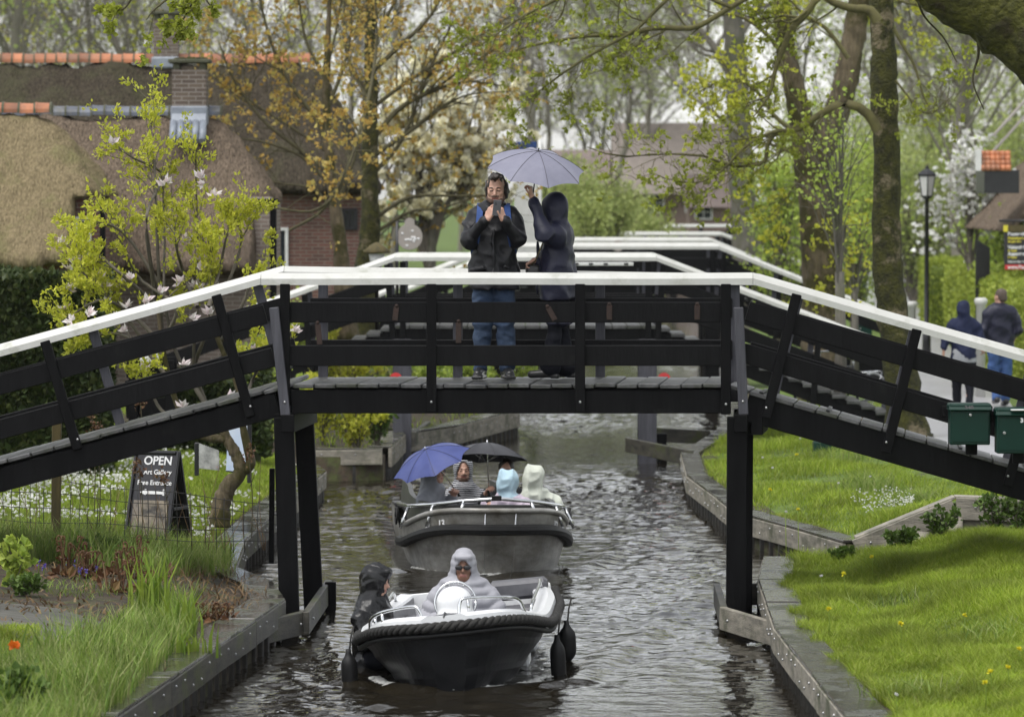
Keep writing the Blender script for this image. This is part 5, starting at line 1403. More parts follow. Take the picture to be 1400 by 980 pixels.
def local(p, q):
    c, s_ = math.cos(-p['rz']), math.sin(-p['rz']); q = np.asarray(q, float) - np.asarray(p['loc'], float)
    return np.array([c * q[0] - s_ * q[1], s_ * q[0] + c * q[1], q[2]])
def hood(s, c, R, k=1.0, r=(.105, .125, .14), open_=True, cut=(.072, .09, .1), fwd=-.075, drop=-.02, peak=0., nk=(.085, .1)):
    c = np.asarray(c, float); T = lambda *q: c + R @ (np.array(q) * k)
    s.ell(T(0, .015, .02), np.array(r) * k, R, .03)
    s.cap(T(0, .05, -.07), T(0, .035, -.17), nk[0] * k, nk[1] * k, .05)
    if peak: s.cap(T(-.05, -.09, .09), T(.05, -.09, .09), .02 * k, None, .03)
    if open_:
        s.ell(T(0, fwd - .05, drop), np.array(cut) * k, R, .015, op='-')
        s.ell(T(0, fwd + .045, drop), np.array((cut[0] * .98, cut[1], cut[2] * 1.0)) * k, R, .01, op='-')
def umbrella(label, top, tilt, R, hgt, fab, handle, nrib=8, droop=.0, group=None):
    """top: world apex; tilt: rotation matrix of the axis; handle: world point of the grip"""
    top = np.asarray(top, float); root = empty('umbrella', top - (0, 0, .0), label, 'umbrella', group)
    V = []; nr, na = 9, nrib * 6
    for i in range(nr + 1):
        r = i / nr
        for j in range(na):
            t = j / na * 2 * math.pi; g = abs(math.sin(t * nrib / 2))      # 0 on a rib, 1 between ribs
            ph = (t * nrib / 2 / math.pi) % 1.0; al = math.pi / nrib; rr = R * r * (math.cos(al) / math.cos((ph - .5) * 2 * al)) * (1 - .05 * g * r * r)
            z = -hgt * (r ** 1.8) - .012 * g * r * math.sin(r * math.pi) - .014 * (1 - g) * r ** 4
            V.append((rr * math.cos(t), rr * math.sin(t), z))
    V = np.array(V) @ np.asarray(tilt).T + top
    i = np.arange(nr)[:, None] * na; j = np.arange(na)[None, :]; j2 = (j + 1) % na
    q = np.stack([i + j, i + j2, i + na + j2, i + na + j], -1).reshape(-1, 4)
    mb = MB(); mb.raw(V, q, smooth=True); mb.build('canopy', M[fab], root)
    A = np.asarray(tilt)
    mb = MB()
    for k in range(nrib):
        t = k / nrib * 2 * math.pi
        mb.tube([top + A @ np.array((R * r * math.cos(t), R * r * math.sin(t), -hgt * r ** 1.8 - .014 * r ** 4 + .001)) for r in np.linspace(.02, 1.0, 9)], .0022, 4)
    mb.build('seams', M['umbk'], root)
    mb = MB()
    for k in range(nrib):
        t = k / nrib * 2 * math.pi
        mb.tube([top + A @ np.array((R * r * math.cos(t), R * r * math.sin(t), -hgt * r ** 1.9 - .02)) for r in np.linspace(.02, .97, 8)], .0035, 4)
        m_ = top + A @ np.array((R * .5 * math.cos(t), R * .5 * math.sin(t), -hgt * .5 ** 1.9 - .02)); mb.tube([m_, top + A @ np.array((0, 0, -hgt * 1.3))], .003, 4)
    mb.build('ribs', M['steel'], root)
    d = nrm(np.asarray(handle) - top)
    mb = MB(); mb.tube([top + A @ np.array((0, 0, .03)), top, np.asarray(handle)], .006, 8); mb.build('shaft', M['dark'] if fab == 'umbg' else M['steel'], root)
    mb = MB(); mb.tube([np.asarray(handle) - d * .02, np.asarray(handle) + d * .09], .014, 8); mb.build('handle', M['rubber'], root)
    return root
I3 = np.eye(3)
# ---- man with the phone
YM = 44.75; sM = S(YM); fz = B(0, 527)[2] + .03
pm_ = person('bearded man in black jacket and jeans photographing with a phone on the near bridge', (P(675, 0, YM)[0], YM, fz), 0)
b = SDF(); Rh = rotm(R_(12), 0, R_(-6)); hc = np.array([.02, -.03, 1.70])
head_parts(b, hc, Rh, 1.08, beard=4)
b.cap(hc + (0, .015, -.08), (0, .03, 1.45), .055, .07, .03)
b.chain([(0, .03, 1.45), (0, .02, 1.2), (0, .02, .95)], [.1, .1, .1], .05)
WL, WR = np.array([.085, -.29, 1.43]), np.array([-.055, -.28, 1.435])
for sx, W, E in ((1, WL, (.215, -.13, 1.23)), (-1, WR, (-.215, -.13, 1.23))):
    b.chain([(sx * .165, .02, 1.46), E, W], [.05, .042, .028], .02)
    b.chain([(sx * .09, .02, .92), (sx * .105, 0, .5), (sx * .115, .02, .08)], [.075, .055, .045], .03)
    b.cap((sx * .115, .02, .05), (sx * .13, -.12, .03), .035, .03, .03)
hand(b, WL, (-.35, -.15, 1.0), (-.7, .5, .1), 1.02, .85, thumb=-1)
hand(b, WR, (.45, -.12, .85), (.55, .75, -.1), 1.02, .5, thumb=1, pinch=.3)
j = SDF()
j.chain([(0, .02, 1.4), (0, .01, 1.2), (0, .01, 1.0), (0, .01, .83)], [.2, .19, .198, .222], .06, sq=(1, 1.42, 1))
for sx, W, E in ((1, WL, (.22, -.13, 1.235)), (-1, WR, (-.22, -.13, 1.235))):
    E = np.array(E); j.chain([(sx * .135, .03, 1.47), (sx * .185, .01, 1.4), E, W + (E - W) * .14], [.075, .08, .066, .046], .04)
    j.cap(W + (E - W) * .2, W + (E - W) * .1, .052, .05, .01)
j.chain([(-.09, .0, 1.53), (-.05, -.075, 1.5), (.05, -.075, 1.5), (.09, 0, 1.53), (.06, .09, 1.55), (-.06, .09, 1.55), (-.09, 0, 1.53)], [.042] * 7, .03)
j.box((0, .0, .72), (.4, .4, .085), op='-', k=.01)
j.cap((.0, -.165, 1.4), (.0, -.185, .85), .012, .012, .012)
for sx in (-1, 1): j.cap((sx * .1, -.16, 1.0), (sx * .19, -.13, .97), .016, .016, .012)
j.disp = folds(.009, 2.6, .9)
t = SDF()
for sx in (-1, 1):
    t.chain([(sx * .085, .02, .9), (sx * .1, .005, .5), (sx * .118, .025, .1)], [.115, .087, .07], .03)
t.disp = folds(.006, 3.4, 1.6)
sh = SDF()
for sx in (-1, 1):
    sh.cap((sx * .118, .04, .06), (sx * .145, -.14, .035), .05, .042, .03); sh.cap((sx * .118, .03, .06), (sx * .118, .03, .15), .052, .05, .03)
    sh.box((sx * .13, -.055, .008), (.052, .15, .018), R=rotm(0, 0, sx * .14), rd=.012, k=.012)
sh.box((0, 0, -.05), (.5, .5, .045), op='-', k=.004)
hr = SDF(); T = lambda *p: hc + Rh @ np.array(p) * 1.06
hr.ell(T(0, .022, .046), (.083, .1, .094), Rh, .02); hr.ell(T(-.078, .03, -.02), (.026, .05, .075), Rh, .03); hr.ell(T(.082, .03, -.025), (.03, .052, .08), Rh, .03); hr.ell(T(0, .09, -.02), (.07, .035, .075), Rh, .03)
hr.ell(T(0, -.095, .0), (.062, .06, .085), Rh, .02, op='-')
hr.ell(T(.0, -.07, .118), (.062, .036, .026), Rh, .02)
hr.disp = lambda p: .01 * (np.abs(wob(p * np.array([1.6, 1, .5]), 7, 8)) - .4) + .008 * wob(p * np.array([1.6, 1, .6]), 18, 8, 4)
pm_['kids'] = [('jacket', j, M['jblack'], .011), ('jeans', t, M['jeans'], .011), ('shoes', sh, M['leather'], .009), ('hair', hr, M['hair'], .008)]
finish(pm_, b, mats_('skin', 'dark', 'lip', 'hair', 'stubble'), .0055)
mb = MB(); c = world(pm_, (.03, -.325, 1.53)); mb.beam(c + (-.008, .0, -.07), c + (.008, -.03, .07), .072, .009, up=(0, 1, .2), c=.003, mat=0)
for q in (.018, .006): mb.ell(c + (-.01, -.033, .05 + q * 0 - q), (.006, .003, .006), 8, mat=1)
mb.build('smartphone', mats_('greyvinyl', 'dark'), None, label='dark smartphone held up in the hands of the man on the bridge', cat='phone')
bp = empty('backpack', world(pm_, (0, .25, 1.0)), 'blue strapped backpack on the back of the man with the phone', 'backpack')
s = SDF(); s.box((0, .28, 1.22), (.15, .09, .22), rd=.06, k=.03); s.disp = folds(.006, 3)
s.build('bag', M['jblack'], .015, bp, local=False, xf=lambda V: V + np.array(pm_['loc']))
for sx in (-1, 1):
    mb = MB(); pts = spline([(sx * .12, .2, 1.45), (sx * .12, .07, 1.565), (sx * .122, -.075, 1.52), (sx * .13, -.135, 1.42), (sx * .15, -.15, 1.28), (sx * .18, -.03, 1.12)], 24) + np.array(pm_['loc'])
    rr = []
    for i, q in enumerate(pts):
        tdir = nrm(pts[min(i + 1, 23)] - pts[max(i - 1, 0)]); sd = nrm(np.array([1., .2 * sx, 0]) - tdir * tdir[0]); nn = np.cross(tdir, sd)
        rr.append(np.array([q + sd * .028 + nn * .006, q + sd * .028 - nn * .006, q - sd * .028 - nn * .006, q - sd * .028 + nn * .006]))
    mb.rings(rr, smooth=False); mb.build('strap', M['bluestrap'], bp)

# ---- woman with the umbrella
YW = 44.85
pw_ = person('person in long navy hooded coat holding up a grey umbrella on the near bridge', (P(760, 0, YW)[0], YW, fz), R_(-104))
b = SDF(); hc = np.array([0, -.02, 1.50]); Rh = rotm(R_(-5), 0, R_(-14))
head_parts(b, hc, Rh, .93)
b.cap(hc + (0, .01, -.08), (0, .03, 1.28), .05, .06, .03); b.chain([(0, .03, 1.28), (0, .02, 1.0), (0, .03, .8)], [.08, .085, .09], .05)
WU = local(pw_, P(727, 268, YW - .12)); EU = local(pw_, P(744, 322, YW - .28)); SU = np.array([.165, .03, 1.27])
WD = local(pw_, P(730, 356, YW + .0)); ED = np.array([-.23, .02, 1.0]); SD = np.array([-.165, .03, 1.27])
b.chain([SU, EU, WU], [.045, .04, .026], .02); b.chain([SD, ED, WD], [.045, .04, .026], .02)
ax_w = P(727, 258, YW - .12)
hand(b, WU, (.05, -.1, 1), (0, -1, .1), .92, 1.0, thumb=1); hand(b, WD, (.3, -.7, -.5), (.3, -.2, -.9), .92, .8, thumb=-1)
for sx in (-1, 1): b.chain([(sx * .075, .03, .8), (sx * .08, .02 - sx * .01, .42), (sx * .08, .03 - sx * .055, .08)], [.065, .045, .035], .03); b.cap((sx * .08, .03 - sx * .055, .05), (sx * .09, -.09 - sx * .055, .03), .03, .025, .03)
j = SDF()
j.chain([(0, .02, 1.25), (0, .015, 1.05), (0, .03, .88), (0, .03, .66)], [.185, .18, .2, .225], .06, sq=(1, 1.28, 1))
j.chain([(.13, .03, 1.3), SU + (.02, 0, 0), EU, WU + (EU - WU) * .16], [.08, .085, .072, .05], .045)
j.chain([(-.13, .03, 1.3), SD, ED, WD + (ED - WD) * .16], [.08, .085, .07, .05], .045)
j.box((0, 0, .6), (.5, .5, .105), op='-', k=.01)
hood(j, hc, Rh, 1.0, r=(.11, .135, .15))
j.cap((.005, -.165, 1.22), (.0, -.17, .75), .01, .01, .01)
j.disp = folds(.007, 2.8, .8)
t = SDF()
for sx in (-1, 1): t.chain([(sx * .075, .03, .78), (sx * .08, .02 - sx * .01, .42), (sx * .08, .03 - sx * .055, .09)], [.09, .062, .088], .02)
t.disp = folds(.006, 3.2, 1.4)
sh = SDF()
for sx in (-1, 1): sh.cap((sx * .085, .05 - sx * .055, .045), (sx * .095, -.15 - sx * .055, .03), .042, .034, .03); sh.box((sx * .09, .07 - sx * .055, .015), (.035, .04, .02), k=.01)
sh.box((0, 0, -.05), (.5, .5, .045), op='-', k=.004)
pw_['kids'] = [('coat', j, M['jnavy'], .011), ('trousers', t, M['dkpants'], .012), ('shoes', sh, M['leather'], .01)]
finish(pw_, b, mats_('skin', 'dark', 'lip', 'hair'), .007)
hb = empty('handbag', P(726, 372, YW - .02), 'dark handbag on a thin strap at the hip of the person in the navy coat', 'bag')
mb = MB(); mb.tube([P(752, 312, YW - .14), P(741, 335, YW - .2), P(733, 355, YW - .16), P(727, 362, YW - .1)], .007, 6); mb.build('strap', M['wood'], hb)
s = SDF(); s.box(P(729, 372, YW), (.07, .045, .065), rd=.03); s.build('bag', M['leather'], .012, hb, local=False)
umbrella('grey violet folding umbrella held over the couple on the near bridge', P(736, 207, YW - .05), rotm(R_(20), R_(8), 0) @ rotm(0, 0, .3), .455, .165, 'umbg', P(728, 272, YW - .14))

# ---- two walkers on the path
Yk = 75.5
def walker_loc(px, Y): return np.array([(px - 700) / FPX * Y, Y, float(landz(np.array((px - 700) / FPX * Y), np.array(Y))) + .06])
wz = walker_loc(1318, 74.5)
pk = person('walker in navy hooded jacket seen from behind on the path', wz, R_(180 - 4))
b = SDF(); hc = np.array([0, -.01, 1.53]); head_parts(b, hc, I3, .93); b.cap(hc + (0, .02, -.08), (0, .02, 1.3), .05, .06, .03); b.chain([(0, .02, 1.3), (0, .02, 1.0), (0, .02, .85)], [.08, .085, .09], .05)
for sx, w_ in ((1, (.3, .1, .93)), (-1, (-.29, -.16, .97))):
    b.chain([(sx * .165, .02, 1.3), (sx * .27, .05, 1.08), w_], [.045, .04, .026], .02); hand(b, w_, (.1 * sx, -.2, -1), (-sx, -.3, 0), .92, .5, thumb=-sx)
legs = (((.085, .02, .85), (.1, -.06, .47), (.09, -.14, .1)), ((-.085, .02, .85), (-.09, .02, .46), (-.08, .16, .12)))
for l in legs: b.chain(l, [.08, .06, .045], .03); b.cap(np.array(l[2]) - (0, 0, .04), np.array(l[2]) + (0, -.12, -.07), .034, .028, .03)
j = SDF(); j.chain([(0, .01, 1.28), (0, .01, 1.05), (0, .02, .86)], [.185, .17, .195], .06, sq=(1, 1.35, 1))
for sx, w_ in ((1, (.3, .1, .93)), (-1, (-.29, -.16, .97))): j.chain([(sx * .13, .02, 1.33), (sx * .18, .02, 1.27), (sx * .275, .05, 1.08), np.array(w_) + (0, 0, .04)], [.075, .08, .065, .045], .04)
j.box((0, 0, .72), (.25, .4, .075), op='-', k=.01); hood(j, hc, I3, .98); j.disp = folds(.007, 2.6, .8)
he = SDF(); he.chain([(0, .02, .86), (0, .02, .76)], [.19, .195], .05, sq=(1, 1.4, 1)); he.box((0, 0, .65), (.25, .4, .09), op='-', k=.01)
t = SDF()
for l in legs: t.chain(l, [.105, .078, .055], .03)
t.disp = folds(.005, 3, 1)
sh = SDF()
for l in legs: a = np.array(l[2]); sh.cap(a + (0, .04, -.04), a + (0, -.13, -.07), .045, .036, .03)
pk['kids'] = [('jacket', j, M['jnavy2'], .014), ('hem', he, M['greyhem'], .014), ('leggings', t, M['dkpants'], .014), ('shoes', sh, M['greyhem'], .012)]
finish(pk, b, mats_('skin', 'dark', 'lip', 'hair'), .009)
wz = walker_loc(1368, 76.0)
pk = person('walker with greying short hair in navy jacket and jeans seen from behind on the path', wz, R_(180 + 8))
b = SDF(); hc = np.array([0, -.01, 1.66]); Rh = rotm(0, 0, R_(28)); head_parts(b, hc, Rh, 1.0); b.cap(hc + (0, .02, -.08), (0, .02, 1.4), .055, .065, .03); b.chain([(0, .02, 1.42), (0, .02, 1.1), (0, .02, .9)], [.09, .095, .09], .05)
for sx, w_ in ((1, (.27, -.02, .92)), (-1, (-.26, -.2, 1.02))):
    b.chain([(sx * .18, .02, 1.42), (sx * .28, .05, 1.15), w_], [.05, .042, .028], .02); hand(b, w_, (0, -.3, -1), (-sx, -.3, 0), 1.0, .5, thumb=-sx)
legs = (((.09, .02, .92), (.1, -.02, .5), (.1, .17, .14)), ((-.09, .02, .92), (-.1, -.05, .5), (-.1, -.08, .1)))
for l in legs: b.chain(l, [.08, .06, .045], .03); b.cap(np.array(l[2]) - (0, 0, .04), np.array(l[2]) + (0, -.12, -.07), .034, .028, .03)
j = SDF(); j.chain([(0, .01, 1.38), (0, .01, 1.15), (0, .02, .92)], [.215, .2, .205], .06, sq=(1, 1.4, 1))
for sx, w_ in ((1, (.27, -.02, .92)), (-1, (-.26, -.2, 1.02))): j.chain([(sx * .15, .02, 1.45), (sx * .2, .02, 1.38), (sx * .285, .05, 1.15), np.array(w_) + (0, 0, .05)], [.075, .085, .07, .05], .04)
j.cap((0, .02, 1.5), (0, .01, 1.55), .075, .07, .02); j.box((0, 0, .76), (.3, .4, .08), op='-', k=.01); j.disp = folds(.007, 2.6, .8)
t = SDF()
for l in legs: t.chain(l, [.115, .088, .07], .03)
t.disp = folds(.007, 3, 1.2)
sh = SDF()
for l in legs: a = np.array(l[2]); sh.cap(a + (0, .05, -.04), a + (0, -.14, -.07), .05, .04, .03)
hr = SDF(); T = lambda *p: hc + Rh @ np.array(p); hr.ell(T(0, .02, .045), (.083, .1, .093), Rh); hr.ell(T(0, .06, -.02), (.072, .06, .06), Rh); hr.ell(T(0, -.09, 0), (.065, .06, .1), Rh, op='-', k=.02); hr.disp = lambda p: .004 * wob(p, 12, 8)
pk['kids'] = [('jacket', j, M['jnavy'], .014), ('jeans', t, M['jeans2'], .014), ('shoes', sh, M['leather'], .012), ('hair', hr, M['hairg'], .01)]
finish(pk, b, mats_('skin', 'dark', 'lip', 'hair'), .009)

# ---- distant people
for px, Y, jm, tm, lab in ((1179, 150, 'jnavy', 'jeans2', 'distant person in dark top and blue jeans on the path'), (1158, 158, 'greyhem', 'greyhem', 'distant person in pale clothes on the path beside the one in jeans')):
    p_ = person(lab, walker_loc(px, Y), R_(180)); b = SDF(); hc = np.array([0, 0, 1.6]); b.ell(hc, (.08, .1, .12)); b.chain([(0, 0, 1.45), (0, 0, .9)], [.1, .12], .05); b.cap(hc, (0, 0, 1.4), .05, .06)
    j = SDF(); j.chain([(0, 0, 1.36), (0, 0, .95)], [.2, .19], .06, sq=(1, 1.4, 1)); t = SDF(); hr = SDF(); hr.ell(hc + (0, .02, .04), (.09, .1, .1))
    for sx in (-1, 1):
        w_ = np.array((sx * .26, 0, .85)); b.chain([(sx * .17, 0, 1.4), (sx * .25, .03, 1.1), w_], [.05, .04, .03]); b.cap(w_, w_ - (0, 0, .1), .03, .02); j.chain([(sx * .17, 0, 1.4), (sx * .255, .03, 1.1), w_], [.08, .065, .05], .04)
        t.chain([(sx * .09, 0, .92), (sx * .1, 0, .5), (sx * .1, .05 * sx, .05)], [.11, .085, .065], .03); b.chain([(sx * .09, 0, .92), (sx * .1, .05 * sx, .03)], [.08, .04])
    p_['kids'] = [('jacket', j, M[jm], .03), ('trousers', t, M[tm], .03), ('hair', hr, M['hair'], .03)]; finish(p_, b, mats_('skin'), .02)
# ------------------------------------------------------------------ boats
def frame_xf(loc, rz, heel):
    Rm = rotm(0, 0, rz) @ rotm(0, heel, 0); loc = np.asarray(loc, float)
    return (lambda V: np.asarray(V, float) @ Rm.T + loc), Rm
def put(mb, xf):
    mb.V = [xf(v) for v in mb.V]; return mb
# ---- the black and white motorboat in front
L1b = 4.5
M['liner'] = pm('shaded_cockpit_liner', (.22, .22, .23), (.16, .16, .17), 8, rough=.5)  # cockpit shadow painted in: floor and inner walls greyer than the white deck
X1, R1m = frame_xf((-.45, 38.25, 0), R_(-2.5), R_(-6.0))
X1 = frame_xf((-.47, 38.2, .0), R_(-2.2), R_(-5.5))[0]
def hb1(s): return .75 * np.clip(1 - np.abs(1 - np.minimum(s / .42, 1)) ** 2.6, 0, 1) ** (1 / 2.2) * (1 - .12 * smoothstep(.6, 1, s)) + .02
def zg1(s): return .54 - .15 * smoothstep(0, .3, s)
boat1 = empty('motorboat', (-.4, 40.3, 0), 'small black motorboat with white inside and thick rope fender, nearest the camera', 'boat')
st = np.concatenate([np.linspace(0.004, .12, 9), np.linspace(.15, 1, 22)])
rr = []
for s in st:
    b, zg = hb1(s), zg1(s); y = s * L1b
    rake = .2 * (1 - smoothstep(0, .3, s))
    prof = []
    for q in np.linspace(0, 1, 15):                       # keel to gunwale, with lapped strakes
        f = q ** .55; stp = .02 * ((q * 4.2) % 1.0) * (q < .96)
        z = -.2 + (zg + .2) * q
        prof.append((b * (.3 + .7 * f) * (.84 + .16 * q) + stp, y + rake * (1 - q) ** 1.2, z))
    left = [(-x, yy, z) for x, yy, z in prof[::-1]]
    rr.append(np.array(left + prof))
mb = MB(); mb.rings(rr, closed=False, caps=False, smooth=False)
r0 = rr[-1]; mb.raw(r0, [list(range(len(r0)))]); r0 = rr[0]; mb.raw(r0, [list(range(len(r0)))[::-1]])
put(mb, X1).build('hull', M['hull'], boat1)
gs = np.concatenate([np.linspace(.0, .05, 14) ** 1, np.linspace(.06, 1, 50)])
gl = np.array([(hb1(max(s, .002)), s * L1b, zg1(s)) for s in gs])
gun = np.concatenate([gl[::-1] * (-1, 1, 1), gl[1:]])
def even(p, n):
    d = np.concatenate([[0], np.cumsum(np.linalg.norm(np.diff(p, axis=0), axis=1))]); t = np.linspace(0, d[-1], n)
    return np.stack([np.interp(t, d, p[:, i]) for i in range(3)], -1), d[-1]
g_, gL = even(gun, 520)
mb = MB(); T_ = np.gradient(g_, axis=0); T_ /= np.linalg.norm(T_, axis=1, keepdims=True)
sd_ = np.cross(T_, (0, 0, 1)); up_ = np.cross(sd_, T_)
for k in range(3):
    a = np.linspace(0, gL / .19 * 6.283, len(g_)) + k * 2.094
    mb.tube(g_ + sd_ * (.028) + (0, 0, -.02) + (sd_ * np.cos(a)[:, None] + up_ * np.sin(a)[:, None]) * .02, .024, 6)
put(mb, X1).build('rope_fender', M['rope'], boat1)
mb = MB(); mb.tube(g_ + sd_ * .012 + (0, 0, -.085), .022, 6); put(mb, X1).build('rubbing_strip', M['rubber'], boat1)
# white gunwale and deck: foredeck closed, cockpit open
rr = []
for s in np.concatenate([np.linspace(.006, .1, 8), np.linspace(.13, 1, 24)]):
    b, zg, y = max(hb1(s), .075), zg1(s), s * L1b
    ins = max(b - .17, .0) * smoothstep(.10, .2, s); zi = zg + .055; fl = zi - .3 * smoothstep(.16, .22, s)
    half = [(b, zg - .01), (b - .01, zg + .045), (b - .06, zg + .07), (ins + .01, zi), (ins, zi - .02), (ins * .97, fl + .03), (ins * .6, fl), (0, fl + .001)]
    rr.append(np.array([(-x, y, z) for x, z in half] + [(x, y, z) for x, z in half[::-1][1:]]))
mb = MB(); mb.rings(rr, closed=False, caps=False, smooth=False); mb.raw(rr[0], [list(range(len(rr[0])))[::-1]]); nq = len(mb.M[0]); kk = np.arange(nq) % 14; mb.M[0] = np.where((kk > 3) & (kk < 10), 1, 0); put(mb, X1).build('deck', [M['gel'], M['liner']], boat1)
mb = MB(); mb.box((0, L1b - .04, .3), (1.2, .06, .3)); put(mb, X1).build('transom', M['gel'], boat1)
for q in (((0, 3.6, .12), (1.1, .5, .32)), ((0, 2.35, .08), (1.06, .5, .26))):
    mb = MB(); mb.box(*q, ch=.02); put(mb, X1).build('bench', M['gel'], boat1)
mb = MB(); mb.box((.42, 3.95, .45), (.5, .3, .16), ch=.03); mb.box((0, 3.6, .3), (1.1, .46, .06), ch=.02); put(mb, X1).build('cushion', M['greyvinyl'], boat1)
s = SDF(); s.cap((.0, 1.55, .1), (.0, 1.62, .55), .145, .125, .03); s.box((0, 1.55, .2), (.15, .12, .3), rd=.05, k=.06); s.ell((0, 1.6, .58), (.14, .13, .12), k=.05)
s.build('console', M['gel'], .02, boat1, local=False, xf=X1)
mb = MB(); a = np.linspace(0, 2 * math.pi, 33); wc = np.array([0.0, 1.76, .56]); Rw = rotm(R_(-12), 0, 0)
mb.tube(wc + np.stack([.165 * np.cos(a), 0 * a, .165 * np.sin(a)], -1) @ Rw.T, .011, 8)
for t in (R_(20), R_(160), R_(270)): mb.tube([wc, wc + np.array((.16 * math.cos(t), 0, .16 * math.sin(t))) @ Rw.T], .008, 6)
for t in (R_(60), R_(75), R_(105), R_(120), R_(90)): mb.tube([wc + np.array((.135 * math.cos(t), 0, .135 * math.sin(t))) @ Rw.T, wc + np.array((.16 * math.cos(t), 0, .16 * math.sin(t))) @ Rw.T], .005, 5)
mb.ell(wc, (.03, .03, .03), 8); put(mb, X1).build('steering_wheel', M['steel'], boat1)
for pts in ([(-.66, .55, .47), (-.68, .8, .58), (-.5, .42, .66), (-.28, .2, .7), (-.2, .14, .68), (-.17, .13, .57)], [(.11, .1, .56), (.13, .12, .68), (.19, .14, .71), (.45, .3, .68), (.56, .55, .63), (.6, .62, .52)]):
    pts = pts if pts[0][0] > 0 else [(-.62, .62, .5), (-.6, .56, .58), (-.5, .4, .64), (-.28, .2, .68), (-.2, .14, .665), (-.17, .13, .56)]
    mb = MB(); mb.tube(spline(pts, 30), .014, 8); q = np.array(pts[2]); mb.tube([q, q - (0, 0, .13)], .012, 8); put(mb, X1).build('grab_rail', M['steel'], boat1)
for sx in (-1, 1):
    mb = MB(); mb.tube(spline([(sx * .62, 1.3, .47), (sx * .63, 1.5, .53), (sx * .63, 3.0, .53), (sx * .62, 3.6, .54), (sx * .62, 3.8, .46)], 24), .013, 8)
    put(mb, X1).build('side_rail', M['steel'], boat1)
# fenders hanging on their lines
def fender(px, py, Y, label, r=.068, h=.3):
    c = P(px, py, Y); root = empty('boat_fender', c - (0, 0, h / 2), label, 'fender', 'black fenders of the front boat')
    prof = [(.012, -h / 2 - .06), (.02, -h / 2 - .03), (r * .6, -h / 2 - .005)] + [(r * (1 - .35 * abs(t) ** 5), h / 2 * t) for t in np.linspace(-1, 1, 11)] + [(r * .5, h / 2 + .012), (.022, h / 2 + .04), (.02, h / 2 + .07)]
    mb = MB(); mb.lathe(prof, 14, c, R=rotm(R_(3), R_(-3), 0)); mb.build('body', M['rubber'], root)
    mb = MB(); mb.tube([c + (0, 0, h / 2 + .06), c + (.01, .03, h / 2 + .16), c + (.03, .08, h / 2 + .24)], .008, 6); mb.build('line', M['rope'], root)
fender(478, 921, 38.95, 'black sausage fender hanging beside the passenger in the shiny raincoat', .065, .26)
fender(763, 905, 39.6, 'black sausage fender hanging at the right bow of the black motorboat', .062, .3)
fender(776, 879, 40.8, 'black sausage fender hanging farther back on the right side of the black motorboat', .07, .24)

# ---- the aluminium tender behind it
L2b = 4.8
X2 = frame_xf((-.12, 49.65, 0), R_(7), R_(.6))[0]
boat2 = empty('tender', (-.3, 52.5, 0), 'worn aluminium tender with a black rubbing strake and silver rails, carrying a party under umbrellas', 'boat')
def hb2(s): return .16 + .665 * np.clip(1 - (1 - np.minimum(s / .3, 1)) ** 2.3, 0, 1) ** .6 * (1 - .3 * smoothstep(.32, 1, s))
def zg2(s): return .66 - .22 * smoothstep(0, .3, s)
rr = []
for s in np.concatenate([np.linspace(0, .1, 10), np.linspace(.13, 1, 20)]):
    b, zg, y = hb2(s), zg2(s), s * L2b; bb = .13 + (b - .13) * .82; rk = .2 * (1 - smoothstep(0, .2, s))
    half = [(.0, -.25, rk * 1.4), (bb * .85, -.2, rk * 1.3), (bb, -.05, rk), (b * .97, zg - .22, rk * .25), (b, zg, 0)]
    rr.append(np.array([(-x, y + r, z) for x, z, r in half[::-1]] + [(x, y + r, z) for x, z, r in half[1:]]))
mb = MB(); mb.rings(rr, closed=False, caps=False, smooth=False); n_ = len(rr[0]); mb.raw(rr[0], [list(range(n_))[::-1]]); mb.raw(rr[-1], [list(range(n_))])
put(mb, X2).build('hull', M['alu'], boat2)
gs = np.concatenate([np.linspace(0, .1, 16), np.linspace(.12, 1, 30)])
def line2(dz, off=.0, t=1.0): 
    g = np.array([(hb2(s) + off, s * L2b - (off if s == 0 else 0), zg2(s) + dz) for s in gs[gs <= t]]); return np.concatenate([g[::-1] * (-1, 1, 1), g])
mb = MB(); p, _ = even(line2(.0, 0, .42), 120); mb.tube(p, .03, 8); put(mb, X2).build('gunwale_tube', M['alu'], boat2)
mb = MB(); p, _ = even(line2(-.19, .015, .36), 120); T_ = np.gradient(p, axis=0); T_ /= np.linalg.norm(T_, axis=1, keepdims=True); sd_ = np.cross(T_, (0, 0, 1)); sd_ /= np.linalg.norm(sd_, axis=1, keepdims=True)
rr = [np.array([q + s_ * a + np.array((0, 0, b)) for a, b in ((0, -.055), (.05, -.04), (.06, 0), (.05, .04), (0, .055))]) for q, s_ in zip(p, sd_)]
mb.rings(rr); put(mb, X2).build('rubbing_strake', M['rubber'], boat2)
for sx in (-1, 1):
    mb = MB(); mb.tube([(sx * .155, -.004, zg2(0) - .02), (sx * .14, .2, 0.0), (sx * .13, .27, -.1)], .008, 6); put(mb, X2).build('weld_seam', M['steel'], boat2)
mb = MB(); mb.beam((.0, .13, .3), (.0, .185, .1), .012, .02, up=(0, 1, 0)); put(mb, X2).build('bow_eye', M['steel'], boat2)
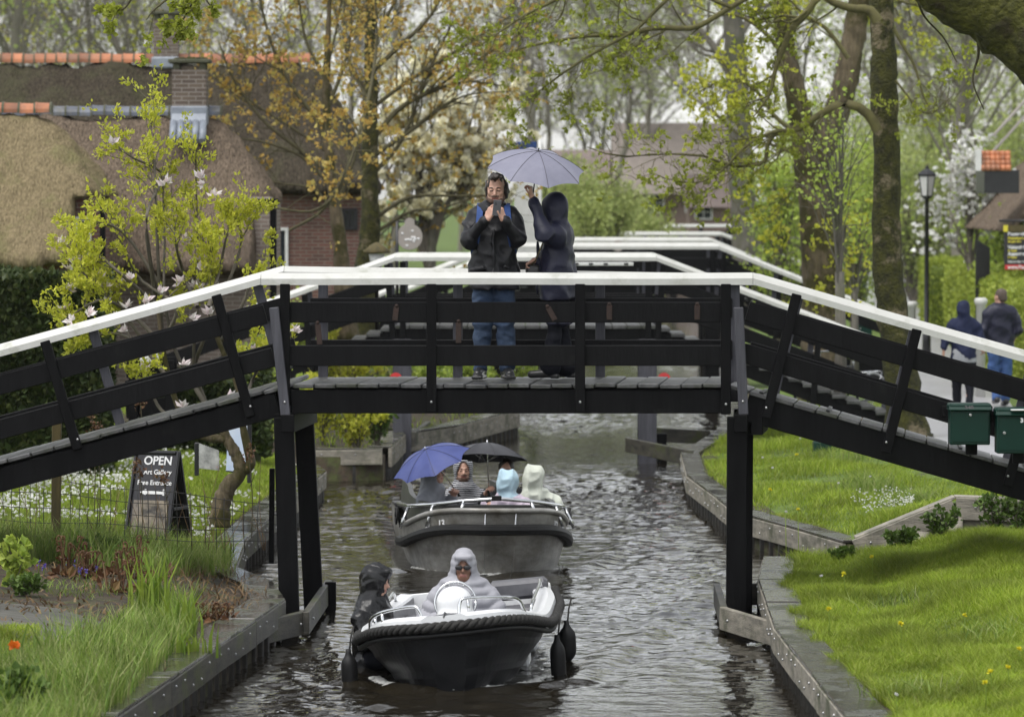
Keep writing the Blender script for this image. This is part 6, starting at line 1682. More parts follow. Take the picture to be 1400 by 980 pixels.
# inner box and rails
rr = []
for s in np.linspace(.1, 1, 24):
    b, y = hb2(s) - .1, s * L2b; zg = .67
    b = max(b, .1); rr.append(np.array([(-b, y, zg2(s) - .05), (-b + .02, y, zg + .02), (-b + .07, y, zg + .02), (-b + .08, y, .2), (b - .08, y, .2), (b - .07, y, zg + .02), (b - .02, y, zg + .02), (b, y, zg2(s) - .05)]))
mb = MB(); mb.rings(rr, closed=False, caps=False); q = rr[0]; mb.raw(np.array([q[0], q[1], q[-2], q[-1]]), [[3, 2, 1, 0]]); put(mb, X2).build('coaming', M['alud'], boat2)
mb = MB(); mb.box((0, .72, .645), (1.1, .1, .06)); mb.box((0, 3.0, .42), (1.2, .4, .06)); mb.box((0, 4.8, .42), (1.2, .4, .06)); mb.box((0, 3, .3), (.5, 4, .2)); put(mb, X2).build('benches', M['alud'], boat2)
mb = MB(); p = np.array([(-.82, 2.1, .6), (-.8, 1.2, .63), (-.62, .55, .69), (-.34, .3, .74), (.0, .2, .77), (.34, .3, .74), (.62, .55, .69), (.8, 1.2, .63), (.82, 2.1, .6)]); mb.tube(p, .02, 8)
for q in (p[1], p[2], p[3], p[5], p[6], p[7]): mb.tube([q, q + np.array((q[0] * .12, -.06, -.22 + .1 * (abs(q[0]) < .5)))], .016, 8)
put(mb, X2).build('bow_rail', M['steel'], boat2)
for sx in (-1, 1):
    for dy in (1.5,):
        mb = MB(); a = np.linspace(0, 6.283, 17); mb.tube(np.stack([sx * (.9 + 0 * a), dy + .07 * np.cos(a), .5 + .07 * np.sin(a)], -1), .012, 6); mb.tube([(sx * .85, dy, .42), (sx * .9, dy, .6)], .02, 6); put(mb, X2).build('rowlock', M['rubber'], boat2)
mb = MB(); mb.box((-.02, .205, .775), (.1, .06, .05)); put(mb, X2).build('lamp_mount', M['rubber'], boat2)
# hull numbers
def text_mesh(body, size, mat, M4, name='lettering', parent=None, ext=.002, bold=0., align='LEFT', world_=True):
    cu = bpy.data.curves.new('t', 'FONT'); cu.body = body; cu.size = size; cu.extrude = ext; cu.offset = bold; cu.align_x = align
    o = bpy.data.objects.new('t', cu); col.objects.link(o); dg = bpy.context.evaluated_depsgraph_get(); me = bpy.data.meshes.new_from_object(o.evaluated_get(dg))
    bpy.data.objects.remove(o); bpy.data.curves.remove(cu)
    T4 = Matrix(M4)
    if parent is not None and world_: T4 = Matrix.Translation(-Vector(wloc(parent))) @ T4
    me.transform(T4); me.materials.clear(); me.materials.append(mat); me.name = name
    ob = bpy.data.objects.new(name, me); link(ob, parent); return ob
def frame4(o, x, up):
    """text plane: origin, reading direction, up"""
    x = nrm(x); up = np.asarray(up, float); up = nrm(up - x * (x @ up)); z = np.cross(x, up)
    m = np.eye(4); m[:3, 0] = x; m[:3, 1] = up; m[:3, 2] = z; m[:3, 3] = o; return m.tolist()
def hullp(sx, s, dz, out=.006):
    a = np.array([sx * hb2(s), s * L2b, zg2(s)]); b = np.array([sx * hb2(s) * .97, s * L2b + .05 * (1 - smoothstep(0, .2, s)), zg2(s) - .22])
    return a + (b - a) * dz
for sx, s0, s1, txt in ((-1, .075, .05, '13.'), (1, .075, .1, '12.')):
    p0, p1 = hullp(sx, s0, .72), hullp(sx, s1, .72); nn = np.array([sx * .45, -.9, 0])
    W0 = X2(p0 + nn * .02); xd = X2(p1) - X2(p0)
    text_mesh(txt, .105, M['signwhite'], frame4(W0, xd, (0, 0.05, 1)), 'hull_number', boat2, ext=.003, bold=.003)
    p0 = hullp(sx, s0 + .05 if sx > 0 else s0 + .035, .55); nn2 = nrm(np.array([sx * .8, -.6, 0])); c = X2(p0 + nn2 * .015); xd = np.cross((0, 0, 1), X2(p0 + nn2) - X2(p0))
    mb = MB(); mb.beam(c - nrm(xd) * .03, c + nrm(xd) * .03, .006, .05, c=.001); mb.build('registration_sticker', M['signwhite'], boat2)
# splashes of foam where the bows cut the water
def foam(name, pts, n, spread, seed):
    rg = np.random.default_rng(seed); mb = MB(); pts = spline(pts, 60)
    for i in range(n):
        p = pts[rg.integers(0, 60)] + rg.normal(size=3) * spread; r = .006 + .012 * rg.random() ** 2
        mb.ell((p[0], p[1], max(.0, .012 + abs(p[2]) * .3)), (r * 1.8, r * 1.4, r * .7), 6)
    return mb.build(name, M['foam'], None, kind='stuff')
M['foam'] = pm('water_foam', (.6, .6, .57), (.5, .5, .47), 9, rough=.4)
f1 = X1(np.array([(-.66, 1.1, 0), (-.58, .7, 0), (-.42, .42, 0), (-.2, .33, 0), (0, .3, 0), (.2, .33, 0), (.42, .42, 0), (.58, .7, 0), (.68, 1.2, 0)])); f1[:, 2] = 0
foam('bow_foam', f1, 900, (.02, .05, .01), 5)
f2 = X2(np.array([(-.72, 1.1, 0), (-.5, .5, 0), (-.13, .22, 0), (.13, .22, 0), (.5, .5, 0), (.72, 1.1, 0)])); f2[:, 2] = 0
foam('bow_foam', f2, 700, (.03, .06, .01), 6)

# ------------------------------------------------------------------ people in the boats (seated, local origin at the seat height of 0)
def seated(label, top, loc, rz, jm, jdisp, hooded=True, hands=((.2, -.35, .25), (-.2, -.35, .25)), elbows=((.27, -.08, .22), (-.27, -.08, .22)), lean=0., headR=I3, hk=1.0, bulk=1.0, beard=None, trousers='dkpants', skin='skin', hoodm=None, hair=False, hood_kw={}, extra=None, face_label=0, hj=.011, hc=None, q=None, neck=0.):
    hc = np.array([0, -.03 - lean, .74]) if hc is None else np.array(hc)
    loc[2] = P(0, top, loc[1])[2] - hc[2] - (.165 if hooded else .135) * hk
    p = person(label, loc, rz); b = SDF()
    T = head_parts(b, hc, headR, hk, beard=beard)
    ch = np.array([0, .01 - lean * .6, hc[2] - .265 + neck])
    b.cap(hc + (0, .015, -.08), ch, .055, .07, .03); b.chain([ch, (0, .02, .2), (0, .02, .05)], [.08, .09, .1], .05)
    j = SDF(); j.chain([ch - (0, 0, .02), (0, .0 - lean * .3, .22), (0, .02, .02)], [.175 * bulk, .18 * bulk, .2 * bulk], .05, sq=(1, 1.3, 1), q=q)
    t = SDF()
    for sx, W, E in ((1, hands[0], elbows[0]), (-1, hands[1], elbows[1])):
        W = np.array(W); E = np.array(E); Sh = ch + (sx * .175, .01, .0)
        b.chain([Sh, E, W], [.05, .04, .027], .02); hand(b, W, nrm(W - E) + np.array((-sx * .3, -.1, .1)), (-sx * .6, 0, -.6), .95, .8, thumb=-sx if sx > 0 else 1)
        j.chain([ch + (sx * .11, .01, .02), Sh + (sx * .01, 0, -.03), E, W + (E - W) * .15], [.072 * bulk, .08 * bulk, .066 * bulk, .05 * bulk], .035, q=q)
        t.chain([(sx * .09, 0, .03), (sx * .12, -.36, .14), (sx * .12, -.44, -.06)], [.1, .08, .06], .03); b.chain([(sx * .09, 0, .03), (sx * .12, -.36, .14), (sx * .12, -.44, -.1)], [.07, .055, .04], .03)
        b.cap((sx * .12, -.44, -.1), (sx * .13, -.52, -.1), .035, .03)
    j.cap(hc + (0, .03, -.16), hc + (0, .0, -.19), .085, .1, .04)
    hd = j if hoodm is None else SDF()
    if hooded: hood(hd, hc, headR, hk, **hood_kw)
    j.disp = jdisp; t.disp = folds(.005, 3, 1)
    p['kids'] = [('jacket', j, M[jm], hj), ('trousers', t, M[trousers], .014)]
    if hoodm is not None: hd.disp = jdisp; p['kids'].append(('hood', hd, M[hoodm], hj))
    if hair:
        hr = SDF(); Tm = lambda *q: hc + np.asarray(headR) @ (np.array(q) * hk); hr.ell(Tm(0, .02, .045), np.array((.083, .1, .093)) * hk, headR); hr.ell(Tm(0, .06, -.02), np.array((.075, .06, .07)) * hk, headR); hr.ell(Tm(0, -.09, 0), np.array((.065, .06, .1)) * hk, headR, op='-', k=.02); hr.disp = lambda q: .005 * wob(q, 12, 8)
        p['kids'].append(('hair', hr, M['hair'], .01))
    if extra: extra(p, b, j, hc, headR)
    o = finish(p, b, mats_(skin, 'dark', 'lip', 'hair', 'stubble'), .007); return p, hc, o
# helmsman
pY = 40.75
p, hc, o = seated('person steering the black motorboat, in light grey quilted hooded jacket and dark sunglasses', 747, P(634, 0, pY), R_(-2), 'puffer', (lambda q: np.where(q[..., 2] > .6, .0035 * (1 - 2 * np.sqrt(np.abs(np.sin((q[..., 2] + .03 * np.cos(q[..., 0] * 9)) / .055 * math.pi)))), 0) + .004 * wob(q, 3.2, 8)), hands=((.15, -.36, .33), (-.17, -.36, .33)), elbows=((.35, -.04, .24), (-.35, -.04, .24)), skin='skind', bulk=1.25, neck=.03, lean=.03, trousers='jeans', q=(.015, .085, .4), hood_kw=dict(cut=(.066, .09, .1), fwd=-.07, drop=-.03, peak=1, nk=(.095, .13)))
mb = MB(); Wp = lambda *q: world(p, hc + np.array(q))
for sx in (-1, 1): mb.ell(Wp(sx * .033, -.1, .004), (.03, .008, .02), 12)
mb.tube([Wp(-.012, -.106, .01), Wp(.012, -.106, .01)], .004, 6)
for sx in (-1, 1): mb.tube([Wp(sx * .06, -.095, .008), Wp(sx * .078, -.03, .008)], .004, 6)
mb.build('sunglasses', M['dark'], None, label='dark sunglasses worn by the person steering the black motorboat', cat='sunglasses')
# passenger at the side
pY = 40.2
seated('passenger in shiny black hooded raincoat leaning at the side of the black motorboat', 769, P(510, 0, pY), R_(58), 'pvc', folds(.011, 3.0, .8), hands=((.16, -.28, .2), (-.16, -.26, .16)), elbows=((.25, -.06, .24), (-.23, -.05, .2)), headR=rotm(R_(6), 0, R_(22)), hc=(0, -.03, .66), bulk=1.0, hk=.95, hood_kw=dict(cut=(.06, .085, .09), fwd=-.085, drop=-.03, peak=1))
# party in the tender
pY = 51.0
pa1, hc1, _ = seated('passenger in grey hoodie and glasses turned sideways under the blue umbrella in the tender', 623, P(590, 0, pY), R_(68), 'greyhood', folds(.008, 3, .8), hands=((.1, -.2, .5), (-.14, -.28, .3)), elbows=((.22, -.05, .26), (-.25, -.08, .2)), bulk=.98, hood_kw=dict(cut=(.072, .1, .11), fwd=-.055, drop=-.01))
mb = MB(); Wp = lambda *q: world(pa1, hc1 + np.array(q)); a = np.linspace(0, 6.283, 15)
for sx in (-1, 1): mb.tube([Wp(sx * .032 + .022 * math.cos(t), -.1, .004 + .019 * math.sin(t)) for t in a], .0025, 5); mb.tube([Wp(sx * .055, -.098, .01), Wp(sx * .078, .0, .008)], .0025, 5)
mb.build('eyeglasses', M['dark'], None, label='thin dark eyeglasses worn by the passenger in the grey hoodie', cat='glasses')
seated('bearded passenger in dark striped hooded top facing forward in the tender', 622, P(633, 0, 52.9), R_(4), 'stripe', folds(.006, 3, .8), beard=4, hood_kw=dict(cut=(.075, .1, .115), fwd=-.06, drop=-.01))
seated('passenger in dark jacket holding the charcoal umbrella, half hidden behind the blue plastic hood', 627, P(690, 0, 52.4), R_(-8), 'jblack', folds(.006, 3, .8), hooded=False, hair=True, hc=(.02, -.03, .72), hands=((.18, -.28, .2), (-.17, -.22, .5)), elbows=((.24, -.05, .2), (-.24, -.06, .27)))
seated('passenger seen from behind in pink plastic poncho with a pale blue plastic hood', 640, P(694, 0, 50.8), R_(172), 'ponp', film(.015, 2.4), hc=(0, -.03, .68), bulk=1.12, hk=.95, hoodm='ponb', neck=.03, hj=.008, hands=((.15, -.3, .25), (-.15, -.3, .25)), elbows=((.24, -.06, .22), (-.24, -.06, .22)), hood_kw=dict(open_=False, r=(.118, .135, .15), nk=(.1, .15)))
seated('passenger in crumpled whitish plastic poncho at the right side of the tender', 634, P(731, 0, 51.4), R_(192), 'ponw', film(.016, 2.2), hj=.008, hc=(0, -.03, .7), bulk=1.1, hands=((.15, -.3, .25), (-.15, -.3, .25)), elbows=((.23, -.06, .22), (-.23, -.06, .22)), neck=.03, hood_kw=dict(open_=False, r=(.122, .14, .155), nk=(.11, .16)))
umbrella('royal blue umbrella over the passenger in the grey hoodie in the tender', P(582, 614, 50.7), rotm(R_(16), R_(-22), 0), .42, .15, 'umbb', world(pa1, (.1, -.22, .55)))
umbrella('charcoal umbrella in the middle of the tender', P(666, 605, 52.3), rotm(R_(-9), R_(2), 0) @ rotm(0, 0, .2), .45, .16, 'umbk', P(668, 668, 52.17))
# ------------------------------------------------------------------ left garden: hedge, gate, signs, fence
def hedge_block(name, label, p0, p1, width, h, mat, n, leaf, seed, group=None, core='hedgecore', zb=None):
    """clipped hedge between two ground points"""
    rg = np.random.default_rng(seed); p0 = np.asarray(p0, float); p1 = np.asarray(p1, float); d = p1 - p0; d[2] = 0; L = np.linalg.norm(d); d = d / L; s = np.array([-d[1], d[0], 0])
    root = empty(name, (p0 + p1) / 2, label, 'hedge', group)
    zt = (p0[2] + p1[2]) / 2
    sd = SDF(); rz = math.atan2(d[1], d[0])
    sd.box(((p0 + p1) / 2)[:2].tolist() + [zt + h / 2 - .1], (L / 2 - .06, width / 2 - .06, h / 2 + .04), R=rotm(0, 0, rz), rd=.08, k=.05); sd.disp = lambda p: .04 * wob(p, .8, 8)
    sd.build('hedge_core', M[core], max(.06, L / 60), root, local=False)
    A = np.array([L * h * 2, width * h * 2, L * width]); A = A / A.sum(); f = rg.choice(3, n, p=A); u = rg.uniform(-.5, .5, (n, 3)); sg = rg.choice([-1, 1], n)
    q = u * np.array([L, width, h]); q[f == 0, 1] = sg[f == 0] * width / 2; q[f == 1, 0] = sg[f == 1] * L / 2; q[f == 2, 2] = h / 2
    W = (p0 + p1) / 2 + d * q[:, :1] + s * q[:, 1:2]; W[:, 2] = zt + h / 2 + q[:, 2]
    W += (.05 + .03 * np.abs(rg.normal(size=(n, 1)))) * wob(W, .8, 8)[:, None] * np.array([0, 0, 1]) + rg.normal(size=(n, 3)) * .025
    nv = np.where((f == 0)[:, None], s * sg[:, None], np.where((f == 1)[:, None], d * sg[:, None], np.array([0, 0, 1.])))
    mb = MB(); leaves(mb, W - nv * .02, leaf, rg, nv + np.array([0, 0, .5]), spread=.8, asp=.4); mb.build('leaves', M[mat], root)
    return root
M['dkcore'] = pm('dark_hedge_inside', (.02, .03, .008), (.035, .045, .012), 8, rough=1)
def gz(x, y, dz=0.): return np.array([x, y, float(landz2(x, y)) + dz])
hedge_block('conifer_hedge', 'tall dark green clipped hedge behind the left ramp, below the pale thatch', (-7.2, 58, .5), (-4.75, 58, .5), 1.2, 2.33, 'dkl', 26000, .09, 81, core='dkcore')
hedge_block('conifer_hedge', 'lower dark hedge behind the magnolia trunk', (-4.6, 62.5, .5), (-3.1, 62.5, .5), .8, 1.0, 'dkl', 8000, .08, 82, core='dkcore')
gt = empty('garden_gate', P(205, 600, 57), 'low black board gate with a white capped top rail behind the left ramp', 'gate')
for i, py in enumerate((505, 532, 560, 588)):
    mb = MB(); mb.beam(P(172, py, 57), P(242, py - 6, 57), .04, .2); mb.build('board', M['tar'], gt)
for px in (182, 232):
    mb = MB(); mb.beam(P(px, 492, 56.93), P(px, 612, 56.93), .1, .06, up=(0, 1, 0)); mb.build('post', M['tar'], gt)
mb = MB(); mb.beam(P(192, 494, 56.9), P(218, 487, 56.9), .08, .07); mb.build('cap_rail', M['white'], gt)
# A-board sign
Ys = 48.0; sc_ = P(216, 735, Ys); yaw = R_(-24)
sg_ = empty('a_board_sign', sc_, 'black A-board sign reading OPEN, standing behind the wire fence', 'sign')
Ra = rotm(0, 0, yaw); W_, H_, lean = .46, .84, .23
def sp(x, t, f=1, off=0.):                                   # x across, t up the panel 0..1, f front(+1)/back(-1)
    nrm_ = np.array([0, -math.cos(math.atan(lean / H_)) * f, math.sin(math.atan(lean / H_))])
    return sc_ + Ra @ (np.array([x * (1 + .0 * t), -f * lean * (1 - t), H_ * t]) + nrm_ * off)
for f in (1, -1):
    mb = MB(); c = [sp(-W_ / 2, 0, f), sp(W_ / 2, 0, f), sp(W_ / 2, 1, f), sp(-W_ / 2, 1, f)]
    if f < 0: c = c[::-1]
    n_ = np.cross(c[1] - c[0], c[3] - c[0]); n_ = nrm(n_)
    mb.prism(np.array(c) - n_ * .02, n_ * .02); pn = mb.build('panel', M['signblack'], sg_)
    mb = MB()
    for a, b_ in ((sp(-W_ / 2, 0, f, .008), sp(-W_ / 2, 1, f, .008)), (sp(W_ / 2, 0, f, .008), sp(W_ / 2, 1, f, .008)), (sp(-W_ / 2 + .02, .985, f, .008), sp(W_ / 2 - .02, .985, f, .008)), (sp(-W_ / 2 + .02, .03, f, .008), sp(W_ / 2 - .02, .03, f, .008))):
        mb.beam(a, b_, .03, .03, up=Ra @ np.array([0, -f, .2]))
    mb.build('frame', M['blackpaint'], sg_)
mb = MB(); mb.beam(sp(W_ / 2 + .02, .35, 1), sp(W_ / 2 + .02, .35, -1), .012, .03); mb.build('stay', M['blackpaint'], sg_)
xdir = Ra @ np.array([1, 0, 0]); udir = sp(0, 1) - sp(0, 0)
for txt, t, sz, x0 in (('OPEN', .845, .118, .02), ('Art Gallery', .735, .066, .03), ('Free Entrance', .615, .066, .01)):
    text_mesh(txt, sz, M['signwhite'], frame4(sp(x0, t, 1, .004), xdir, udir), 'lettering', sg_, align='CENTER', bold=.0022 if txt == 'OPEN' else .001)
mb = MB(); mb.beam(sp(-.07, .53, 1, .004), sp(.12, .53, 1, .004), .004, .035, up=udir, c=.001); mb.beam(sp(.125, .495, 1, .004), sp(.125, .57, 1, .004), .025, .004, up=(0, 1, 0), c=.001)
mb.prism([sp(-.14, .53, 1, .003), sp(-.07, .5, 1, .003), sp(-.07, .57, 1, .003)], Ra @ np.array([0, -.004, 0])); mb.build('arrow', M['signwhite'], sg_)
mb = MB(); q = [sp(-.19, .05, 1, .003), sp(.19, .05, 1, .003), sp(.19, .44, 1, .003), sp(-.19, .44, 1, .003)]; mb.prism(q, Ra @ np.array([0, -.003, 0])); mb.build('picture', M['pic1'], sg_)
# poster frame further back
pf = empty('poster_frame', P(315, 660, 55), 'black framed poster board with pale sky and garden pictures behind the magnolia trunk', 'sign')
for px, a, b_ in ((269, 605, 650), (341, 565, 660)):
    mb = MB(); mb.beam(P(px, a, 55), P(px, b_, 55), .05, .05, up=(0, 1, 0)); mb.build('frame_post', M['blackpaint'], pf)
mb = MB(); mb.beam(P(309, 642, 55), P(339, 646, 55), .04, .04); mb.build('frame', M['blackpaint'], pf)
mb = MB(); mb.prism([P(309, 643, 54.97), P(338, 645, 54.97), P(338, 575, 54.97), P(312, 578, 54.97)], (0, .03, 0)); mb.build('sky_picture', M['pic2'], pf)
mb = MB(); mb.prism([P(272, 640, 54.97), P(300, 643, 54.97), P(299, 616, 54.97), P(272, 606, 54.97)], (0, .03, 0)); mb.build('garden_picture', M['pic3'], pf)
# wire fence
fe = empty('wire_fence', P(180, 750, 46.6), 'low square mesh wire fence on a wooden post across the left garden', 'fence')
mb = MB(); FA, FB = P(-30, 646, 46.6), P(384, 690, 46.2); L_ = FB - FA; n_ = 27; rgf = np.random.default_rng(9)
def fz_(t, k): p = FA + L_ * t; return np.array([p[0] + .006 * math.sin(9 * t + k), p[1], .5 + (p[2] - .5) * k / 5 + .012 * math.sin(t * 14 + k)])
for k in range(1, 6): mb.tube([fz_(t, k) for t in np.linspace(0, 1, 28)], .0035, 4)
for i in range(n_): mb.tube([fz_((i + .3 * math.sin(i)) / n_, k) for k in (0, 1.2, 2.4, 3.6, 5.2)], .0035, 4)
mb.build('wire_mesh', M['wire'], fe)
mb = MB(); mb.beam(P(78, 560, 46.5), P(76, 760, 46.5), .085, .085, up=(0, 1, 0)); mb.build('post', M['wood'], fe)
mb = MB(); mb.beam(P(372, 640, 46.1), P(371, 770, 46.1), .05, .05, up=(0, 1, 0)); mb.build('post', M['tar'], fe)

# lantern, disc sign and banner by the brick house
ln = empty('garden_lantern', P(515, 400, 72), 'small pagoda lantern with a brown cap beside the brick house', 'lamp')
c = P(515, 352, 72); mb = MB(); mb.lathe([(.19, .0), (.2, .03), (.09, .12), (.02, .16)], 14, c + (0, 0, .06)); mb.build('cap', M['wood'], ln)
mb = MB(); mb.lathe([(.07, -.16), (.12, .05)], 10, c); mb.build('glass', M['fog'], ln)
mb = MB(); mb.lathe([(.03, -1.4), (.03, -.18), (.09, -.16)], 8, c); mb.build('post', M['blackpaint'], ln)
ds_ = empty('disc_sign', P(560, 400, 78), 'round whitish hanging sign with a small knob, in front of the cream magnolia', 'sign')
c = P(560, 324, 78); mb = MB(); mb.lathe([(.2, -.02), (.205, 0), (.2, .02)], 26, c, R=rotm(math.pi / 2, 0, 0)); mb.lathe([(.08, -.018), (.08, .018)], 14, c + (0, 0, .22), R=rotm(math.pi / 2, 0, 0)); mb.build('disc', M['farwall'], ds_)
mb = MB(); rgd = np.random.default_rng(4)
for i in range(12): a, r = rgd.uniform(0, 6.28), rgd.uniform(.03, .15); mb.ell(c + (r * math.cos(a), -.022, r * math.sin(a)), (.025, .006, .018), 6)
mb.build('ornament', M['signwhite'], ds_)
mb = MB(); mb.tube([P(543, 303, 78), P(574, 303, 78)], .015, 6); mb.tube([P(543, 303, 78), P(543, 420, 78)], .03, 6); mb.build('bracket', M['blackpaint'], ds_)
bn = empty('banner', P(735, 400, 100), 'tall white banner with a blue top on a pole, behind the person with the umbrella', 'banner')
mb = MB(); mb.tube([P(738, 186, 100), P(738, 420, 100)], .04, 8); mb.build('pole', M['wframe'], bn)
mb = MB(); mb.beam(P(719, 215, 99.97), P(719, 350, 99.97), .46, .02, up=(0, 1, 0)); mb.build('cloth', M['wframe'], bn)
mb = MB(); mb.beam(P(717, 194, 99.97), P(717, 212, 99.97), .5, .02, up=(0, 1, 0)); mb.build('blue_top', M['bluestrap'], bn)

# ------------------------------------------------------------------ right bank furniture
def mailbox(px0, px1, py0, py1, Y, label, txt, txtpos, lidtxt=None, slot='right', leaflet=False):
    a = P(px0, py1, Y); b = P(px1, py0, Y); w_ = b[0] - a[0]; h_ = b[2] - a[2]; cx = (a[0] + b[0]) / 2; d_ = .24
    r = empty('letterbox', (cx, Y + d_ / 2, a[2]), label, 'letterbox', None)
    mb = MB(); mb.box((cx, Y + d_ / 2, a[2] + h_ * .41), (w_ * .93, d_, h_ * .82), ch=.008); mb.build('body', M['mailg'], r)
    mb = MB(); mb.box((cx, Y - .004, a[2] + h_ * .42), (w_ * .84, .008, h_ * .7), ch=.003); dr = mb.build('door', M['mailg'], r)
    mb = MB(); z0 = a[2] + h_ * .82
    mb.prism([(px_, Y - .025 if i in (0, 1) else Y + .02, z) for i, (px_, z) in enumerate(((a[0], z0), (b[0], z0), (b[0] - .01, z0 + h_ * .16), (a[0] + .01, z0 + h_ * .16)))], (0, .02, 0))
    mb.box((cx, Y + .12, z0 + h_ * .1), (w_, .24, h_ * .14), ch=.015); mb.box((cx, Y + .1, z0 + .008), (w_, .26, .016), ch=.005)
    mb.build('lid', M['mailg'], r)
    mb = MB(); mb.lathe([(.014, -.004), (.014, .008), (.01, .012)], 10, (cx - (0 if lidtxt else w_ * .3), Y - .012, a[2] + h_ * (.72 if lidtxt else .45)), R=rotm(math.pi / 2, 0, 0)); mb.build('lock', M['bolt'], r)
    if txt: text_mesh(txt, .05, M['signwhite'], frame4((txtpos[0], Y - .012, txtpos[1]), (1, 0, 0), (0, 0, 1)), 'house_number', r, bold=.003)
    if lidtxt: text_mesh(lidtxt, .052, M['dark'], frame4((cx - .05, Y - .021, z0 + .012), (1, 0, 0), (0, .76, 1)), 'house_number', r, bold=.002)
    mb = MB(); mb.beam((cx + w_ * .1, Y + d_ + .05, a[2] - .1), (cx + w_ * .1, Y + d_ + .05, a[2] + h_ * .8), .1, .08, up=(0, 1, 0)); mb.beam((a[0] - .04, Y + d_ + .005, z0 - .02), (b[0] + .03, Y + d_ + .005, z0 - .02), .03, .1); mb.build('bracket', M['tar'], r)
    if leaflet:
        mb = MB(); mb.box((cx + .02, Y - .02, z0 + h_ * .13), (.16, .05, .012), rz=.05); o = mb.build('leaflet', M['signwhite'], None, label='white leaflet sticking out of the right green letterbox', cat='leaflet')
    return r
mailbox(1297, 1356, 551, 608, 43.3, 'dark green letterbox with dark digits on its sloping lid, on the right ramp', None, None, '340')
mailbox(1361, 1421, 557, 620, 43.2, 'dark green letterbox with white digits on its door, cut by the right picture edge', '31', (P(1395, 577, 43.2)[0], P(1395, 577, 43.2)[2]), None, leaflet=True)
mailbox(1172, 1193, 437, 459, 92, 'small far green letterbox beside the path behind the dark mossy trunk', None, None, None)
# bench-green crate, stump, tussock in the lawn
cr = P(1131, 618, 64.5); mb = MB(); mb.box((cr[0], 64.6, float(landz2(cr[0], 64.6)) + .07), (.36, .3, .2), ch=.02); mb.box((cr[0], 64.6, float(landz2(cr[0], 64.6)) + .18), (.3, .24, .03), ch=.01)
mb.build('drain_box', M['mailg'], None, label='low dark green box sunk in the right lawn', cat='box')
st_ = gz((1178 - 700) / FPX * 69, 69); mb = MB(); mb.lathe([(.1, -.1), (.09, .12), (.085, .2), (.02, .21)], 10, st_); mb.build('tree_stump', M['bark'], None, label='short sawn wooden stump in the lawn below the bicycle', cat='stump')

# hedges along the path
H = lambda px, Y: gz((px - 700) / FPX * Y, Y)
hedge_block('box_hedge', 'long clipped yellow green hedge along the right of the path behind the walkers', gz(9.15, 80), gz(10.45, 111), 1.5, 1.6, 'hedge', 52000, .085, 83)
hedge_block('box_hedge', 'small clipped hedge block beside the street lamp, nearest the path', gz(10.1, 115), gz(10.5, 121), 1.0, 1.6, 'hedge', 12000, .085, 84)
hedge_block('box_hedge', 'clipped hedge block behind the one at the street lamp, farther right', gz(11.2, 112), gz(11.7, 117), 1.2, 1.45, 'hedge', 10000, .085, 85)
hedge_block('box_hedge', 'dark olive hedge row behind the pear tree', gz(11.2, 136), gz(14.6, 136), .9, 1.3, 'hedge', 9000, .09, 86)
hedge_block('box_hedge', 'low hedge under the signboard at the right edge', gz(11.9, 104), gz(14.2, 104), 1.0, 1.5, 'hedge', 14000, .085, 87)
for i, (px, pyt, Y, lab) in enumerate([(1341, 407, 78.5, 'white round headed wooden post beside the walkers'), (1247, 412, 98, 'white round headed wooden post right of the dark mossy trunk')]):
    t_ = P(px, pyt, Y); g_0 = gz(t_[0], Y); mb = MB(); mb.lathe([(.075, g_0[2] - .1), (.075, t_[2] - .12), (.1, t_[2] - .1), (.105, t_[2] - .03), (.07, t_[2])], 12, (t_[0], Y, 0)); mb.build('gate_post', M['white'], None, label=lab, cat='post')
# street lamp
lp = empty('street_lamp', H(1267, 97), 'black street lamp with a frosted four sided lantern beside the pear blossom', 'street lamp')
b0 = H(1267, 97); tz = P(1267, 229, 97)[2]
mb = MB(); mb.lathe([(.09, 0), (.08, .5), (.05, .55), (.04, tz - b0[2] - .62), (.07, tz - b0[2] - .6)], 10, b0); mb.build('pole', M['blackpaint'], lp)
c = np.array([b0[0], b0[1], tz]); mb = MB(); mb.lathe([(.1, -.56), (.15, -.16)], 4, c, smooth=False); mb.build('lantern_glass', M['fog'], lp)
mb = MB(); mb.lathe([(.17, -.17), (.19, -.14), (.1, -.06), (.04, -.03), (.03, .02), (.01, .04)], 4, c, smooth=False)
for k in range(4): a = k * math.pi / 2; mb.tube([c + (.1 * math.cos(a), .1 * math.sin(a), -.56), c + (.155 * math.cos(a), .155 * math.sin(a), -.16)], .014, 5)
mb.lathe([(.05, -.62), (.11, -.57), (.11, -.55)], 4, c, smooth=False); mb.build('lantern_frame', M['blackpaint'], lp)
# signboard at the right edge
Yb = 94.; sb = empty('signboard', H(1400, Yb), 'black hanging signboard with white and yellow lines of text at the right edge', 'sign')
def spx(px, py, off=0.): return P(px, py, Yb - off)
mb = MB(); mb.prism([spx(1373, 362), spx(1462, 362), spx(1462, 318), spx(1373, 318)], (0, .04, 0)); mb.build('board', M['signblack'], sb)
mb = MB(); mb.prism([spx(1374, 368.5, .0), spx(1462, 368.5), spx(1462, 362), spx(1374, 362)], (0, .04, 0)); mb.build('red_strip', M['red'], sb)
mb = MB(); mb.prism([spx(1379, 317, .0), spx(1462, 317), spx(1462, 308), spx(1379, 308)], (0, .04, 0)); mb.build('top_strip', M['wood'], sb)
mb = MB(); mb.prism([spx(1372, 317, .01), spx(1378, 317, .01), spx(1378, 308, .01), spx(1372, 308, .01)], (0, .03, 0)); mb.build('yellow_tag', M['yellowp'], sb)
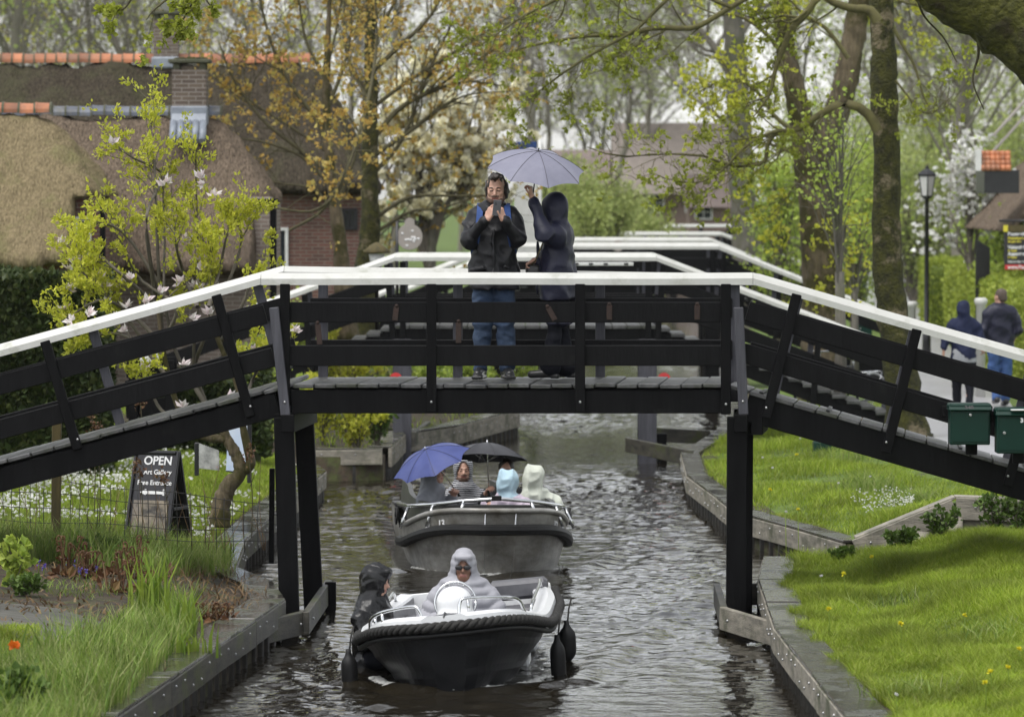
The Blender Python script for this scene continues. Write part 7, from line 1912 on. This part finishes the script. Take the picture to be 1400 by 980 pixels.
for txt, py, sz, m_ in (('Bootverhuur', 322, .075, 'signwhite'), ('Fluisterboten per uur', 327, .05, 'yellowp'), ('en per dag', 331.5, .05, 'yellowp'), ('Vakantiehuis', 340, .075, 'signwhite'), ('te huur', 344, .05, 'yellowp'), ('Appartement', 349, .075, 'signwhite'), ('te huur', 353, .05, 'yellowp'), ('Informatie aan huis', 359, .05, 'fog'), ('www.Bootverhuur', 367.3, .075, 'signwhite')):
    text_mesh(txt, sz * 1.15, M[m_], frame4(spx(1378, py, .006), (1, 0, 0), (0, 0, 1)), 'lettering', sb, bold=.003)
mb = MB(); mb.tube([spx(1366, 302, -.02), spx(1470, 302, -.02)], .025, 6); mb.tube([spx(1440, 302, -.02), P(1440, 440, Yb + .02)], .05, 6)
for px in (1385, 1430): mb.tube([spx(px, 302, -.02), spx(px, 309, -.02)], .008, 4)
mb.build('bracket', M['blackpaint'], sb)
mb = MB(); a = P(1335, 372, 96); 
for i in range(7): mb.beam((a[0] + i * .04 * 1.0, 96, .4), (a[0] + i * .04, 96, P(0, 327 + i * 1.8, 96)[2]), .038, .03, up=(0, 1, 0))
mb.build('board_screen', M['blackpaint'], None, label='dark upright board screen behind the pear tree trunk', cat='screen')
# parasols far up the path
for px, py, Y, lab in ((1188, 334, 150, 'orange parasol far up the path above the distant people'), (1176, 311, 165, 'small red parasol beyond the orange parasol')):
    c = P(px, py - 5, Y); r = empty('parasol', gz(c[0], Y), lab, 'parasol'); mb = MB(); n_ = 8; a = np.arange(n_) / n_ * 6.283
    mb.rings([np.stack([q * np.cos(a), q * np.sin(a), 0 * a + z], -1) + c for q, z in ((.03, .0), (.3, -.12), (.6, -.27), (.6, -.34))]); mb.build('canopy', M['orangep'] if Y == 150 else M['red'], r)
    mb = MB(); mb.tube([c, (c[0], c[1], gz(c[0], Y)[2])], .03, 6); mb.build('pole', M['wframe'], r)
mb = MB(); p = H(1190, 146); mb.box(p + (0, 0, .62), (.22, .2, 1.25), ch=.02); mb.box(p + (0, 0, 1.27), (.28, .26, .05), ch=.02); mb.build('white_pillar', M['wframe'], None, label='white square pillar beside the distant people on the path', cat='pillar')

# ------------------------------------------------------------------ bicycle leaning by the trunks
def bicycle(ra, fa, label, rad=.34, sm='limep'):
    """ra, fa: rear and front axle in the world"""
    ra = np.asarray(ra, float); fa = np.asarray(fa, float); root = empty('bicycle', ra - (0, 0, rad), label, 'bicycle'); d = fa - ra; L = np.linalg.norm(d); d /= L; u = np.array([0, 0, 1.]); n = nrm(np.cross(d, u)); u = np.cross(n, d)
    Q = lambda x, z, y=0.: ra + d * x * L + u * z + n * y
    for nm, c in (('wheel', ra), ('wheel', fa)):
        a = np.linspace(0, 6.283, 37); ring = lambda r: np.array([c + d * r * math.cos(t) + u * r * math.sin(t) for t in a])
        mb = MB(); mb.tube(ring(rad), .02, 8, mat=0); mb.tube(ring(rad - .028), .012, 6, mat=1)
        for t in np.linspace(0, 6.283, 25)[:-1]: mb.tube([c, c + d * (rad - .03) * math.cos(t) + u * (rad - .03) * math.sin(t)], .0022, 3, mat=1)
        mb.tube([c - n * .05, c + n * .05], .02, 8, mat=1); mb.build(nm, [M['rubber'], M['steel']], root)
    bb, st_, hd = Q(.42, -.06), Q(.3, .5), Q(.86, .46); mb = MB()
    for a, b_, r in ((bb, st_, .016), (bb, hd, .018), (st_, Q(.84, .5), .015), (ra + n * .05, bb, .01), (ra - n * .05, bb, .01), (ra + n * .05, Q(.31, .44), .009), (ra - n * .05, Q(.31, .44), .009), (Q(.84, .62), fa + n * .05, .013), (Q(.84, .62), fa - n * .05, .013)): mb.tube([a, b_], r, 8)
    mb.build('frame', M['blackpaint'], root)
    mb = MB(); mb.tube([Q(.84, .62), Q(.82, .74)], .013, 6); mb.tube(spline([Q(.72, .72, -.28), Q(.8, .76, -.2), Q(.84, .75, 0), Q(.8, .76, .2), Q(.72, .72, .28)], 16), .012, 6); mb.build('handlebar', M['steel'], root)
    s = SDF(); s.cap(Q(.24, .62), Q(.36, .63), .075, .03, .03, sq=(1, 1, 1.6)); s.build('saddle', M[sm], .012, root, local=False)
    mb = MB(); mb.tube([st_, Q(.29, .6)], .014, 6); mb.build('seat_post', M['steel'], root)
    mb = MB()
    for y in (-.06, .06): mb.tube([Q(.24, .4, y), Q(-.22, .4, y)], .007, 5); mb.tube([ra + n * y * .8, Q(-.12, .4, y)], .006, 5); mb.tube([ra + n * y * .8, Q(.1, .4, y)], .006, 5)
    for x in (-.2, -.05, .12): mb.tube([Q(x, .4, -.06), Q(x, .4, .06)], .006, 5)
    mb.build('luggage_rack', M['steel'], root)
    for c in (ra, fa):
        mb = MB(); a = np.linspace(.5, 2.9, 16); mb.tube([c + d * (rad + .035) * math.cos(t) + u * (rad + .035) * math.sin(t) for t in a], .018, 6); mb.build('mudguard', M['bolt'], root)
    return root
x1, x2 = (1193 - 700) / FPX * 72.5, (1107 - 700) / FPX * 71.5
bicycle(gz(x1, 72.5, .34), gz(x2, 71.5, .34), 'bicycle with a lime green saddle cover leaning left of the dark mossy trunk')
bicycle(gz(10.4, 113.6, .95), gz(10.75, 114.5, .95), 'small far bicycle showing above the long clipped hedge', sm='dark')

# ------------------------------------------------------------------ bed plants, lower left, and weeds
rg = np.random.default_rng(90)
def inpoly(px, py, poly):
    poly = np.asarray(poly, float); c = np.zeros(len(px), bool); j = len(poly) - 1
    for i in range(len(poly)):
        xi, yi = poly[i]; xj, yj = poly[j]
        c ^= ((yi > py) != (yj > py)) & (px < (xj - xi) * (py - yi) / (yj - yi + 1e-12) + xi); j = i
    return c
def proj(x, y, z): 
    v = np.stack([x, y, z - CAMZ], -1); dz = v @ _fw; return 700 + FPX * x / dz, 490 - FPX * (v @ _up) / dz
def sc_poly(n, poly, y0, y1, x0=-6, x1=-1.8):
    x, y = scatter(n, x0, x1, y0, y1, lambda x, y: x < XL(y) - .03); z = landz(x, y); px, py = proj(x, y, z); k = inpoly(px, py, poly); return x[k], y[k], z[k]
gl_ = MB()
x, y, z = sc_poly(60000, [(-40, 1040), (-40, 905), (100, 900), (150, 872), (200, 835), (262, 850), (268, 875), (236, 900), (196, 940), (150, 985), (90, 1040)], 29, 42)
hgt = .16 + .2 * smoothstep(-.8, .9, wob(np.stack([x, y, 0 * x], -1), .8, 6))
blades(gl_, x, y, z - .01, hgt, .011, .45, rg=rg)
x, y, z = sc_poly(26000, [(120, 762), (160, 742), (375, 745), (378, 775), (300, 790), (200, 785), (130, 775)], 40, 48)
blades(gl_, x, y, z - .01, .24, .009, .5, rg=rg)
x, y, z = sc_poly(20000, [(-40, 742), (150, 735), (150, 775), (-40, 770)], 40, 50)
blades(gl_, x, y, z - .01, .3, .01, .5, rg=rg)
x, y, z = sc_poly(5000, [(60, 800), (130, 790), (170, 812), (120, 822), (70, 815)], 40, 46); blades(gl_, x, y, z, .07, .008, 1.2, rg=rg)
gl_.build('tall_grass', M['grassd'], kind='stuff')
gl_ = MB(); x, y, z = sc_poly(2500, [(200, 780), (375, 778), (370, 835), (270, 845), (200, 820)], 36, 47)
blades(gl_, x, y, z, .12, .012, 1.6, rg=rg); x, y, z = sc_poly(900, [(150, 985), (240, 905), (270, 870), (290, 880), (200, 960)], 32, 44); blades(gl_, x, y, z, .1, .01, 2.0, rg=rg)
x, y, z = sc_poly(2200, [(-40, 770), (380, 770), (370, 850), (180, 870), (-40, 850)], 36, 47); blades(gl_, x, y, z, .05, .02, 2.5, rg=rg)
gl_.build('dead_leaf_litter', M['straw'], kind='stuff')
def sword(px, py, label, n, h, mat, w_=.03, group=None, cat='iris'):
    c = G(px, py, .47); mb = MB(); a = rg.normal(size=(n, 2)) * .09; blades(mb, c[0] + a[:, 0], c[1] + a[:, 1], np.full(n, float(landz(c[0], c[1])) - .01), h, w_, .3, rg=rg, stiff=.35)
    return mb.build('iris_clump', M[mat], None, label=label, cat=cat, group=group)
sword(205, 838, 'tall bright sword leaved clump at the middle of the left bed', 60, .5, 'iris')
sword(245, 850, 'sword leaved clump nearest the quay in the left bed', 46, .4, 'iris')
sword(262, 872, 'small pale green clump on the quay edge of the left bed', 30, .22, 'iris')
sword(60, 908, 'broad dark bladed clump beside the brick path', 50, .32, 'grassd')
sword(115, 925, 'feathery grass clump in the lower left corner bed', 60, .36, 'iris', .014)
sword(30, 975, 'upright grass clump at the bottom left corner', 60, .4, 'iris', .016)
def fern(px, py, label, n, h, seed):
    r2 = np.random.default_rng(seed); c = G(px, py, .5); c[2] = float(landz(c[0], c[1])); root = empty('brown_fern', c, label, 'fern', None)
    mb = MB(); tp = []
    for i in range(n):
        b0 = c + np.array([r2.normal(0, .07), r2.normal(0, .07), 0]); t = b0 + np.array([r2.normal(0, .06), r2.normal(0, .06), h * r2.uniform(.6, 1.1)]); cu = np.array([r2.choice([-1, 1]) * .035, 0, 0])
        mb.tube(spline([b0, (b0 + t) / 2, t, t + cu * .6 + (0, 0, .02), t + cu, t + cu - (0, 0, .03)], 14), .007, 5); tp.append((b0 + t) / 2); tp.append(t)
    mb.build('stalks', M['fern'], root)
    mb = MB(); tp = np.array(tp); leaves(mb, np.repeat(tp, 4, 0) + r2.normal(size=(len(tp) * 4, 3)) * .02, .035, r2, None, asp=.3); q = c + r2.normal(size=(34, 3)) * (.14, .14, .0); q[:, 2] = c[2] + .02; leaves(mb, q, .09, r2, np.array([0, 0, .3]), asp=.3); mb.build('fronds', M['fern'], root)
fern(90, 792, 'brown curled fern fronds left of the grape hyacinths', 8, .33, 1); fern(122, 795, 'brown uncurling fern right of the grape hyacinths', 9, .24, 2); fern(170, 808, 'rust brown fern with dead fronds below the open sign', 10, .3, 3); fern(290, 822, 'collapsed rusty fern beside the left bridge leg', 10, .14, 4); fern(192, 795, 'thin brown fern at the foot of the open sign', 7, .34, 5)
bush('leafy_plant', 'fresh green broad leaved plant at the left picture edge beside the brick path', gz(*G(22, 808, .5)[:2]), .42, .16, .16, 'mid', 101, 320, .075, 9, cat='plant')
bush('leafy_plant', 'low rounded leafy clump in front of the broad leaved plant', gz(*G(32, 815, .5)[:2]), .2, .2, .16, 'rasp', 102, 420, .05, 8, cat='plant')
bush('leafy_plant', 'low green foliage clump behind the ferns', gz(*G(140, 775, .5)[:2]), .26, .28, .2, 'rasp', 103, 700, .045, 10, cat='plant')
bush('poppy_plant', 'dark lobed leaved poppy plant in the bottom left corner', gz(*G(22, 965, .5)[:2]), .38, .28, .25, 'rasp', 104, 700, .07, 10, cat='plant')
pp_ = gz(*G(20, 940, .5)[:2]); pr = empty('poppy', pp_, 'orange poppy flower on a thin stalk at the left edge', 'flower'); t_ = P(20, 882, pp_[1]); mb = MB(); mb.tube([pp_, (pp_ + t_) / 2 + (.01, 0, 0), t_], .004, 5); mb.build('stalk', M['iris'], pr); mb = MB(); flowers(mb, np.repeat([t_ - (0, 0, .02)], 2, 0), .055, rg, 5, asp=.6); mb.build('petals', M['orange'], pr)
for i, (px, py) in enumerate([(60, 786), (91, 780), (101, 783), (109, 790), (118, 792), (132, 788), (53, 782)]):
    c = gz(*G(px, py + 8, .5)[:2]); r = empty('grape_hyacinth', c, 'violet grape hyacinth among the brown ferns', 'flower', 'grape hyacinths in the left bed'); mb = MB(); mb.tube([c, c + (0, 0, .1)], .004, 5); mb.build('stem', M['iris'], r); mb = MB(); q = np.repeat([c + (0, 0, .1)], 22, 0); q[:, 2] += rg.uniform(-.025, .025, 22); q[:, :2] += rg.normal(size=(22, 2)) * .006; leaves(mb, q, .014, rg, None, asp=.6); mb.build('bells', M['purple'], r)
# dry flower heads
for i, (px, pb, py, Y, lab) in enumerate([(190, 735, 640, 46.9, 'dry brown flower stem in front of the open sign, left edge'), (224, 735, 655, 46.8, 'dry brown flower stem crossing the lettering of the open sign'), (340, 735, 620, 47.0, 'dry brown flower stem between the sign and the left bridge legs'), (132, 720, 590, 47.0, 'dry brown flower stem behind the left ramp beside the wooden post'), (125, 700, 565, 48.0, 'dry brown hydrangea head seen through the left ramp rails'), (192, 690, 550, 48.2, 'dry brown hydrangea head at the black gate')]):
    a = P(px + 4, pb, Y); t_ = P(px, py, Y); r = empty('dry_flower_stem', a, lab, 'plant'); mb = MB(); mb.tube(spline([a, a * .5 + t_ * .5 + (.02, 0, 0), t_], 10), .005, 5); mb.tube([a * .4 + t_ * .6, a * .3 + t_ * .7 + (.06, 0, .08)], .003, 4); mb.build('stem', M['twig'], r); mb = MB(); q = t_ + rg.normal(size=(60, 3)) * (.03, .03, .05); leaves(mb, q, .03, rg, None, asp=.5); mb.build('head', M['fern'], r)
# bare twiggy stems along the fence (stuff: nobody could count them)
mb = MB()
for i in range(46):
    px = rg.uniform(0, 375); Y = rg.uniform(46.2, 48); a = P(px, 752, Y); h_ = rg.uniform(.25, .9); t_ = a + (rg.normal(0, .12), 0, h_); mb.tube(spline([a, (a + t_) / 2 + (rg.normal(0, .03), 0, 0), t_], 8), np.linspace(.004, .002, 8), 4)
mb.build('bare_stems', M['straw'], kind='stuff')
# white flowered lawn
mb = MB(); x, y = scatter(3600, -6.6, -2.7, 49, 62.5, lambda x, y: (x < XL(y) - .3) & infr(x, y)); k = wob(np.stack([x, y, 0 * x], -1), .35, 6, 9) + .9 * smoothstep(-3.4, -4.6, x) > .25
x, y = x[k], y[k]; flowers(mb, np.stack([x, y, landz(x, y) + rg.uniform(.06, .13, len(x))], -1), .026, rg, 4, up=2, asp=.5); mb.build('lawn_flowers', M['daisy'], kind='stuff')
# shrubs in the planted corner below the second bridge and on the left bank
for i, (px, py, Y, h, r, m_, n_, lab) in enumerate([(440, 600, 66.7, .95, .3, 'lime', 1500, 'yellow green shrub beside the left bridge legs'), (487, 598, 66.8, .9, .42, 'lime', 1800, 'yellow green shrub in the middle of the planted quay corner'), (515, 590, 67.0, .85, .2, 'rasp', 900, 'upright dark shrub left of the second bridge leg'), (425, 590, 68, .8, .35, 'mid', 1200, 'dull green shrub at the back of the planted corner'), (590, 560, 76, .7, .5, 'mid', 1400, 'low shrub right of the second bridge leg'), (650, 545, 79, .8, .5, 'mid', 1400, 'low shrub on the slanting quay behind the second bridge'), (470, 560, 80, 1.0, .9, 'lime', 2500, 'broad yellow green shrub under the second bridge'), (400, 470, 74, 1.6, .6, 'mid', 2600, 'green shrub in front of the brick house'), (355, 520, 66, 1.2, .5, 'mid', 2200, 'green shrub behind the magnolia and left leg'), (700, 540, 84, .8, .5, 'mid', 1400, 'low shrub far along the left quay')]):
    x_ = (px - 700) / FPX * Y; bush('garden_shrub', lab, gz(x_, Y), h, r, r * .8, m_, 110 + i, n_, .06, 12)
# lawn flowers on the right, each a plant
pr0 = None
for i, (px, py, m_) in enumerate([(1133, 833, 'yellow'), (1154, 785, 'yellow'), (1318, 842, 'yellow'), (1231, 853, 'yellow'), (1393, 888, 'yellow'), (1354, 919, 'yellow'), (1347, 934, 'yellow'), (1325, 728, 'yellow'), (1053, 670, 'yellow'), (1091, 697, 'yellow'), (1089, 622, 'yellow'), (1046, 580, 'yellow'), (1192, 762, 'yellow'), (1378, 913, 'yellow'), (1043, 626, 'daisy'), (1094, 600, 'daisy'), (1074, 700, 'daisy'), (1225, 950, 'daisy'), (1123, 788, 'daisy'), (1328, 748, 'daisy'), (1056, 640, 'daisy'), (1147, 661, 'daisy'), (1190, 652, 'daisy')]):
    z0 = .62 if py < 720 else .55; c = G(px, py, z0 + .03); g0 = np.array([c[0], c[1], float(landz2(c[0], c[1]))])
    nm = 'dandelion' if m_ == 'yellow' else 'daisy'; r = empty(nm, g0, 'yellow dandelion flower in the right hand lawns' if m_ == 'yellow' else 'small white daisy in the right hand lawns', 'flower', 'dandelions in the right lawns' if m_ == 'yellow' else 'daisies in the right lawns')
    mb = MB(); mb.tube([g0, (g0 + c) / 2 + (.008, 0, 0), c], .0035, 4); mb.build('stalk', M['iris'], r); mb = MB(); q = np.repeat([c], 5, 0); flowers(mb, q, .024 if m_ == 'yellow' else .018, rg, 9, up=1.5, asp=.25); mb.build('petals', M[m_], r)
mb = MB(); x, y = scatter(700, 3.3, 4.8, 50, 55, lambda x, y: infr(x, y)); px, py = proj(x, y, landz2(x, y)); k = inpoly(px, py, [(1160, 690), (1190, 676), (1245, 672), (1250, 700), (1175, 712)]); flowers(mb, np.stack([x[k], y[k], landz2(x[k], y[k]) + rg.uniform(.07, .15, k.sum())], -1), .014, rg, 5, up=2, asp=.5); mb.build('small_white_flowers', M['daisy'], kind='stuff')
# tussocks of longer grass
g = MB()
for px, py, n_, h_ in ((1185, 652, 500, .24), (1152, 612, 200, .2), (1260, 668, 260, .2), (1250, 900, 200, .15), (1370, 842, 200, .15), (1225, 795, 160, .16)):
    c = G(px, py, .62); q = rg.normal(size=(n_, 2)) * (.16, .3); x, y = c[0] + q[:, 0], c[1] + q[:, 1]; blades(g, x, y, landz2(x, y) - .01, h_, .009, .9, rg=rg)
g.build('grass_tussocks', M['grassd'], kind='stuff')
for i, (px, Y, h, r, lab) in enumerate([(1290, 47.0, .3, .22, 'low leafy weeds at the ditch edge left of the taller weeds'), (1358, 47.0, .42, .25, 'taller leafy weeds at the ditch edge near the right picture border'), (1395, 46.9, .4, .25, 'leafy weeds at the ditch edge cut by the right picture border'), (1235, 47.0, .2, .2, 'small weeds at the ditch edge below the sloping plank'), (1150, 46.8, .14, .2, 'creeping weeds at the corner of the near right lawn')]):
    bush('weed_clump', lab, gz((px - 700) / FPX * Y, Y), h, r, .15, 'rasp', 130 + i, 420, .05, 8, cat='weeds')
# ------------------------------------------------------------------ damp air
mb = MB(); mb.rings([np.array([(-70, -3, z), (95, -3, z), (95, 275, z), (-70, 275, z)], float) for z in (-1.3, 24.)])
hm = bpy.data.materials.new('damp_air'); hm.use_nodes = True; t_ = hm.node_tree; t_.nodes.remove(t_.nodes['Principled BSDF'])
pv = t_.nodes.new('ShaderNodeVolumePrincipled'); pv.inputs['Color'].default_value = (.93, .95, 1, 1); pv.inputs['Density'].default_value = HAZE
t_.links.new(pv.outputs[0], t_.nodes['Material Output'].inputs['Volume'])
mb.build('haze', hm, kind='stuff')
